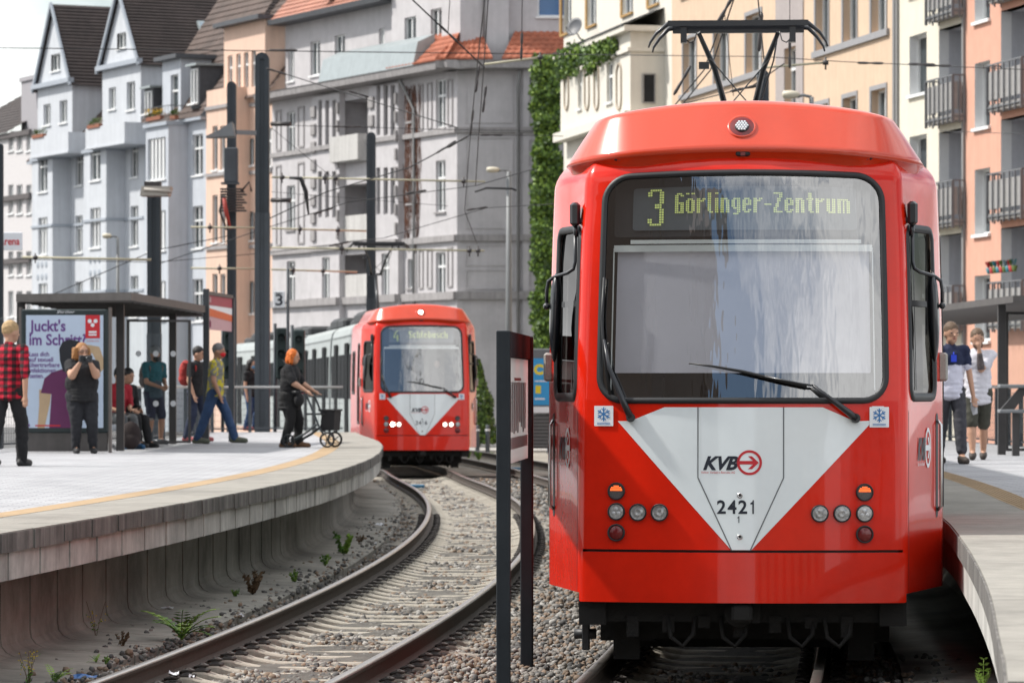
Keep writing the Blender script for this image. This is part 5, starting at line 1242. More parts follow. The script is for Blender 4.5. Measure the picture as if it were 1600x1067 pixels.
q.tube([(x+.25, y-.2, wz(300, 95.6)), (x+.45, y-.2, wz(285, 95.6)), (x+.5, y-.2, wz(300, 95.6))], .03, 6); q.tube([(x-.2, y-.25, wz(312, 95.6)), (x-.28, y-.25, wz(330, 95.6)), (x-.1, y-.3, wz(360, 95.6))], .03, 6); part_at(m2, q, 'cable_clamps', INSU)
q = MB(); q.tube([P(350, 310, 95), P(353, 330, 95), P(360, 358, 95)], [.05, .06, .03], 6); part_at(m2, q, 'red_cable', M('red_cable_sheath', (.30, .03, .02), .6))
q = MB(); x, y, z = P(245, 299, 91); q.prism([(-.36, .0), (.30, 0), (.36, .22), (-.32, .22)], y-.4, y+.3); q.v = [(p[0]+x, p[1], p[2]+z-.12) for p in q.v]; q.tube([P(225, 296, 90.6), P(268, 300, 90.6)], .045, 6); q.mi = 1; q.box(x-.28, x+.1, y-.2, y+.2, z+.1, z+.22)
part_at(m4, q, 'camera_housing', [M('beige_housing', (.38, .35, .31), .6, var=.1), INSU])
# wires
def wire(pts, r=.011, name='overhead_wire', label=None, ins=(), grp='overhead wires and stays', sag=0, mat=None, rods=()):
    w3 = [Vector(P(*p)) for p in pts]
    r0 = empty(name, w3[0], 0, label, 'wire', grp); q = MB(); path = []
    for i in range(len(w3)-1):
        for k in range(8): t = k/8; p = w3[i].lerp(w3[i+1], t); path.append((p.x, p.y, p.z-sag*4*t*(1-t)))
    path.append(tuple(w3[-1])); q.tube(path, r, 6); part_at(r0, q, 'wire', mat or CABLE)
    for (px, py, d, ang) in ins:
        c = Vector(P(px, py, d)); dr = Vector((math.cos(R(ang)), 0, math.sin(R(ang))))
        q = MB(); q.tube([tuple(c-dr*.24), tuple(c-dr*.2), tuple(c-dr*.08), tuple(c), tuple(c+dr*.08), tuple(c+dr*.2), tuple(c+dr*.24)], [.010, .024, .024, .014, .024, .024, .010], 8); part_at(r0, q, 'insulator', INSU)
    return r0
wire([(-20, 75, 85), (423, 80, 88), (850, 85, 88)], .012, label='thin wire running level across the house fronts above the tallest mast', ins=((436, 79, 88, 0), (448, 79, 88, 0)))
wire([(850, 85, 74), (1195, 89, 70), (1320, 97, 70), (1620, 110, 66)], .008, label='thin wire passing behind the pantograph of the large tram to the right edge', ins=((1440, 101, 69, -1), (1465, 103, 69, -1), (1360, 99, 70, -1)))
wire([(420, 108, 88.5), (715, 200, 84)], .012, label='stay wire sloping down from the tallest mast across the grey house', ins=((560, 147, 86, -17), (432, 112, 88, -17)))
wire([(640, -4, 70), (757, 106, 72)], .014, label='thick stay entering from the top edge above the grey house', ins=((700, 52, 71, -43),))
wire([(758, -5, 62), (747, 90, 66), (735, 210, 72)], .009, label='left one of the two close wires hanging over the grey corner', ins=((746, 123, 67, 83), (737, 192, 71, 83)))
wire([(763, -5, 62), (757, 90, 66), (748, 212, 72), (743, 290, 76)], .009, label='right one of the two close wires hanging over the grey corner', ins=((757, 155, 68, 83),))
wire([(703, -5, 66), (700, 52, 67)], .007, label='short vertical dropper left of the grey corner')
wire([(816, -5, 66), (815, 78, 67)], .007, label='short vertical dropper near the red corner roof', ins=((815, 72, 67, 88),))
wire([(420, 342, 88), (510, 300, 84), (640, 262, 80), (735, 211, 78)], .013, label='thick wire rising from the tallest mast to the grey corner', ins=((697, 230, 79, 32), (715, 222, 79, 30)))
wire([(735, 211, 78), (840, 212, 80), (880, 213, 80)], .008, label='level wire in front of the ivy', ins=((768, 211, 78, 0),))
wire([(240, 415, 92), (420, 355, 90), (545, 316, 88), (745, 290, 84), (835, 264, 82)], .010, label='wire climbing past the grey house front to the ivy', ins=((650, 300, 86, 8), (505, 330, 89, 18)))
wire([(60, 470, 95), (240, 392, 92), (360, 368, 92)], .011, label='dark wire climbing behind the shelter roof towards the masts')
wire([(20, 405, 90), (240, 410, 92), (420, 395, 92), (600, 372, 90), (760, 325, 86), (880, 318, 84)], .009, label='long wire crossing behind the masts at mid height', ins=((745, 326, 86, 8), (530, 317+64, 90, 12)))
wire([(424, 200, 90), (470, 238, 90), (520, 278, 90)], .007, label='thin diagonal wire right of the tallest mast')
wire([(735, 212, 76), (726, 330, 80), (745, 380, 82)], .007, label='thin drooping wire on the grey corner')
wire([(424, 196, 90), (530, 198, 90), (700, 203, 90), (840, 205, 90)], .008, label='level wire across the upper windows of the grey house', ins=((548, 198, 90, 0), (535, 198, 90, 0)))
wire([(424, 300, 88), (700, 322, 88)], .006, label='thin wire below the upper pale rod')
wire([(1470, 205, 80), (1610, 210, 70)], .006, label='thin wire in front of the salmon house')
wire([(1010, 218, 60), (1100, 110, 54), (1142, -5, 50)], .010, label='left one of two close wires rising left of the pantograph', ins=((1066, 126, 55, 60), (1134, 14, 50, 60)))
wire([(1022, 218, 60), (1110, 110, 54), (1148, -5, 50)], .010, label='right one of two close wires rising left of the pantograph')
wire([(1184, -5, 46), (1196, 115, 50)], .008, label='vertical wire above the middle of the pantograph', ins=((1188, 50, 47, 86),))
wire([(1070, 162, 60), (1175, 135, 58), (1225, 100, 56)], .009, label='sloping wire seen low between the pantograph legs', ins=((1165, 138, 58, 12),))
wire([(1132, 20, 58), (1146, 150, 62)], .006, label='thin wire inside the left leg of the pantograph')
wire([(1234, -5, 60), (1234, 90, 62)], .006, label='thin vertical wire in front of the stair strip', ins=((1234, 84, 62, 90),))
def rod(p0, p1, label, clamps=(), r=.022):
    a, b = Vector(P(*p0)), Vector(P(*p1)); r0 = empty('cantilever_rod', a, 0, label, 'rod', 'pale cantilever rods')
    q = MB(); q.tube([tuple(a), tuple(b)], r, 8); part_at(r0, q, 'rod', ROD)
    for t in clamps: c = a.lerp(b, t); q = MB(); q.tube([tuple(c-Vector((.05, 0, 0))), tuple(c+Vector((.05, 0, 0)))], .045, 8); q.tube([tuple(c+Vector((0, 0, -.13))), tuple(c+Vector((0, 0, .10)))], .018, 6); part_at(r0, q, 'clamp', INSU)
rod((424, 277, 88), (758, 284, 88), 'upper long pale rod right of the tallest mast', (.05, .25, .30, .9))
rod((424, 387, 88), (757, 392, 88), 'lower long pale rod crossing the smaller pantograph', (.33, .93, .97))
rod((424, 357, 92), (572, 361, 93), 'upper short pale rod between tallest mast and the next one', (.3, .7))
rod((424, 421, 92), (558, 425, 93), 'lower short pale rod left of the smaller pantograph', (.25, .6))
rod((298, 355, 93), (398, 356, 93), 'upper pale rod left of the tallest mast', (.3,))
rod((298, 419, 93), (398, 420, 93), 'lower pale rod left of the tallest mast', (.45,))
rod((35, 402, 91), (236, 406, 91), 'long pale rod left of the mast with the camera housing', (.1,), .028)
rod((757, 101, 76), (846, 90, 76), 'pale rod below the red corner roof', (.98,))
rod((1194, 106, 70), (1292, 98, 70), 'grey rod behind the right leg of the large pantograph', (.98,), .02)
q = MB(); q.tube([P(452, 278, 87), P(470, 279, 87), P(478, 300, 87), P(482, 335, 87)], [.03, .05, .05, .02], 8); tag(q.build('hanging_cable', CABLE), 'black cable looping down from the upper long pale rod', 'cable')
q = MB(); q.tube([P(742, 300, 80), P(760, 294, 80), P(800, 295, 80), P(807, 298, 80)], [.02, .025, .025, .02], 6); tag(q.build('steady_arm', CABLE), 'dark curved steady arm beside the street lamp at the grey corner', 'steady arm')
for px, py in ((424, 194), (424, 313)):
    q = MB(); q.tube([P(px, py, 88.2), P(px+30, py, 88)], .05, 8); tag(q.build('bracket_insulator', INSU), ('upper' if py < 250 else 'lower')+' black insulator stub sticking out right of the tallest mast', 'insulator')
def street_lamp(px, d, ytop, ybase, hx, label, r=.06):
    X = wx(px, d); z1, z0 = wz(ytop, d), wz(ybase, d); o = empty('street_lamp', (X, d, z0), 0, label, 'street lamp', 'street lamps')
    q = MB(); q.tube([(0, 0, 0), (0, 0, (z1-z0)*.5), (0, 0, z1-z0)], [r*1.3, r, r*.8], 8); q.build('post', M('lamp_post_grey', (.16, .17, .175), .5, var=.1), o)
    a = (hx-px)*d/F; q = MB(); q.tube([(0, 0, z1-z0), (a*.3, 0, z1-z0+.04), (a*.5, 0, z1-z0)], .035, 6); q.build('arm', M('lamp_post_grey', 0), o)
    q = MB(); q.loft([[(a*t, .14*k*math.cos(u), z1-z0+.05+.09*k*math.sin(u)) for u in np.linspace(0, 2*math.pi, 13)[:-1]] for t, k in ((.4, .3), (.5, .8), (.7, 1), (.95, .9), (1, .3))], caps=True, smooth=True); q.build('lamp_head', M('lamp_head_beige', (.50, .46, .36), .5, var=.05), o)
street_lamp(795, 118, 268, 690, 760, 'tall grey street lamp with beige head in front of the grey corner', .09)
street_lamp(184, 130, 371, 640, 160, 'slender street lamp with beige head in front of the blue gabled houses')
street_lamp(1268, 80, 152, 600, 1222, 'street lamp with beige head seen just above the right of the large roof')
# ================================================================ signs, boards, signals
def board(px0, px1, py0, py1, d, name, label, mats, d2=None, depth=.06, cat='sign', z=None):
    d2 = d2 or d; a, b = Vector(P(px0, py1, d)), Vector(P(px1, py1, d2)); w_ = math.hypot(b.x-a.x, b.y-a.y); rz = math.atan2(b.y-a.y, b.x-a.x)
    o = empty(name, a, rz, label, cat); hgt = (py1-py0)*d/F
    return o, w_, hgt
o, w_, hg = board(427, 443, 455, 481, 89.5, 'platform_sign', 'small white sign with a black 3 beside the tallest mast', None)
q = MB(); q.bbox(0, w_+.03, 0, .05, 0, hg, .008); q.build('plate', WPRT, o); q = MB(); text_on(q, '3', .36, .05, .06, -.004, w=.17, bold=.006); q.box(.05, .2, -.004, -.001, hg-.06, hg-.04); q.build('numeral', NAVY, o)
q = MB(); q.cyl((w_+.1, .03, -3.0), (w_+.1, .03, .9), .035); q.box(w_, w_+.1, .02, .04, .1, .13); q.build('post', MAST, o)
o, w_, hg = board(-16, 35, 363, 391, 72, 'arena_sign', 'white direction sign ending in red word arena at the left edge', None)
q = MB(); q.bbox(0, w_, 0, .05, 0, hg, .008); q.build('plate', WPRT, o)
q = MB(); text_on(q, 'arena', .20, w_-.40, .10, -.004, w=.35, bold=.004); q.mi = 1; text_on(q, 'xess', .20, w_-.60, .10, -.004, w=.17, bold=.004); q.build('sign_lettering', [RPRT, M('grey_print', (.2, .2, .22), .6, var=0)], o)
# red and white hoarding in a frame
o, w_, hg = board(322, 362, 455, 525, 68, 'hoarding', 'tall framed red and white advertising hoarding above the masked man', None, d2=71, cat='hoarding')
FRD = M('dark_frame_grey', (.045, .052, .06), .5, var=.15)
q = MB(); zb = .90-o.location.z; q.box(-.02, .07, -.05, .05, zb, hg+.04); q.box(w_-.06, w_+.03, -.05, .05, zb, hg-.04); q.box(.075, w_-.065, -.04, .04, hg-.06, hg+.0); q.build('frame', FRD, o)
q = MB(); q.box(.075, w_-.065, -.012, .012, .12, hg-.07); q.build('panel', M('poster_pink', (.55, .33, .36), .6, var=.1), o)
q = MB(); q.box(.08, w_-.07, -.018, -.014, .55, .72); q.mi = 1; q.prism([(.08, .36), (w_-.07, .30), (w_-.07, .42), (.08, .50)], -.018, -.014); q.mi = 2
for k in range(7): q.box(.10+k*.055, .13+k*.055, -.018, -.014, .16, .26+.03*(k % 2))
q.mi = 3; q.prism([(.08, .50), (w_-.07, .42), (w_-.07, .54), (.08, .545)], -.019, -.015)
q.mi = 3; text_on(q, 'KVB', .12, .12, .60, -.021, w=.3)
q.build('print', [M('poster_dark_red', (.35, .05, .08), .6), M('poster_orange', (.65, .12, .03), .6), M('poster_plum', (.25, .04, .10), .6), WPRT], o)
def TRANSL(name, col):
    m = bpy.data.materials.new(name); m.use_nodes = True; t = m.node_tree; t.nodes.clear(); l = t.links.new
    a = _n(t, 'ShaderNodeBsdfTranslucent'); a.inputs[0].default_value = (*col, 1); b = _n(t, 'ShaderNodeBsdfDiffuse'); b.inputs[0].default_value = (*col, 1); g = _n(t, 'ShaderNodeBsdfGlossy', i_Roughness=.15); n = _n(t, 'ShaderNodeTexNoise', i_Scale=1.5, i_Detail=5)
    m1_ = _n(t, 'ShaderNodeMixShader'); m1_.inputs[0].default_value = .5; m2_ = _n(t, 'ShaderNodeMixShader'); m2_.inputs[0].default_value = .10; o = _n(t, 'ShaderNodeOutputMaterial')
    l(a.outputs[0], m1_.inputs[1]); l(b.outputs[0], m1_.inputs[2]); l(m1_.outputs[0], m2_.inputs[1]); l(g.outputs[0], m2_.inputs[2]); l(m2_.outputs[0], o.inputs[0]); return m
# timetable stand between the tracks
a, b = Vector((wx(786.5, 25.8), 25.8, -.22)), Vector((wx(823, 28.6), 28.6, -.22)); rz = math.atan2(b.y-a.y, b.x-a.x); w_ = (b-a).length
o = empty('timetable_stand', a, rz, 'two dark posts carrying an upright silver timetable panel between the tracks', 'notice stand')
TT = M('stand_paint', (.040, .046, .052), .85, var=.2, scale=3, spec=.08); zt1 = wz(515, 25.8)+.22; zt2 = wz(527, 28.6)+.22; zt = (zt1+zt2)/2
for x_, nm in ((0, 0), (w_, 1)):
    q = MB(); q.bbox(x_-.045, x_+.045, -.045, .045, -.1, zt, .006); q.mi = 1; q.box(x_-.008, x_+.008, -.049, -.044, .02, zt-.01); q.build('post', [TT, BLK], o)
q = MB(); q.box(.05, w_-.05, -.03, .03, zt-.17, zt-.0); q.build('header', TT, o)
zb = wz(715, 28.6)+.22
q = MB(); q.box(.05, w_-.05, -.012, .012, zb, zt-.175); pl = q.build('panel', TRANSL('pale_notice_panel', (.80, .82, .82)), o)
q = MB(); rr_ = random.Random(5)
for k in range(10):
    x_ = .25+k*(w_-.6)/10; q.box(x_, x_+(w_-.6)/15, -.016, -.013, zt-.62-rr_.uniform(0, .08), zt-.34)
q.box(.3, w_-.2, -.016, -.013, zt-.80, zt-.72); q.box(.12, .5, -.016, -.013, zt-.50, zt-.46); q.mi = 1; q.box(1.0, 1.8, -.016, -.013, zt-.33, zt-.31); q.mi = 2
q.box(.08, .9, -.016, -.013, zb+.42, zb+.44); q.box(.08, .14, -.016, -.013, zb+.04, zb+.12); q.build('print', [TRANSL('faint_grey_print', (.52, .53, .54)), TRANSL('faint_red_print', (.6, .35, .35)), TRANSL('faint_white_print', (.85, .86, .86))], pl)
# advertising column board at the right of the stand
o, w_, hg = board(833, 848, 560, 640, 100, 'advert_board', 'blue and yellow advertisement with a large C on a grey pedestal, beside the large tram', None, cat='advert')
q = MB(); q.bbox(-.05, .75, -.05, .2, -.1, hg+.25, .02); q.build('case', M('case_grey', (.13, .14, .15), .5), o); q = MB(); q.box(-.01, .7, -.07, -.055, .12, hg); q.build('poster', M('poster_sky_blue', (.03, .30, .62), .5, var=.08), o)
q = MB(); text_on(q, 'C', .34, .02, hg-.40, -.075, bold=.02); q.box(.06, .2, -.076, -.073, .42, .62); q.mi = 1; q.box(.04, .3, -.076, -.073, .26, .30); q.box(.04, .35, -.076, -.073, .72, .75); q.box(.0, .7, -.076, -.073, -.08, .08); q.build('print', [M('poster_yellow', (.75, .6, .02), .5), WPRT], o)
q = MB(); q.box(0, .7, 0, .2, -1.0, -.12); q.mi = 1
for k in range(9): q.box(-.02, .72, -.03, -.0, -.95+k*.09, -.90+k*.09)
q.build('pedestal', [M('pedestal_dark', (.06, .06, .065), .7), M('pedestal_slat', (.16, .16, .16), .7)], o)
# traffic signals
def signal(px, py, d, label, post=True, horiz=False):
    o = empty('tram_signal', P(px, py, d), 0, label, 'signal', 'tram signals'); G_ = M('signal_housing_green', (.008, .022, .022), .5, var=.2)
    q = MB(); h_ = .60 if not horiz else .22; q.bbox(-.13, .13, 0, .22, -h_, h_, .03); q.build('housing', G_, o)
    for k in (-1, 0, 1) if not horiz else (0,):
        q = MB(); q.lathe([(.09, 0), (.09, -.12), (.085, -.12), (.08, -.01), (.0001, -.01)], (0, 0, k*.38), 14, 'y'); q.build('lens_hood', G_, o)
    if post: q = MB(); q.cyl((-.16, .1, -2.2), (-.16, .1, .7), .04); q.build('post', MAST, o)
signal(467, 556, 88, 'dark green three-lens tram signal right of the orange-haired woman')
signal(440, 552, 91, 'dark green signal housing half hidden beside the tallest mast')
signal(358, 552, 92, 'dark signal cabinet below the red hoarding', horiz=False)
# bollards
for i, px in enumerate((746, 762, 858)):
    d = 122; q = MB(); q.lathe([(.07, 0), (.07, .85), (.05, .92), (.001, .93)], (0, 0, 0), 10); q.mi = 1; q.lathe([(.073, .74), (.073, .80)], (0, 0, 0), 10)
    o = q.build('bollard', [MASTL, WPRT]); o.location = (wx(px, d), d, -.2); tag(o, ('nearer the tram', 'nearer the timetable stand', 'hidden by the large tram')[i]+' of the grey bollards in front of the conical bush', 'bollard', 'bollards by the bush')
# ================================================================ shelters
DST = M('shelter_steel', (.045, .042, .042), .5, var=.2); RUF = M('shelter_roof_steel', (.085, .078, .075), .6, var=.2, streak=.15)
SHG = glassmat('shelter_glass', (.90, .92, .91), .02); DOT = M('etched_dot', (.6, .62, .64), .7)
SR = empty('tram_shelter', (wx(30, 59), 59, .9), 0, 'grey steel and glass waiting shelter with a lit poster on the left platform', 'shelter')
def sv(px, py, d): p = Vector(P(px, py, d)); return tuple(p-SR.location)
q = MB(); c = [sv(25, 462, 59.5), sv(205, 458, 58.5), sv(332, 480, 69), sv(150, 484, 71)]
q.loft([[(*p[:2], 2.30) for p in c], [(*p[:2], 2.42) for p in c]], caps=True); q.build('roof', RUF, SR)
q = MB()
for k in range(14): t = k/14+.03; a, b = Vector(c[0]).lerp(Vector(c[3]), t), Vector(c[1]).lerp(Vector(c[2]), t); q.box(a.x+.1, b.x-.1, a.y-.02, a.y+.02, 2.27, 2.295)
tag(q.build('roof_ribs', RUF, SR), kind='stuff')
for px, d in ((33, 60), (188, 60.5), (270, 68), (160, 69)):
    x, y, z = sv(px, 700, d); q = MB(); q.box(x-.06, x+.06, y-.06, y+.06, 0, 2.3); q.build('post', DST, SR)
def glazed(px0, d0, px1, d1, zb, zt, rowz=(.75, 1.75)):
    a, b = Vector(sv(px0, 700, d0)), Vector(sv(px1, 700, d1)); L_ = math.hypot(b.x-a.x, b.y-a.y); T = Matrix.Translation((a.x, a.y, 0)) @ Matrix.Rotation(math.atan2(b.y-a.y, b.x-a.x), 4, 'Z')
    q = MB(); q.T = T; q.box(0, L_, -.02, .02, zt-.04, zt); q.box(0, L_, -.02, .02, zb, zb+.04); q.box(0, .04, -.02, .02, zb+.04, zt-.04); q.box(L_-.04, L_, -.02, .02, zb+.04, zt-.04); f = q.build('glass_frame', DST, SR)
    q = MB(); q.T = T; q.quad((.04, 0, zb+.04), (L_-.04, 0, zb+.04), (L_-.04, 0, zt-.04), (.04, 0, zt-.04)); q.build('glass_pane', SHG, f)
    q = MB(); q.T = T
    for z_ in rowz:
        for k in range(int(L_/.3)): q.lathe([(.05, -.004), (.001, -.004)], (.2+k*.3, 0, z_), 14, 'y')
    q.build('safety_dots', DOT, f)
glazed(198, 64.5, 298, 64.9, .06, 2.12, (.72, 1.55)); glazed(172, 61, 165, 68.5, .1, 2.2, (.72, 1.55)); glazed(36, 62, 160, 69, .1, 2.2, (.72, 1.55))
q = MB(); x, y, z = sv(185, 700, 63.5); q.box(x-.5, x+.25, y-.2, y+3.5, .42, .46); q.box(x-.3, x-.2, y, y+.1, 0, .42); q.box(x-.3, x-.2, y+3.2, y+3.3, 0, .42); q.build('bench', DST, SR)
# the lit poster case is part of the shelter end
a, b = Vector(sv(34, 706, 58.8)), Vector(sv(171, 706, 58.9)); w_ = b.x-a.x
FC = M('poster_case_frame', (.018, .03, .032), .4, var=.15)
q = MB(); q.bbox(a.x, b.x, a.y-.08, a.y+.12, .30, 2.17, .02); case = q.build('poster_case', FC, SR)
q = MB(); q.box(a.x+.02, b.x-.02, a.y-.05, a.y+.10, .02, .298); q.box(a.x-.08, a.x+.01, a.y-.06, a.y+.08, -.05, .3); q.build('case_plinth', RUF, SR)
q = MB(); q.box(a.x-.04, a.x-.002, a.y-.06, a.y+.1, .30, 2.2); q.box(b.x+.002, b.x+.04, a.y-.06, a.y+.1, .0, 2.2); q.build('case_edge', M('warm_grey_edge', (.15, .13, .12), .6), SR)
X0, X1, Z0, Z1 = a.x+.075, b.x-.075, .375, 2.08; yp = a.y-.085; Wp = X1-X0
q = MB(); q.box(X0, X1, yp, yp+.004, Z0, Z1); post_ = q.build('poster', M('poster_pale_blue', (.50, .60, .74), .45, var=.04), case)
PU = M('poster_purple_ink', (.13, .05, .23), .6, var=0); PLM = M('poster_plum_shirt', (.12, .02, .09), .6, var=.1); PSK = M('poster_skin', (.50, .36, .22), .6, var=.1); PBK = M('poster_black', (.012, .014, .02), .6)
q = MB(); q.mi = 0
text_on(q, "Juckt's", .235, X0+.05, 1.84, yp-.003, w=.55, bold=.006); text_on(q, "im Schritt?", .235, X0+.05, 1.63, yp-.003, w=.86, bold=.006)
for k, (t, w__) in enumerate((('Lass dich', .30), ('auf sexuell', .36), ('übertragbare', .46), ('Infektionen', .40), ('testen.', .22))): text_on(q, t, .095, X0+.05, 1.46-k*.082, yp-.003, w=w__, bold=.002)
q.mi = 1; q.box(X1-.27, X1-.05, yp-.004, yp-.001, 1.73, Z1); 
def flat(pts, mi, dy): q.mi = mi; v, f = poly2([(X0+Wp*x, Z0+(Z1-Z0)*z) for x, z in pts]); q.add([(x, yp-dy, z) for x, z in v], f)
flat([(.15, .0), (.17, .20), (.17, .34), (.33, .34), (.31, .22), (.24, .0)], 2, .002)
flat([(.78, .74), (.95, .72), (1, .62), (1, .52), (.86, .42), (.84, .46), (.93, .56), (.86, .66), (.74, .68)], 2, .002)
flat([(.30, 0), (.33, .30), (.19, .31), (.24, .44), (.33, .49), (.46, .52), (.62, .52), (.78, .44), (.90, .50), (.84, .30), (.70, .0)], 3, .003)
flat([(.44, .60), (.43, .70), (.47, .76), (.56, .785), (.68, .77), (.76, .72), (.76, .60), (.60, .50), (.48, .50)], 4, .004)
q.mi = 5
for x_ in (-.04, .04): q.add([(X1-.16+x_*1.1+dx, yp-.006, 1.99+dz) for dx, dz in circ(0, 0, .032, 12)], [tuple(range(12))])
q.add([(X1-.16+dx, yp-.006, 1.93+dz) for dx, dz in circ(0, 0, .03, 12)], [tuple(range(12))]); q.box(X1-.22, X1-.10, yp-.006, yp-.005, 1.81, 1.84); q.box(X1-.22, X1-.10, yp-.006, yp-.005, 1.77, 1.795)
q.mi = 1; q.box(X0+.14, X0+.52, yp-.005, yp-.004, Z0+.025, Z0+.045); text_on(q, 'aidshilfe köln', .03, X1-.25, 1.68, yp-.003, w=.19); q.mi = 0; q.box(X0+.02, X0+.06, yp-.005, yp-.004, Z0+.02, Z0+.06)
q.mi = 5; text_on(q, 'Ströer', .06, (X0+X1)/2-.12, Z1+.03, yp-.001, w=.28, shear=.3)
q.build('poster_print', [PU, RPRT, PSK, PLM, PBK, WPRT], case)
# right shelter
SR = empty('tram_shelter', (wx(1570, 58), 58, .9), 0, 'grey steel shelter with bench on the right platform, cut by the right edge', 'shelter')
q = MB(); c = [tuple(Vector((x_, y_, .9))-SR.location) for x_, y_ in ((6.1, 75), (7.17, 55.5), (9.8, 55), (8.8, 75))]
q.loft([[(*p[:2], 2.20) for p in c], [(*p[:2], 2.30) for p in c]], caps=True); q.build('roof', RUF, SR)
for px, d in ((1565, 57), (1700, 57.5)):
    x, y, z = sv(px, 700, d); q = MB(); q.box(x-.055, x+.055, y-.055, y+.055, 0, 2.2); q.build('post', DST, SR)
glazed(1571, 57.1, 1650, 57.3, .05, 2.1, ())
for zz in (.98, .62):
    x, y, z = sv(1560, 700, 56); q = MB(); q.bbox(x, x+1.2, y-.15, y+.15, zz, zz+.05, .01); q.build('bench_slat', M('bench_grey', (.20, .21, .22), .5), SR)
q = MB(); q.prism([(x+.02, .66), (x+.22, .66), (x+.45, .98), (x+.30, .98)], y-.05, y+.05); q.box(x+.2, x+.3, y-.05, y+.05, 0, .62); q.build('bench_bracket', DST, SR)
# ================================================================ fences
def fence(pts, label, zb, name='platform_fence', H=1.0, n=1.25, wires=7, vert=.0, group=None):
    pts = [Vector((*p, zb)) for p in pts]; o = empty(name, pts[0], 0, label, 'fence'); ST = M('galvanised_rail', (.42, .43, .43), .4, .4, var=.1)
    rel = [p-pts[0] for p in pts]
    q = MB(); q.tube([(p.x, p.y, H) for p in rel], .028, 8); q.build('top_rail', ST, o)
    q = MB(); q.tube([(p.x, p.y, .08) for p in rel], .018, 6); q.build('bottom_rail', MASTL, o)
    for i in range(len(rel)-1):
        a, b = rel[i], rel[i+1]; L_ = (b-a).length; k = max(1, round(L_/n))
        for j in range(k): p = a.lerp(b, j/k); q = MB(); q.box(p.x-.035, p.x+.035, p.y-.035, p.y+.035, 0, H-.03); q.build('post', MASTL, o)
        q = MB()
        for w__ in range(wires): z_ = .12+(H-.22)*w__/(wires-1); q.bar((a.x, a.y, z_), (b.x, b.y, z_), .006, .006)
        m_ = int(L_/.14)
        for j in range(m_): p = a.lerp(b, (j+.5)/m_); q.bar((p.x, p.y, .1), (p.x, p.y, H-.1), .005, .005)
        tag(q.build('wire_mesh', MASTL, o), kind='stuff')
fl = [off(xl, y, -(backL(y)-.15))[:2] for y in (48, 54, 60, 66, 72, 77, 82, 86)]; fl.append(off(xl, 87, -3.0)[:2]); fl.append(off(xl, 87, -1.75)[:2])
fence(fl, 'grey mesh fence with light rail along the back of the left platform', .9)
fence([off(xr, y, 6.05)[:2] for y in (44, 50, 56, 62, 68, 74, 80)], 'grey mesh fence with light rail behind the walking men on the right platform', .9)
# low street fence behind the right platform
# ================================================================ greenery
LEAFS = [M('ivy_leaf_mid', (.11, .20, .03), .6, var=.4, scale=3), M('ivy_leaf_light', (.20, .31, .04), .6, var=.3, scale=3), M('ivy_leaf_dark', (.045, .09, .02), .6, var=.3, scale=3)]
rv = random.Random(11)
def leafmass(name, label, cat, boxes, size, mats=LEAFS, stem=None):
    o = empty(name, (0, 0, 0), 0, label, cat); q = MB()
    for (p0, ax, ay, az, n) in boxes:
        for _ in range(n):
            u, v, w__ = rv.random(), rv.random(), rv.random(); p = Vector(p0)+Vector(ax)*u+Vector(ay)*v+Vector(az)*w__
            p += Vector((rv.gauss(0, .06), rv.gauss(0, .06), rv.gauss(0, .08)))
            a = Vector((rv.gauss(0, 1), rv.gauss(0, 1)-1, rv.gauss(0, .7))).normalized(); b = a.cross(Vector((rv.gauss(0, .4), rv.gauss(0, .4), 1))).normalized(); c = a.cross(b); s_ = size*rv.uniform(.6, 1.4)
            q.mi = rv.choices((0, 1, 2), (5, 2 if w__ < .5 else 4, 4))[0]; q.add([p-b*s_, p-c*s_*1.1, p+b*s_, p+c*s_*.8], [(0, 1, 2, 3)])
    tag(q.build('foliage', mats, o, fix=False), kind='stuff')
    if stem: q = MB(); [q.tube(t, .05, 5) for t in stem]; q.build('stems', M('brown_stem', (.06, .045, .03), .9), o)
    return o
# ivy hanging over the end of the cream house
d = 164; xa, xb = wx(837, d), wx(877, d)
q = MB(); q.box(xa+.05, xb-.1, d+.4, d+9, -.4, wz(95, d)); iw = q.build('party_wall', M('old_grey_wall', (.14, .14, .13), .95, var=.3)); tag(iw, 'grey end wall under the ivy, left of the cream house', 'wall')
bx = []
for k in range(46):
    y_ = 90+k*10; z_ = wz(y_, d); zz = wz(y_+14, d); w0 = xa+rv.uniform(-.22, .15); w1 = xb+rv.uniform(-.28, .12)-.15*max(0, math.sin(k*.7))
    bx.append(((w0, d+.35, zz), (w1-w0, 0, 0), (0, -rv.uniform(.3, .8), 0), (0, 0, z_-zz), 480))
leafmass('climbing_ivy', 'tall curtain of green ivy covering the wall left of the cream house', 'ivy', bx, .075, stem=[[(xa+.5, d+.3, -.3), (xa+.4, d+.3, 6), (xa+.6, d+.3, 12)]])
h = cream; M4 = Matrix.Translation(h.O) @ Matrix.Rotation(h.rz, 4, 'Z'); bx = []
for px, yt, yb in ((880, 85, 125), (888, 78, 120), (896, 75, 118), (904, 73, 112), (912, 73, 100), (920, 74, 100), (928, 76, 115), (936, 74, 98), (944, 72, 90), (952, 70, 95), (960, 66, 84)):
    u = h.U(px, 1.35); zt_, zb_ = h.Z(px, yt, 1.35), h.Z(px, yb, 1.35); p = M4 @ Vector((u, -1.35, zb_)); ax = (M4.to_3x3() @ Vector((.6, 0, 0))); ay = M4.to_3x3() @ Vector((0, -.35, 0)); bx.append((p, ax, ay, (0, 0, zt_-zb_), 260))
leafmass('hanging_creeper', 'light green creeper trailing over the oriel of the cream house', 'creeper', bx, .07)
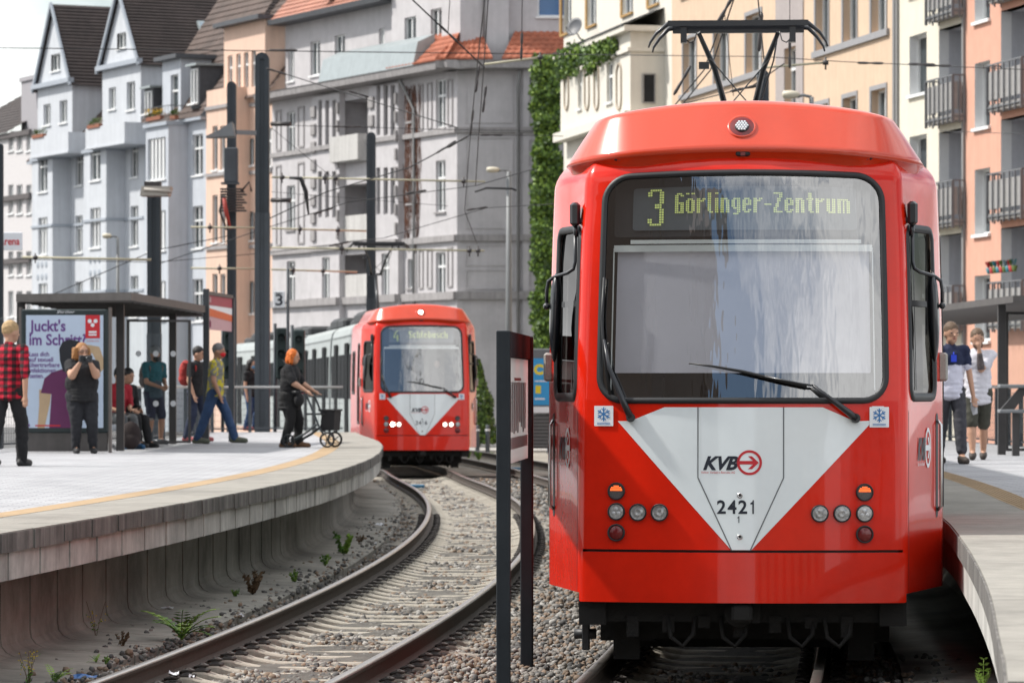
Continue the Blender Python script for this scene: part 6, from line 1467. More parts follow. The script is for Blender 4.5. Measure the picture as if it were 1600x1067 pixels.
# conical bush at the grey corner
o = empty('conical_bush', (wx(748, 135), 135, -.15), 0, 'dark green conical bush at the foot of the grey corner house', 'bush'); q = MB()
for _ in range(5200):
    z = rv.random()**1.15*2.9; r_ = (1.0-.30*(z/2.9)-.70*max(0, z/2.9-.35)**1.1*1.5)*.62*(1+.12*math.sin(z*5)); r_ = max(.03, r_)*rv.uniform(.75, 1.08); t = rv.uniform(0, 2*math.pi)
    p = Vector((r_*math.cos(t), r_*math.sin(t), z+.12)); q.mi = rv.choices((0, 1, 2), (3, 1, 5))[0]; a = Vector((math.cos(t)+rv.gauss(0, .5), math.sin(t)+rv.gauss(0, .5), rv.gauss(0, .5))).normalized(); b = a.orthogonal().normalized(); c = a.cross(b); s_ = rv.uniform(.03, .07)
    q.add([p-b*s_, p-c*s_, p+b*s_, p+c*s_], [(0, 1, 2, 3)])
tag(q.build('crown', LEAFS, o, fix=False), kind='stuff'); q = MB(); q.cyl((0, 0, -.1), (0, 0, 1.5), .07, .03); q.build('trunk', M('brown_stem', 0), o)
# weeds
WG = M('weed_green', (.11, .24, .035), .7, var=.35, scale=9); WGL = M('weed_light', (.22, .36, .05), .7, var=.3, scale=9); WY = M('weed_yellow_flower', (.6, .48, .04), .7); WB = M('dry_weed', (.14, .09, .05), .9, var=.3)
def frond(q, p, dirv, L_, n, s, droop=.5):
    p = Vector(p); dv = Vector(dirv).normalized(); pts = [p.copy()]
    for k in range(n):
        p = p+dv*(L_/n); dv = (dv+Vector((0, 0, -droop/n))).normalized(); pts.append(p.copy())
        side = dv.cross(Vector((0, 0, 1))).normalized(); w_ = s*(1-.5*abs(2*(k+.5)/n-1))
        for sg in (-1, 1): e = p+side*sg*w_*2.4+dv*w_*.8; m_ = p+side*sg*w_*1.2; q.add([p, m_+dv*w_*1.0-Vector((0, 0, w_*.1)), e, m_-dv*w_*.4], [(0, 1, 2, 3)])
    q.tube([tuple(x) for x in pts], s*.12, 4)
def weed(px, py, hpx, kind, label, zg=-.12, seed=1, stems=7):
    global rv
    rw = random.Random(seed); d = (CZ-zg)*F/(py-607); H = hpx*d/F; o = empty('weed', (wx(px, d), d, zg), 0, label, 'weed', 'weeds by the track'); q = MB()
    if kind == 'fern':
        for k in range(stems): a = rw.uniform(0, 6.28); q.mi = k % 2; frond(q, (0, 0, H*.1*rw.random()), (math.cos(a), math.sin(a)*.6, rw.uniform(.5, 1.6)), H*rw.uniform(.6, 1.1), 8, H*.085, 1.1)
    elif kind == 'flower':
        for k in range(stems):
            a = rw.uniform(0, 6.28); t = (math.cos(a)*H*.25, math.sin(a)*H*.2, H*rw.uniform(.7, 1)); q.mi = 3; q.tube([(0, 0, 0), (t[0]*.4, t[1]*.4, t[2]*.5), t], H*.006, 4)
            for j in range(7): b = Vector(t)*rw.uniform(.45, 1)+Vector((rw.gauss(0, H*.07), rw.gauss(0, H*.05), 0)); q.mi = 2 if rw.random() < .6 else 0; q.ell(b, (H*.016,)*3, 6, 4)
            for j in range(5): q.mi = 0; c_ = Vector(t)*rw.uniform(.05, .5); tuft(q, c_, H*.04, 2, H*.035, rw)
    else:
        for k in range(stems):
            a = rw.uniform(0, 6.28); q.mi = 3 if kind == 'dry' else k % 2; t = Vector((math.cos(a)*H*.4, math.sin(a)*H*.3, H*rw.uniform(.6, 1))); q.tube([(0, 0, 0), tuple(t*.5+Vector((0, 0, H*.08))), tuple(t)], H*.012, 4)
            for j in range(8): tuft(q, t*rw.uniform(.2, 1), H*.10, 4, H*.10, rw)
    q.build('leaves', [WG, WGL, WY, WB], o)
weed(283, 1000, 75, 'fern', 'large green fern-like weed growing beside the left platform foot', seed=2, stems=12)
weed(45, 1072, 60, 'flower', 'yellow-flowered weed at the lower left corner', seed=3, stems=9)
weed(85, 1068, 38, 'fern', 'green weed right of the yellow-flowered one', seed=4)
weed(150, 1035, 16, 'fern', 'small flat green weed at the edge of the concrete foot', seed=5, stems=10)
weed(165, 1038, 14, 'tuft', 'low leafy weed among the ballast', seed=15)
weed(190, 1010, 26, 'dry', 'dry brown weed stalks left of the large fern-like weed', seed=6)
weed(150, 998, 60, 'flower', 'thin sparse flower stalk against the platform wall', seed=7, stems=3)
weed(395, 930, 40, 'dry', 'brown and green dry stalks at the middle of the platform foot', seed=8)
weed(368, 934, 16, 'tuft', 'pair of small green sprouts near the dry stalks', seed=9)
weed(461, 910, 22, 'tuft', 'small green sprout beside the orange litter', seed=10)
weed(537, 868, 36, 'tuft', 'bright green upright weed by the inner rail', seed=12, stems=10)
weed(508, 885, 20, 'tuft', 'faded green weed left of the bright upright one', seed=13)
weed(562, 850, 18, 'dry', 'small brown-green weed furthest along the wall', seed=14)
for k, px in enumerate((732, 748, 770, 790)): weed(px, 716+k % 2*3, 10+4*(k % 2), 'tuft', ('yellowish', 'low', 'spiky', 'faded')[k]+' weed clump on the gravel verge beyond the curve', zg=-.19, seed=20+k, stems=16)
rw = random.Random(3); q = MB(); H = .16; o = empty('thistle', (wx(1536, 25.5), 21.0, -.02), 0, 'bright green thistle leaf rising at the foot of the right platform', 'weed'); o.location = (wx(1536, 20.2), 20.2, wz(1075, 20.2))
for a, r_ in ((90, 1), (30, .6), (150, .6), (200, .45)): frond(q, (0, 0, 0), (math.cos(R(a))*.35, -.2, 1), .16*r_, 5, .016, .1)
q.build('leaves', WGL, o)
# litter
def litter(px, py, w__, h__, mat, label, zg=-.15, seed=0):
    rl = random.Random(seed); d = (CZ-zg)*F/(py-607); s_ = d/F; W_, H_ = w__*s_, h__*s_*2.2; q = MB(); n = 5; vs = [(W_*(i/(n-1)-.5)+rl.gauss(0, W_*.03), H_*(j/(n-1)-.5)*2, abs(rl.gauss(0, H_*.25))) for j in range(n) for i in range(n)]
    q.add(vs, [(j*n+i, j*n+i+1, (j+1)*n+i+1, (j+1)*n+i) for j in range(n-1) for i in range(n-1)], False); o = q.build('litter', mat); o.location = (wx(px, d), d, zg+.01); tag(o, label, 'litter', 'litter beside the track')
PAP = M('paper_white', (.62, .63, .66), .8, var=.1)
litter(258, 952, 26, 3, PAP, 'flat white strip lying on the concrete above the fern-like weed', -.09, 1); litter(232, 1017, 16, 3, PAP, 'white scrap on the ballast below the fern-like weed', seed=2)
litter(272, 1056, 16, 6, PAP, 'crumpled white tissue against the near rail', -.12, seed=3); litter(130, 1062, 40, 7, M('blue_wrapper', (.06, .16, .40), .4), 'blue and black snack wrapper at the lower left', seed=4)
litter(445, 907, 18, 4, PAP, 'pale plastic sheet left of the orange scrap', seed=5); litter(470, 910, 8, 3, M('orange_scrap', (.6, .12, .02), .6), 'orange scrap beside a green sprout', seed=6)
litter(592, 824, 14, 7, PAP, 'white and green plastic bag inside the curve', seed=7); litter(583, 852, 10, 4, PAP, 'white crumpled paper in the ballast left of the inner rail', seed=8); litter(377, 965, 9, 5, PAP, 'small white scrap by the near rail', seed=9)
litter(300, 1060, 8, 5, PAP, 'tiny white scrap inside the near rail', seed=10); litter(560, 865, 6, 3, PAP, 'small pale scrap near the bright weed', seed=11); litter(1395, 985, 14, 5, PAP, 'white scrap in the shade beside the large tram', -.2, seed=12)
q = MB(); q.bbox(-.28, .28, -.25, .25, 0, .06, .01); o = q.build('track_box', M('blue_track_box', (.02, .12, .22), .5)); o.location = (wx(642, 80), 80, -.17); tag(o, 'small blue box between the rails under the nose of the smaller tram', 'track box')
q = MB(); q.bbox(-.3, .3, -.3, .3, 0, .1, .01); o = q.build('track_box', M('blue_track_box', 0)); o.location = (wx(812, 92), 92, -.1); tag(o, 'blue box by the far rails right of the timetable posts', 'track box')
# white tram of the other line at the left rear
# ================================================================ people
SKIN = M('skin', (.48, .27, .18), .55, var=.08, scale=8); SKINT = M('tanned_skin', (.38, .20, .13), .55, var=.08, scale=8)
from mathutils import noise as _noise
def blob(parts, voxel, mat, name, parent, smooth=3, keep=None):
    """parts: ('c', p0, p1, r0, r1[, flat]) tapered limbs and ('e', c, (rx,ry,rz), yaw) ellipsoids, fused into one skin"""
    q = MB()
    for s in parts:
        if s[0] == 'c':
            p0, p1, r0, r1 = Vector(s[1]), Vector(s[2]), s[3], s[4]; d = (p1-p0).normalized(); pts = []; rs = []
            for t in (-1, -.9, -.6, -.25): pts.append(p0+d*r0*t); rs.append(r0*math.sqrt(max(0.0001, 1-t*t)))
            for t in (0, .25, .5, .75, 1): pts.append(p0.lerp(p1, t)); rs.append(r0+(r1-r0)*t)
            for t in (.25, .6, .9, 1): pts.append(p1+d*r1*t); rs.append(r1*math.sqrt(max(0.0001, 1-t*t)))
            q.tube([tuple(p) for p in pts], rs, 12)
        else:
            e = MB(); e.T = Matrix.Translation(s[1]) @ Matrix.Rotation(s[3] if len(s) > 3 else 0, 4, 'Z') @ (Matrix.Rotation(s[4], 4, 'X') if len(s) > 4 else Matrix()); e.ell((0, 0, 0), s[2], 16, 10); b = len(q.v); q.v += e.v; q.f += [[i+b for i in f] for f in e.f]; q.m += e.m; q.sm += e.sm
    o = q.build(name, mat, None); m = o.modifiers.new('r', 'REMESH'); m.mode = 'VOXEL'; m.voxel_size = voxel; m.use_smooth_shade = True
    if smooth: s_ = o.modifiers.new('s', 'SMOOTH'); s_.iterations = smooth; s_.factor = .5
    me = bpy.data.meshes.new_from_object(o.evaluated_get(bpy.context.evaluated_depsgraph_get()), depsgraph=bpy.context.evaluated_depsgraph_get())
    old = o.data; o.modifiers.clear(); o.data = me; bpy.data.meshes.remove(old); me.name = name
    if not me.materials: me.materials.append(mat)
    am, fr = {'shirt': (.016, 9), 'trousers': (.014, 8), 'shorts': (.012, 8), 'hair': (.007, 30), 'backpack': (.01, 12)}.get(name, (0, 1))
    if am:
        nv = len(me.vertices); ns = [v.normal.copy() for v in me.vertices]; k_ = random.random()*50
        for v, n_ in zip(me.vertices, ns):
            c_ = v.co; v.co = c_+n_*am*(_noise.noise(Vector((c_.x*fr+k_, c_.y*fr, c_.z*fr*1.6)))*.7+_noise.noise(Vector((c_.x*fr*2.6, c_.y*fr*2.6+k_, c_.z*fr*3)))*.4)
    me.polygons.foreach_set('use_smooth', [True]*len(me.polygons)); o.parent = parent; return o
def ik(a, b, l1, l2, pole):
    a, b = Vector(a), Vector(b); d = b-a; L_ = min(d.length, (l1+l2)*.999); dn = d.normalized(); b = a+dn*L_
    x = (l1*l1-l2*l2+L_*L_)/(2*L_); h = math.sqrt(max(0, l1*l1-x*x)); pv = Vector(pole); pv = (pv-dn*pv.dot(dn)).normalized(); return a+dn*x+pv*h, b
def person(label, px, py, d, h, yaw, handL, handR, footL=(0, 0), footR=(0, 0), liftL=0, liftR=0, fat=1, shirt=None, sleeve=.5, pants=None, pleg=1.0, shoe=None, hair=None, hairstyle='short', head_yaw=0, head_pitch=0,
           skin=None, hip=None, lean=0, kneeL=None, kneeR=None, beard=None, mask=None, shirt_len=.06, sit=False, extras=None, female=False, zf=.9):
    """joint positions in the person's own frame: F forwards, Lf to the person's left, z up (metres)"""
    skin = skin or SKIN; root = empty('person', (wx(px, d), d, zf), 0, label, 'person', 'people waiting or walking on the platforms')
    f = Vector((math.sin(yaw), -math.cos(yaw), 0)); l = Vector((math.cos(yaw), math.sin(yaw), 0)); g = lambda F_, L_, z: f*F_+l*L_+Vector((0, 0, z))
    hz = hip if hip is not None else .515*h; torso = .30*h; sw = .108*h*(.92 if female else 1)*(1+.10*(fat-1)); hw = .052*h*(1+.25*(fat-1))
    pel = g(0, 0, hz) if not sit else g(-.0, 0, hz); up = (f*math.sin(lean)+Vector((0, 0, math.cos(lean)))); che = pel+up*torso*.72; nk = pel+up*torso*1.06; 
    hd = nk+up*.075*h*1.05+f*.018*h; hyaw = yaw+head_yaw; hf = Vector((math.sin(hyaw), -math.cos(hyaw), 0)); hl = Vector((math.cos(hyaw), math.sin(hyaw), 0))
    hr = .0625*h; B = []; r = h*fat
    shL, shR = pel+up*torso*.93+l*sw, pel+up*torso*.93-l*sw; hiL, hiR = pel+l*hw, pel-l*hw
    ua, fa, th, sh = .168*h, .150*h, .245*h, .235*h
    A = {}
    for s, shd, hand in ((1, shL, handL), (-1, shR, handR)):
        tgt = g(*hand); el, wr = ik(shd, tgt, ua, fa, -f*.6-Vector((0, 0, .7))+l*s*.45); A[s] = (shd, el, wr)
        B += [('c', shd, el, .030*r, .0235*r), ('c', el, wr, .0245*r, .0165*h)]
        hdv = (wr-el).normalized(); side = l*s; pn = hdv.cross(l).normalized()
        pc = wr+hdv*.028*h; B += [('c', wr, pc+hdv*.012*h, .0155*h, .0165*h), ('e', pc+hdv*.012*h, (.022*h, .012*h, .024*h), yaw)]
        across = hdv.cross(f).normalized() if abs(hdv.dot(f)) < .9 else l
        for k, ln in enumerate((.036, .043, .040, .030)):
            base = pc+hdv*.022*h+across*(k-1.5)*.0105*h; mid = base+hdv*ln*.5*h+pn*.006*h*s; tip = mid+(hdv*.8+f*.45).normalized()*ln*.5*h
            B += [('c', base, mid, .0058*h, .0055*h), ('c', mid, tip, .0055*h, .0045*h)]
        tb = pc-across*.018*h; B += [('c', tb, tb+(hdv*.7-across*.6+f*.4).normalized()*.032*h, .0065*h, .005*h)]
    LG = {}
    for s, hp, ft, lf, kn in ((1, hiL, footL, liftL, kneeL), (-1, hiR, footR, liftR, kneeR)):
        an = g(ft[0], s*(hw+.012*h)+ft[1], .048*h+lf); k_, an = ik(hp, an, th, sh, f+Vector((0, 0, .1))); LG[s] = (hp, k_, an)
        B += [('c', hp, k_, .050*r, .033*h*(.7+.3*fat)), ('c', k_, k_.lerp(an, .35), .032*h*(.7+.3*fat), .034*h*(.7+.3*fat)), ('c', k_.lerp(an, .35), an, .033*h*(.7+.3*fat), .021*h), ('c', an, an+f*.085*h-Vector((0, 0, .02*h)), .022*h, .018*h)]
    B += [('e', pel+up*.01*h, (.088*h*(.6+.4*fat), .066*h*fat, .07*h), yaw), ('e', pel+up*torso*.38, (.080*r, .060*r, .11*h), yaw, 0), ('e', che, (.093*h*(.6+.4*fat), .064*h*fat, .105*h), yaw), ('c', shL, shR, .036*h, .036*h),
          ('c', nk-up*.05*h, nk+up*.055*h, .034*h, .030*h)]
    cp = hd+Vector((0, 0, .012*h))
    B += [('e', cp, (hr*.80, hr*.98, hr*1.08), hyaw), ('e', hd+hf*.014*h-Vector((0, 0, .032*h)), (hr*.60, hr*.66, hr*.66), hyaw), ('c', hd+hf*.055*h-Vector((0, 0, .0*h)), hd+hf*.066*h-Vector((0, 0, .014*h)), .0075*h, .0095*h)]
    for s in (-1, 1): B.append(('e', hd+hl*s*hr*.80-Vector((0, 0, .004*h)), (.006*h, .012*h, .018*h), hyaw))
    body = blob(B, .0105, skin, 'body', root)
    # face
    q = MB()
    for s in (-1, 1): q.ell(hd+hf*.0555*h+hl*s*.022*h+Vector((0, 0, .006*h)), (.0075*h, .004*h, .0045*h), 8, 6)
    q.build('eyes', M('eye_dark', (.03, .02, .02), .4), root)
    if not mask and not beard: q = MB(); q.ell(hd+hf*.054*h-Vector((0, 0, .034*h)), (.016*h, .005*h, .004*h), 8, 6); q.build('mouth', M('lip', (.28, .08, .07), .5), root)
    if beard: blob([('e', hd+hf*.026*h-Vector((0, 0, .044*h)), (hr*.66, hr*.58, hr*.52), hyaw)], .009, beard, 'beard', root, 2)
    if mask: blob([('e', hd+hf*.030*h-Vector((0, 0, .026*h)), (hr*.62, hr*.62, hr*.50), hyaw), ('c', hd+hf*.02*h-Vector((0, 0, .02*h)), hd-hf*.0*h, .012*h, .006*h)], .009, mask, 'face_mask', root, 2)
    # clothes
    if shirt:
        C = [('e', che, (.104*h*(.5+.5*fat), .074*h*fat, .112*h), yaw), ('e', pel+up*torso*.38, (.098*h*fat, .074*r, .13*h), yaw), *[('e', pel+up*torso*.38*(1-t_)-Vector((0, 0, (shirt_len-.02)*t_)), ((.098+.010*t_)*h*(.4+.6*fat), (.074+.010*t_)*h*fat, .055*h if t_ < .9 else .03*h), yaw) for t_ in (.2, .4, .6, .8, 1)], ('c', shL, shR, .041*h, .041*h), ('c', nk-up*.045*h, nk-up*.005*h, .040*h, .036*h)]
        for s in (-1, 1):
            a, e, w_ = A[s]; t = min(1, sleeve*2); C.append(('c', a, a.lerp(e, t), .036*r, .034*r))
            if sleeve > .5: C.append(('c', e, e.lerp(w_, (sleeve-.5)*2), .032*r, .026*h))
        so = blob(C, .013, shirt, 'shirt', root, 2)
    if pants:
        C = [('e', pel, (.094*h*(.5+.5*fat), .072*h*fat, .062*h), yaw)]
        for s in (-1, 1):
            hp, k_, an = LG[s]; t = min(1, pleg*2); C.append(('c', hp, hp.lerp(k_, t), .058*r, .049*h*(.7+.3*fat)))
            if pleg > .5: C.append(('c', k_, k_.lerp(an, min(1, (pleg-.5)*2)), .048*h*(.7+.3*fat), .040*h))
        blob(C, .013, pants, 'trousers' if pleg > .6 else 'shorts', root, 2)
    for s in (-1, 1):
        hp, k_, an = LG[s]; dn = Vector((0, 0, .030*h))
        if shoe: blob([('c', an-f*.012*h-dn*.4, an+f*.05*h-dn*.7, .031*h, .028*h), ('c', an+f*.05*h-dn*.75, an+f*.11*h-dn*.9, .029*h, .024*h), ('c', an-f*.03*h-dn*.95, an+f*.11*h-dn*1.0, .024*h, .024*h)], .010, shoe, 'shoe', root, 1)
    if hair:
        if hairstyle == 'short': blob([('e', cp-hf*.005*h+Vector((0, 0, .018*h)), (hr*.85, hr*1.0, hr*.95), hyaw), ('e', hd-hf*.024*h+Vector((0, 0, .014*h)), (hr*.77, hr*.64, hr*.66), hyaw)], .009, hair, 'hair', root, 1)
        else:
            q = [('e', cp-hf*.010*h+Vector((0, 0, .012*h)), (hr*.96, hr*1.0, hr*1.05), hyaw), ('e', hd-hf*.035*h-Vector((0, 0, .03*h)), (hr*1.05, hr*.75, hr*1.25), hyaw)]; rh = random.Random(4)
            for s in (-1, 1):
                for k in range(7 if hairstyle == 'curly' else 4):
                    a = hd+hl*s*hr*rh.uniform(.7, 1.15)-hf*rh.uniform(-.01, .05)*h+Vector((0, 0, .03*h)); q.append(('c', a, a+Vector((rh.gauss(0, .012), rh.gauss(0, .012), -.085*h))+hl*s*.012*h, .016*h, .010*h))
            blob(q, .010, hair, 'hair', root, 1)
    if extras: extras(root, dict(g=g, hd=hd, hf=hf, hl=hl, hr=hr, f=f, l=l, pel=pel, che=che, up=up, A=A, LG=LG, h=h, hyaw=hyaw, cp=cp, torso=torso, sh=(shL, shR)))
    return root
BLKC = M('black_cloth', (.012, .012, .014), .9, var=.3, scale=8); DKJ = M('dark_trouser_cloth', (.030, .033, .042), .9, var=.2); JEAN = M('blue_jeans', (.030, .065, .15), .9, var=.45, scale=3)
BSHO = M('black_shoe', (.015, .015, .016), .6); 
def checked():
    m = M('red_black_check', (.40, .01, .025), .9, var=0); t = m.node_tree; l = t.links.new; b = t.nodes['Principled BSDF']; tc = _n(t, 'ShaderNodeTexCoord'); sp = _n(t, 'ShaderNodeSeparateXYZ'); l(tc.outputs['Object'], sp.inputs[0]); outs = []
    for ax, sc in (('X', 1/.105), ('Z', 1/.085)):
        a = _n(t, 'ShaderNodeMath', operation='MULTIPLY'); a.inputs[1].default_value = sc; l(sp.outputs[ax], a.inputs[0]); f_ = _n(t, 'ShaderNodeMath', operation='FRACT'); l(a.outputs[0], f_.inputs[0]); g_ = _n(t, 'ShaderNodeMath', operation='GREATER_THAN'); g_.inputs[1].default_value = .5; l(f_.outputs[0], g_.inputs[0]); outs.append(g_.outputs[0])
    s_ = _n(t, 'ShaderNodeMath', operation='ADD'); l(outs[0], s_.inputs[0]); l(outs[1], s_.inputs[1]); r = _n(t, 'ShaderNodeValToRGB'); r.color_ramp.interpolation = 'CONSTANT'; e = r.color_ramp.elements; e[0].color = (.48, .008, .03, 1); e[0].position = 0; e[1].position = .4; e[1].color = (.13, .004, .012, 1); e.new(.8).color = (.008, .006, .007, 1)
    d_ = _n(t, 'ShaderNodeMath', operation='MULTIPLY'); d_.inputs[1].default_value = .5; l(s_.outputs[0], d_.inputs[0]); l(d_.outputs[0], r.inputs[0]); l(r.outputs[0], b.inputs['Base Color']); return m
def twotone(name, c1, c2, z, ns=9, soft=.12):
    m = M(name, c1, .9, var=0); t = m.node_tree; l = t.links.new; b = t.nodes['Principled BSDF']; tc = _n(t, 'ShaderNodeTexCoord'); sp = _n(t, 'ShaderNodeSeparateXYZ'); l(tc.outputs['Object'], sp.inputs[0]); n = _n(t, 'ShaderNodeTexNoise', i_Scale=ns, i_Detail=4); l(tc.outputs['Object'], n.inputs['Vector'])
    a = _n(t, 'ShaderNodeMath', operation='MULTIPLY_ADD'); a.inputs[1].default_value = soft*2; a.inputs[2].default_value = -soft-z; l(n.outputs[0], a.inputs[0]); s_ = _n(t, 'ShaderNodeMath', operation='ADD'); l(sp.outputs['Z'], s_.inputs[0]); l(a.outputs[0], s_.inputs[1]); g_ = _n(t, 'ShaderNodeMath', operation='GREATER_THAN'); g_.inputs[1].default_value = 0; l(s_.outputs[0], g_.inputs[0])
    mx_ = _n(t, 'ShaderNodeMix', data_type='RGBA'); mx_.inputs[6].default_value = (*c2, 1); mx_.inputs[7].default_value = (*c1, 1); l(g_.outputs[0], mx_.inputs[0]); l(mx_.outputs[2], b.inputs['Base Color']); return m
def blotch(name, c1, c2, sc=14, th=.52):
    m = M(name, c1, .9, var=0); t = m.node_tree; l = t.links.new; b = t.nodes['Principled BSDF']; tc = _n(t, 'ShaderNodeTexCoord'); n = _n(t, 'ShaderNodeTexNoise', i_Scale=sc, i_Detail=5); l(tc.outputs['Object'], n.inputs['Vector']); r = _n(t, 'ShaderNodeValToRGB'); e = r.color_ramp.elements; e[0].position = th; e[1].position = th+.04; e[0].color = (*c1, 1); e[1].color = (*c2, 1); l(n.outputs[0], r.inputs[0]); l(r.outputs[0], b.inputs['Base Color']); return m
def backpack(mat, size=(.15, .10, .23), dz=.0, name='backpack'):
    def fn(root, k):
        c = k['che']-k['f']*(.075*k['h']+size[1])+Vector((0, 0, dz-.05)); yaw_ = math.atan2(k['l'].y, k['l'].x)
        pk = empty(name, root.location, 0, None); bpy.data.objects.remove(pk)
        o = blob([('e', c, size, yaw_), ('e', c-Vector((0, 0, size[2]*.45)), (size[0]*1.02, size[1]*1.1, size[2]*.55), yaw_)], .016, mat, name, None, 2); o.location = root.location
        tag(o, None)
        q = MB()
        for s in (-1, 1):
            sh = k['sh'][0 if s > 0 else 1]; q.tube([tuple(c+k['l']*s*.09+Vector((0, 0, size[2]*.8))), tuple(sh-k['l']*s*.06+Vector((0, 0, .055))), tuple(sh-k['l']*s*.05+k['f']*.085-Vector((0, 0, .02))), tuple(k['che']+k['l']*s*.11+k['f']*.06-Vector((0, 0, .10))), tuple(c+k['l']*s*.10-Vector((0, 0, size[2]*.6)))], .014, 6)
        q.build('strap', mat, o); return o
    return fn
def lab(o, label, cat): return tag(o, label, cat)
hairb = M('blond_hair', (.42, .28, .14), .7, var=.3, scale=20); hairc = M('ginger_blond_hair', (.36, .17, .06), .7, var=.4, scale=20); hairo = M('orange_hair', (.62, .14, .01), .7, var=.3, scale=20)
hairk = M('black_hair', (.01, .009, .009), .6, var=.3, scale=20); hairg = M('grey_hair', (.16, .15, .15), .7, var=.35, scale=20); hairn = M('brown_hair', (.12, .075, .045), .7, var=.3, scale=20)
# 1 man in the check shirt, walking towards the shelter
person('blond man in red and black checked shirt seen from behind, walking at the left edge', 14, 728, 48.6, 1.83, R(160), (.02, .30, .88), (-.1, -.28, .9), footL=(-.24, .02), footR=(.12, 0), liftL=.0, shirt=checked(), sleeve=.62, pants=BLKC, shoe=BSHO, hair=hairb, head_yaw=R(-28), lean=.02, shirt_len=.10)
# 2 woman photographing
def phone(root, k):
    c = k['A'][1][2].lerp(k['A'][-1][2], .5)+k['f']*.06+Vector((0, 0, .05)); q = MB(); q.T = Matrix.Translation(c+root.location) @ Matrix.Rotation(math.atan2(k['l'].y, k['l'].x)+.15, 4, 'Z'); q.bbox(-.10, .10, -.03, .03, -.055, .055, .012); q.lathe([(.04, 0), (.04, -.06), (.03, -.065), (.001, -.05)], (.02, -.03, 0), 14, 'y'); lab(q.build('camera', BLKP), 'small black camera held up by the woman in black', 'camera')
    q = MB(); hd, hf, hl, h = k['hd'], k['hf'], k['hl'], k['h']
    for s in (-1, 1):
        cc = hd+hf*.060*h+hl*s*.024*h+Vector((0, 0, .006*h)); q.tube([tuple(cc+hl*math.cos(t)*.020*h+Vector((0, 0, math.sin(t)*.014*h))) for t in np.linspace(0, 2*math.pi, 13)], .0022*h, 5, caps=False); q.tube([tuple(cc+hl*s*.02*h), tuple(hd+hl*s*.055*h-hf*.01*h)], .002*h, 5)
    q.build('glasses', BLK, root)
    o = backpack(BLKC, (.13, .09, .24))(root, k); lab(o, 'black backpack on the back of the woman in black', 'backpack')
person('heavy curly-haired woman in black raising a camera in front of the poster', 128, 711, 58.0, 1.66, R(14), (.36, .07, 1.36), (.34, -.07, 1.36), footL=(.0, .05), footR=(-.02, .03), fat=1.6, shirt=BLKC, sleeve=.26, pants=M('black_work_trousers', (.018, .019, .024), .9, var=.25, scale=6), shoe=BSHO, hair=hairc, hairstyle='curly', head_yaw=R(12), female=True, shirt_len=.08, extras=phone)
# 3 seated man, 4 seated companion
def cap(mat, brim=True):
    def fn(root, k):
        hd, hf, hl, h, hr = k['hd'], k['hf'], k['hl'], k['h'], k['hr']; P_ = [('e', k['cp']+Vector((0, 0, .018*h)), (hr*.90, hr*1.05, hr*.95), k['hyaw'])]
        if brim: P_.append(('e', hd+hf*.085*h+Vector((0, 0, .022*h)), (hr*.75, hr*.7, .010*h), k['hyaw']))
        blob(P_, .010, mat, 'cap', root, 1)
    return fn
person('seated man in red shirt, grey trousers and black cap on the shelter bench', 179, 702, 62.6, 1.74, R(35), (.32, .10, .66), (.30, -.12, .62), footL=(.50, .02), footR=(.46, .0), hip=.50, sit=True, lean=.22, shirt=M('red_shirt_cloth', (.38, .02, .035), .9, var=.15), sleeve=.45, pants=M('mid_grey_trousers', (.12, .125, .13), .9, var=.2), shoe=M('blue_green_sneaker', (.02, .10, .22), .6, var=.4, scale=30), hair=hairk, head_yaw=R(10), shirt_len=.04, beard=None, extras=cap(BLKC))
person('person in black seated behind the man with the black cap, mostly hidden', 192, 699, 64.0, 1.70, R(50), (.3, .1, .62), (.3, -.1, .62), footL=(.50, .0), footR=(.48, 0), hip=.50, sit=True, lean=.15, shirt=BLKC, sleeve=.95, pants=BLKC, shoe=BSHO, hair=hairk)
q = blob([('e', (0, 0, .22), (.17, .12, .23)), ('e', (0, -.06, .13), (.14, .10, .13))], .016, M('brown_black_rucksack', (.028, .018, .018), .9, var=.3), 'rucksack', None, 2); q.location = (wx(208, 62.4), 62.0, .9); lab(q, 'dark brown rucksack standing on the platform by the seated man', 'rucksack')
# 5 man in teal shirt
def tealx(root, k):
    cap(M('grey_beanie', (.22, .235, .25), .9, var=.2), False)(root, k); o = backpack(M('grey_red_backpack', (.20, .16, .16), .8, var=.5, scale=9), (.14, .10, .23))(root, k); lab(o, 'grey and red backpack worn by the man in the teal shirt', 'backpack')
person('man in teal t-shirt, navy shorts and grey cap looking down, behind the glass screen', 239, 694, 67.5, 1.72, R(40), (.30, .06, 1.02), (.28, -.06, 1.0), footL=(.03, .03), footR=(-.06, .05), shirt=twotone('teal_fade_shirt', (.012, .10, .125), (.045, .075, .10), 1.1), sleeve=.33, pants=M('navy_shorts', (.018, .02, .045), .9, var=.2), pleg=.47, shoe=M('dark_sneaker', (.04, .05, .07), .7, var=.3), hair=hairk, beard=hairk, lean=.05, shirt_len=.08, skin=SKINT, extras=tealx)
# 6 man with red backpack
def redx(root, k): o = backpack(M('red_backpack_cloth', (.42, .035, .03), .85, var=.25), (.15, .11, .24), .02)(root, k); lab(o, 'red backpack worn by the dark-haired man in black t-shirt', 'backpack')
person('dark-haired man in black t-shirt with a red backpack behind the masked man', 305, 689, 71.5, 1.76, R(60), (.08, .24, .84), (.12, -.22, .86), footL=(.1, .0), footR=(-.12, 0), shirt=BLKC, sleeve=.3, pants=M('dark_blue_jeans', (.02, .028, .06), .9, var=.3), shoe=M('red_white_shoe', (.45, .12, .12), .7, var=.5, scale=30), hair=hairk, head_yaw=R(15), lean=.06, extras=redx)
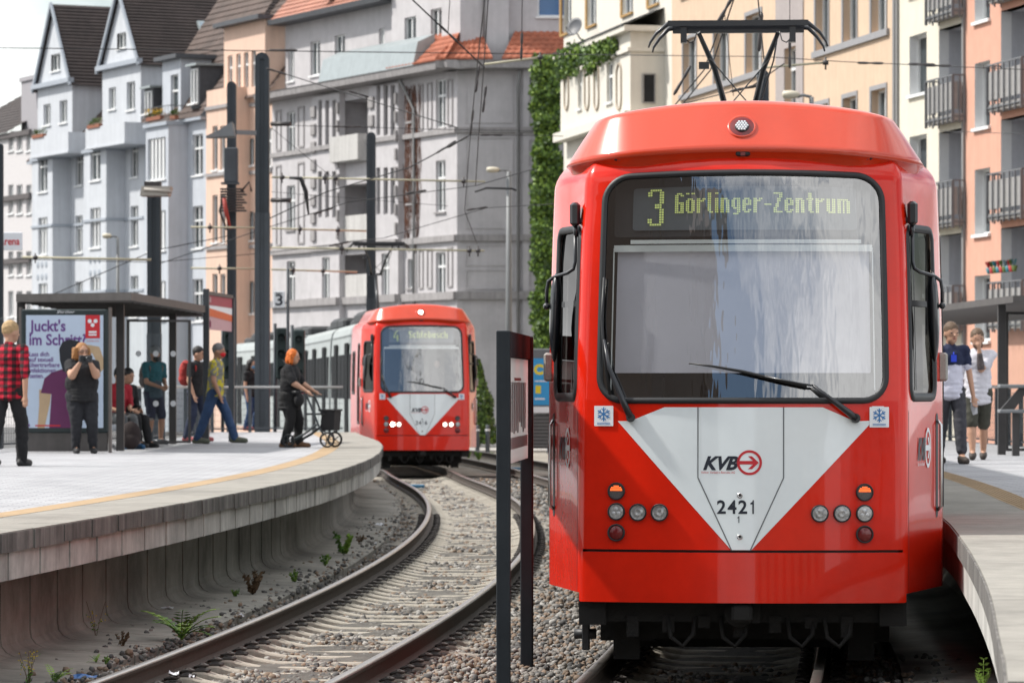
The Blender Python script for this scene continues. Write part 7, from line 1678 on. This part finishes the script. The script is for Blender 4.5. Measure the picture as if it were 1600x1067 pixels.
# 7 man with mask
person('grey-haired man in grey and yellow t-shirt, jeans and red mask walking right', 336, 695, 66.8, 1.76, R(78), (.10, -.0, .84), (.14, -.2, .86), footL=(.34, .0), footR=(-.30, 0), liftR=.0, shirt=blotch('grey_yellow_tshirt', (.20, .195, .17), (.48, .40, .03), 11, .50), sleeve=.30, pants=JEAN, shoe=M('olive_sneaker', (.10, .11, .08), .7, var=.4, scale=30), hair=hairg, mask=M('red_mask_cloth', (.60, .012, .02), .8), lean=.05, fat=1.06, skin=SKINT, shirt_len=.08)
# 8 person half behind the mast
person('dark-haired woman in black top and jeans, half hidden behind the tallest mast', 391, 672, 90.5, 1.66, R(60), (.05, .22, .80), (.05, -.22, .80), footL=(.05, 0), footR=(-.05, 0), shirt=BLKC, sleeve=.3, pants=JEAN, shoe=M('red_shoe', (.35, .03, .03), .6), hair=hairk, hairstyle='long', mask=M('blue_mask', (.12, .3, .5), .7), female=True)
# 9 woman with rollator
def rol(root, k):
    base = root.location; g = k['g']; o = empty('rollator', base+g(.42, 0, 0), math.atan2(k['l'].y, k['l'].x), 'black four-wheeled rollator with a pink grip pushed by the orange-haired woman', 'rollator')
    T = Matrix.Rotation(-math.atan2(k['l'].y, k['l'].x), 4, 'Z')
    # local frame: -y forwards, x to her left
    FR = M('rollator_frame', (.04, .05, .055), .4, var=.2)
    for s in (-1, 1):
        q = MB(); q.tube([(s*.22, .22, .90), (s*.22, .10, .92), (s*.22, .03, .80), (s*.22, -.18, .30), (s*.22, -.25, .20)], .018, 8); q.tube([(s*.22, -.12, .38), (s*.22, .10, .22), (s*.22, .32, .10)], .022, 8); q.build('side_frame', FR, o)
        q = MB(); q.tube([(s*.22, .30, .905), (s*.22, .16, .915)], .026, 10); q.build('grip', M('pink_grip', (.65, .06, .09), .6) if s > 0 else BLK, o)
        for yy, rr_, xx in ((-.30, .13, .22), (.36, .11, .24)):
            q = MB(); q.lathe([(rr_-.03, -.015), (rr_, -.012), (rr_, .012), (rr_-.03, .015), (rr_-.03, -.015)], (s*xx, yy, rr_), 22, 'x'); w_ = q.build('wheel', BLK, o)
            q = MB(); q.lathe([(.022, -.02), (.022, .02)], (s*xx, yy, rr_), 10, 'x')
            for a in range(5): t = a*2*math.pi/5; q.bar((s*xx, yy, rr_), (s*xx, yy+(rr_-.03)*math.cos(t), rr_+(rr_-.03)*math.sin(t)), .012, .018, (1, 0, 0))
            q.build('hub', FR, w_)
    q = MB(); q.bar((-.22, -.1, .55), (.22, -.1, .55), .3, .03); q.bar((-.22, -.2, .32), (.22, -.2, .32), .03, .03); q.build('seat', BLK, o)
    q = MB(); q.loft([[(-.19, -.42, .60), (.19, -.42, .60), (.19, -.20, .60), (-.19, -.20, .60)], [(-.17, -.40, .28), (.17, -.40, .28), (.17, -.16, .28), (-.17, -.16, .28)]], caps=True); q.bbox(-.21, .21, -.44, -.14, .60, .63, .008); q.build('basket', M('basket_black', (.012, .012, .014), .8), o)
    bg_ = blob([('e', base+g(.20, -.10, .78), (.16, .07, .12), math.atan2(k['l'].y, k['l'].x))], .013, BLKC, 'handbag', None, 1); lab(bg_, 'black shoulder bag hanging in front of the orange-haired woman', 'handbag')
    q = MB(); q.tube([tuple(base+g(-.08, -.10, 1.44)), tuple(base+g(.13, -.15, 1.2)), tuple(base+g(.2, -.12, .88))], .012, 6); q.build('strap', BLKC, bg_)
    q = MB(); hd, hf, hl, hr = k['hd'], k['hf'], k['hl'], k['hr']; q.tube([tuple(hd+hl*hr*math.sin(t)*.98+Vector((0, 0, .014*k['h']+hr*1.02*math.cos(t)))) for t in np.linspace(-1.5, 1.5, 11)], .007, 6)
    for s in (-1, 1): q.ell(hd+hl*s*hr*.95, (.02, .03, .035), 10, 6)
    q.build('headphones', BLK, root)
person('woman with orange hair and black clothes pushing a rollator at the platform end', 452, 699, 64.2, 1.63, R(76), (.36, .22, .93), (.36, -.22, .93), footL=(.12, .0), footR=(-.06, 0), fat=1.4, shirt=BLKC, sleeve=.42, pants=M('black_trousers', (.012, .012, .013), .9, var=.2), shoe=M('brown_sandal', (.16, .08, .04), .7, var=.3), hair=hairo, hairstyle='long', lean=.06, female=True, shirt_len=.22, extras=rol)
# 10, 11 men on the right platform
def lan(root, k):
    q = MB(); c = k['che']+k['f']*.082*k['h']; q.tube([tuple(k['sh'][0]*.6+k['sh'][1]*.4+Vector((0, 0, .05))), tuple(c+Vector((0, 0, .06)))], .009, 5); q.box(c.x-.035, c.x+.035, c.y-.02, c.y-.01, c.z-.03, c.z+.06); q.build('lanyard', M('bright_blue_strap', (.02, .06, .65), .6, var=0), root)
    w_ = k['A'][1][2]; q = MB(); q.add([tuple(root.location+w_+Vector(p)) for p in ((-.03, -.03, -.10), (.05, -.04, -.12), (.06, 0, -.24), (.0, .01, -.26), (-.03, .02, -.16))], [(0, 1, 2, 3, 4)]); lab(q.build('paper_tissue', PAP), 'white paper in the hand of the man in the navy and white shirt', 'paper')
person('slim man in navy and white t-shirt and dark rolled trousers walking beside the large tram', 1485, 723, 50.3, 1.84, R(10), (.05, .30, .83), (.0, -.28, .86), footL=(.20, -.02), footR=(-.22, .02), shirt=twotone('navy_white_tshirt', (.014, .02, .055), (.58, .58, .68), 1.27, 7, .05), sleeve=.33, pants=M('charcoal_trousers', (.045, .045, .055), .9, var=.2), pleg=.90, shoe=M('dark_sandal', (.04, .03, .025), .7), hair=hairn, head_yaw=R(8), shirt_len=.10, fat=.93, extras=lan)
def tat(root, k): 
    a, e, w_ = k['A'][1]; blob([('c', e.lerp(w_, .05), e.lerp(w_, .75), .030*k['h'], .022*k['h'])], .010, M('tattoo_ink', (.10, .08, .08), .7, var=.6, scale=30), 'tattoo', root, 1)
person('sturdy bearded man in white t-shirt and olive shorts, hand at his chin', 1527, 718, 53.0, 1.80, R(-8), (.22, .03, 1.50), (.03, -.28, .86), footL=(-.18, -.04), footR=(.20, .06), shirt=M('white_tshirt', (.62, .61, .66), .9, var=.08), sleeve=.34, pants=M('olive_shorts', (.055, .055, .042), .9, var=.25), pleg=.52, shoe=M('dark_sandal', 0), hair=hairn, beard=M('short_beard', (.16, .09, .06), .8), fat=1.14, head_yaw=R(12), head_pitch=.1, shirt_len=.16, extras=tat)
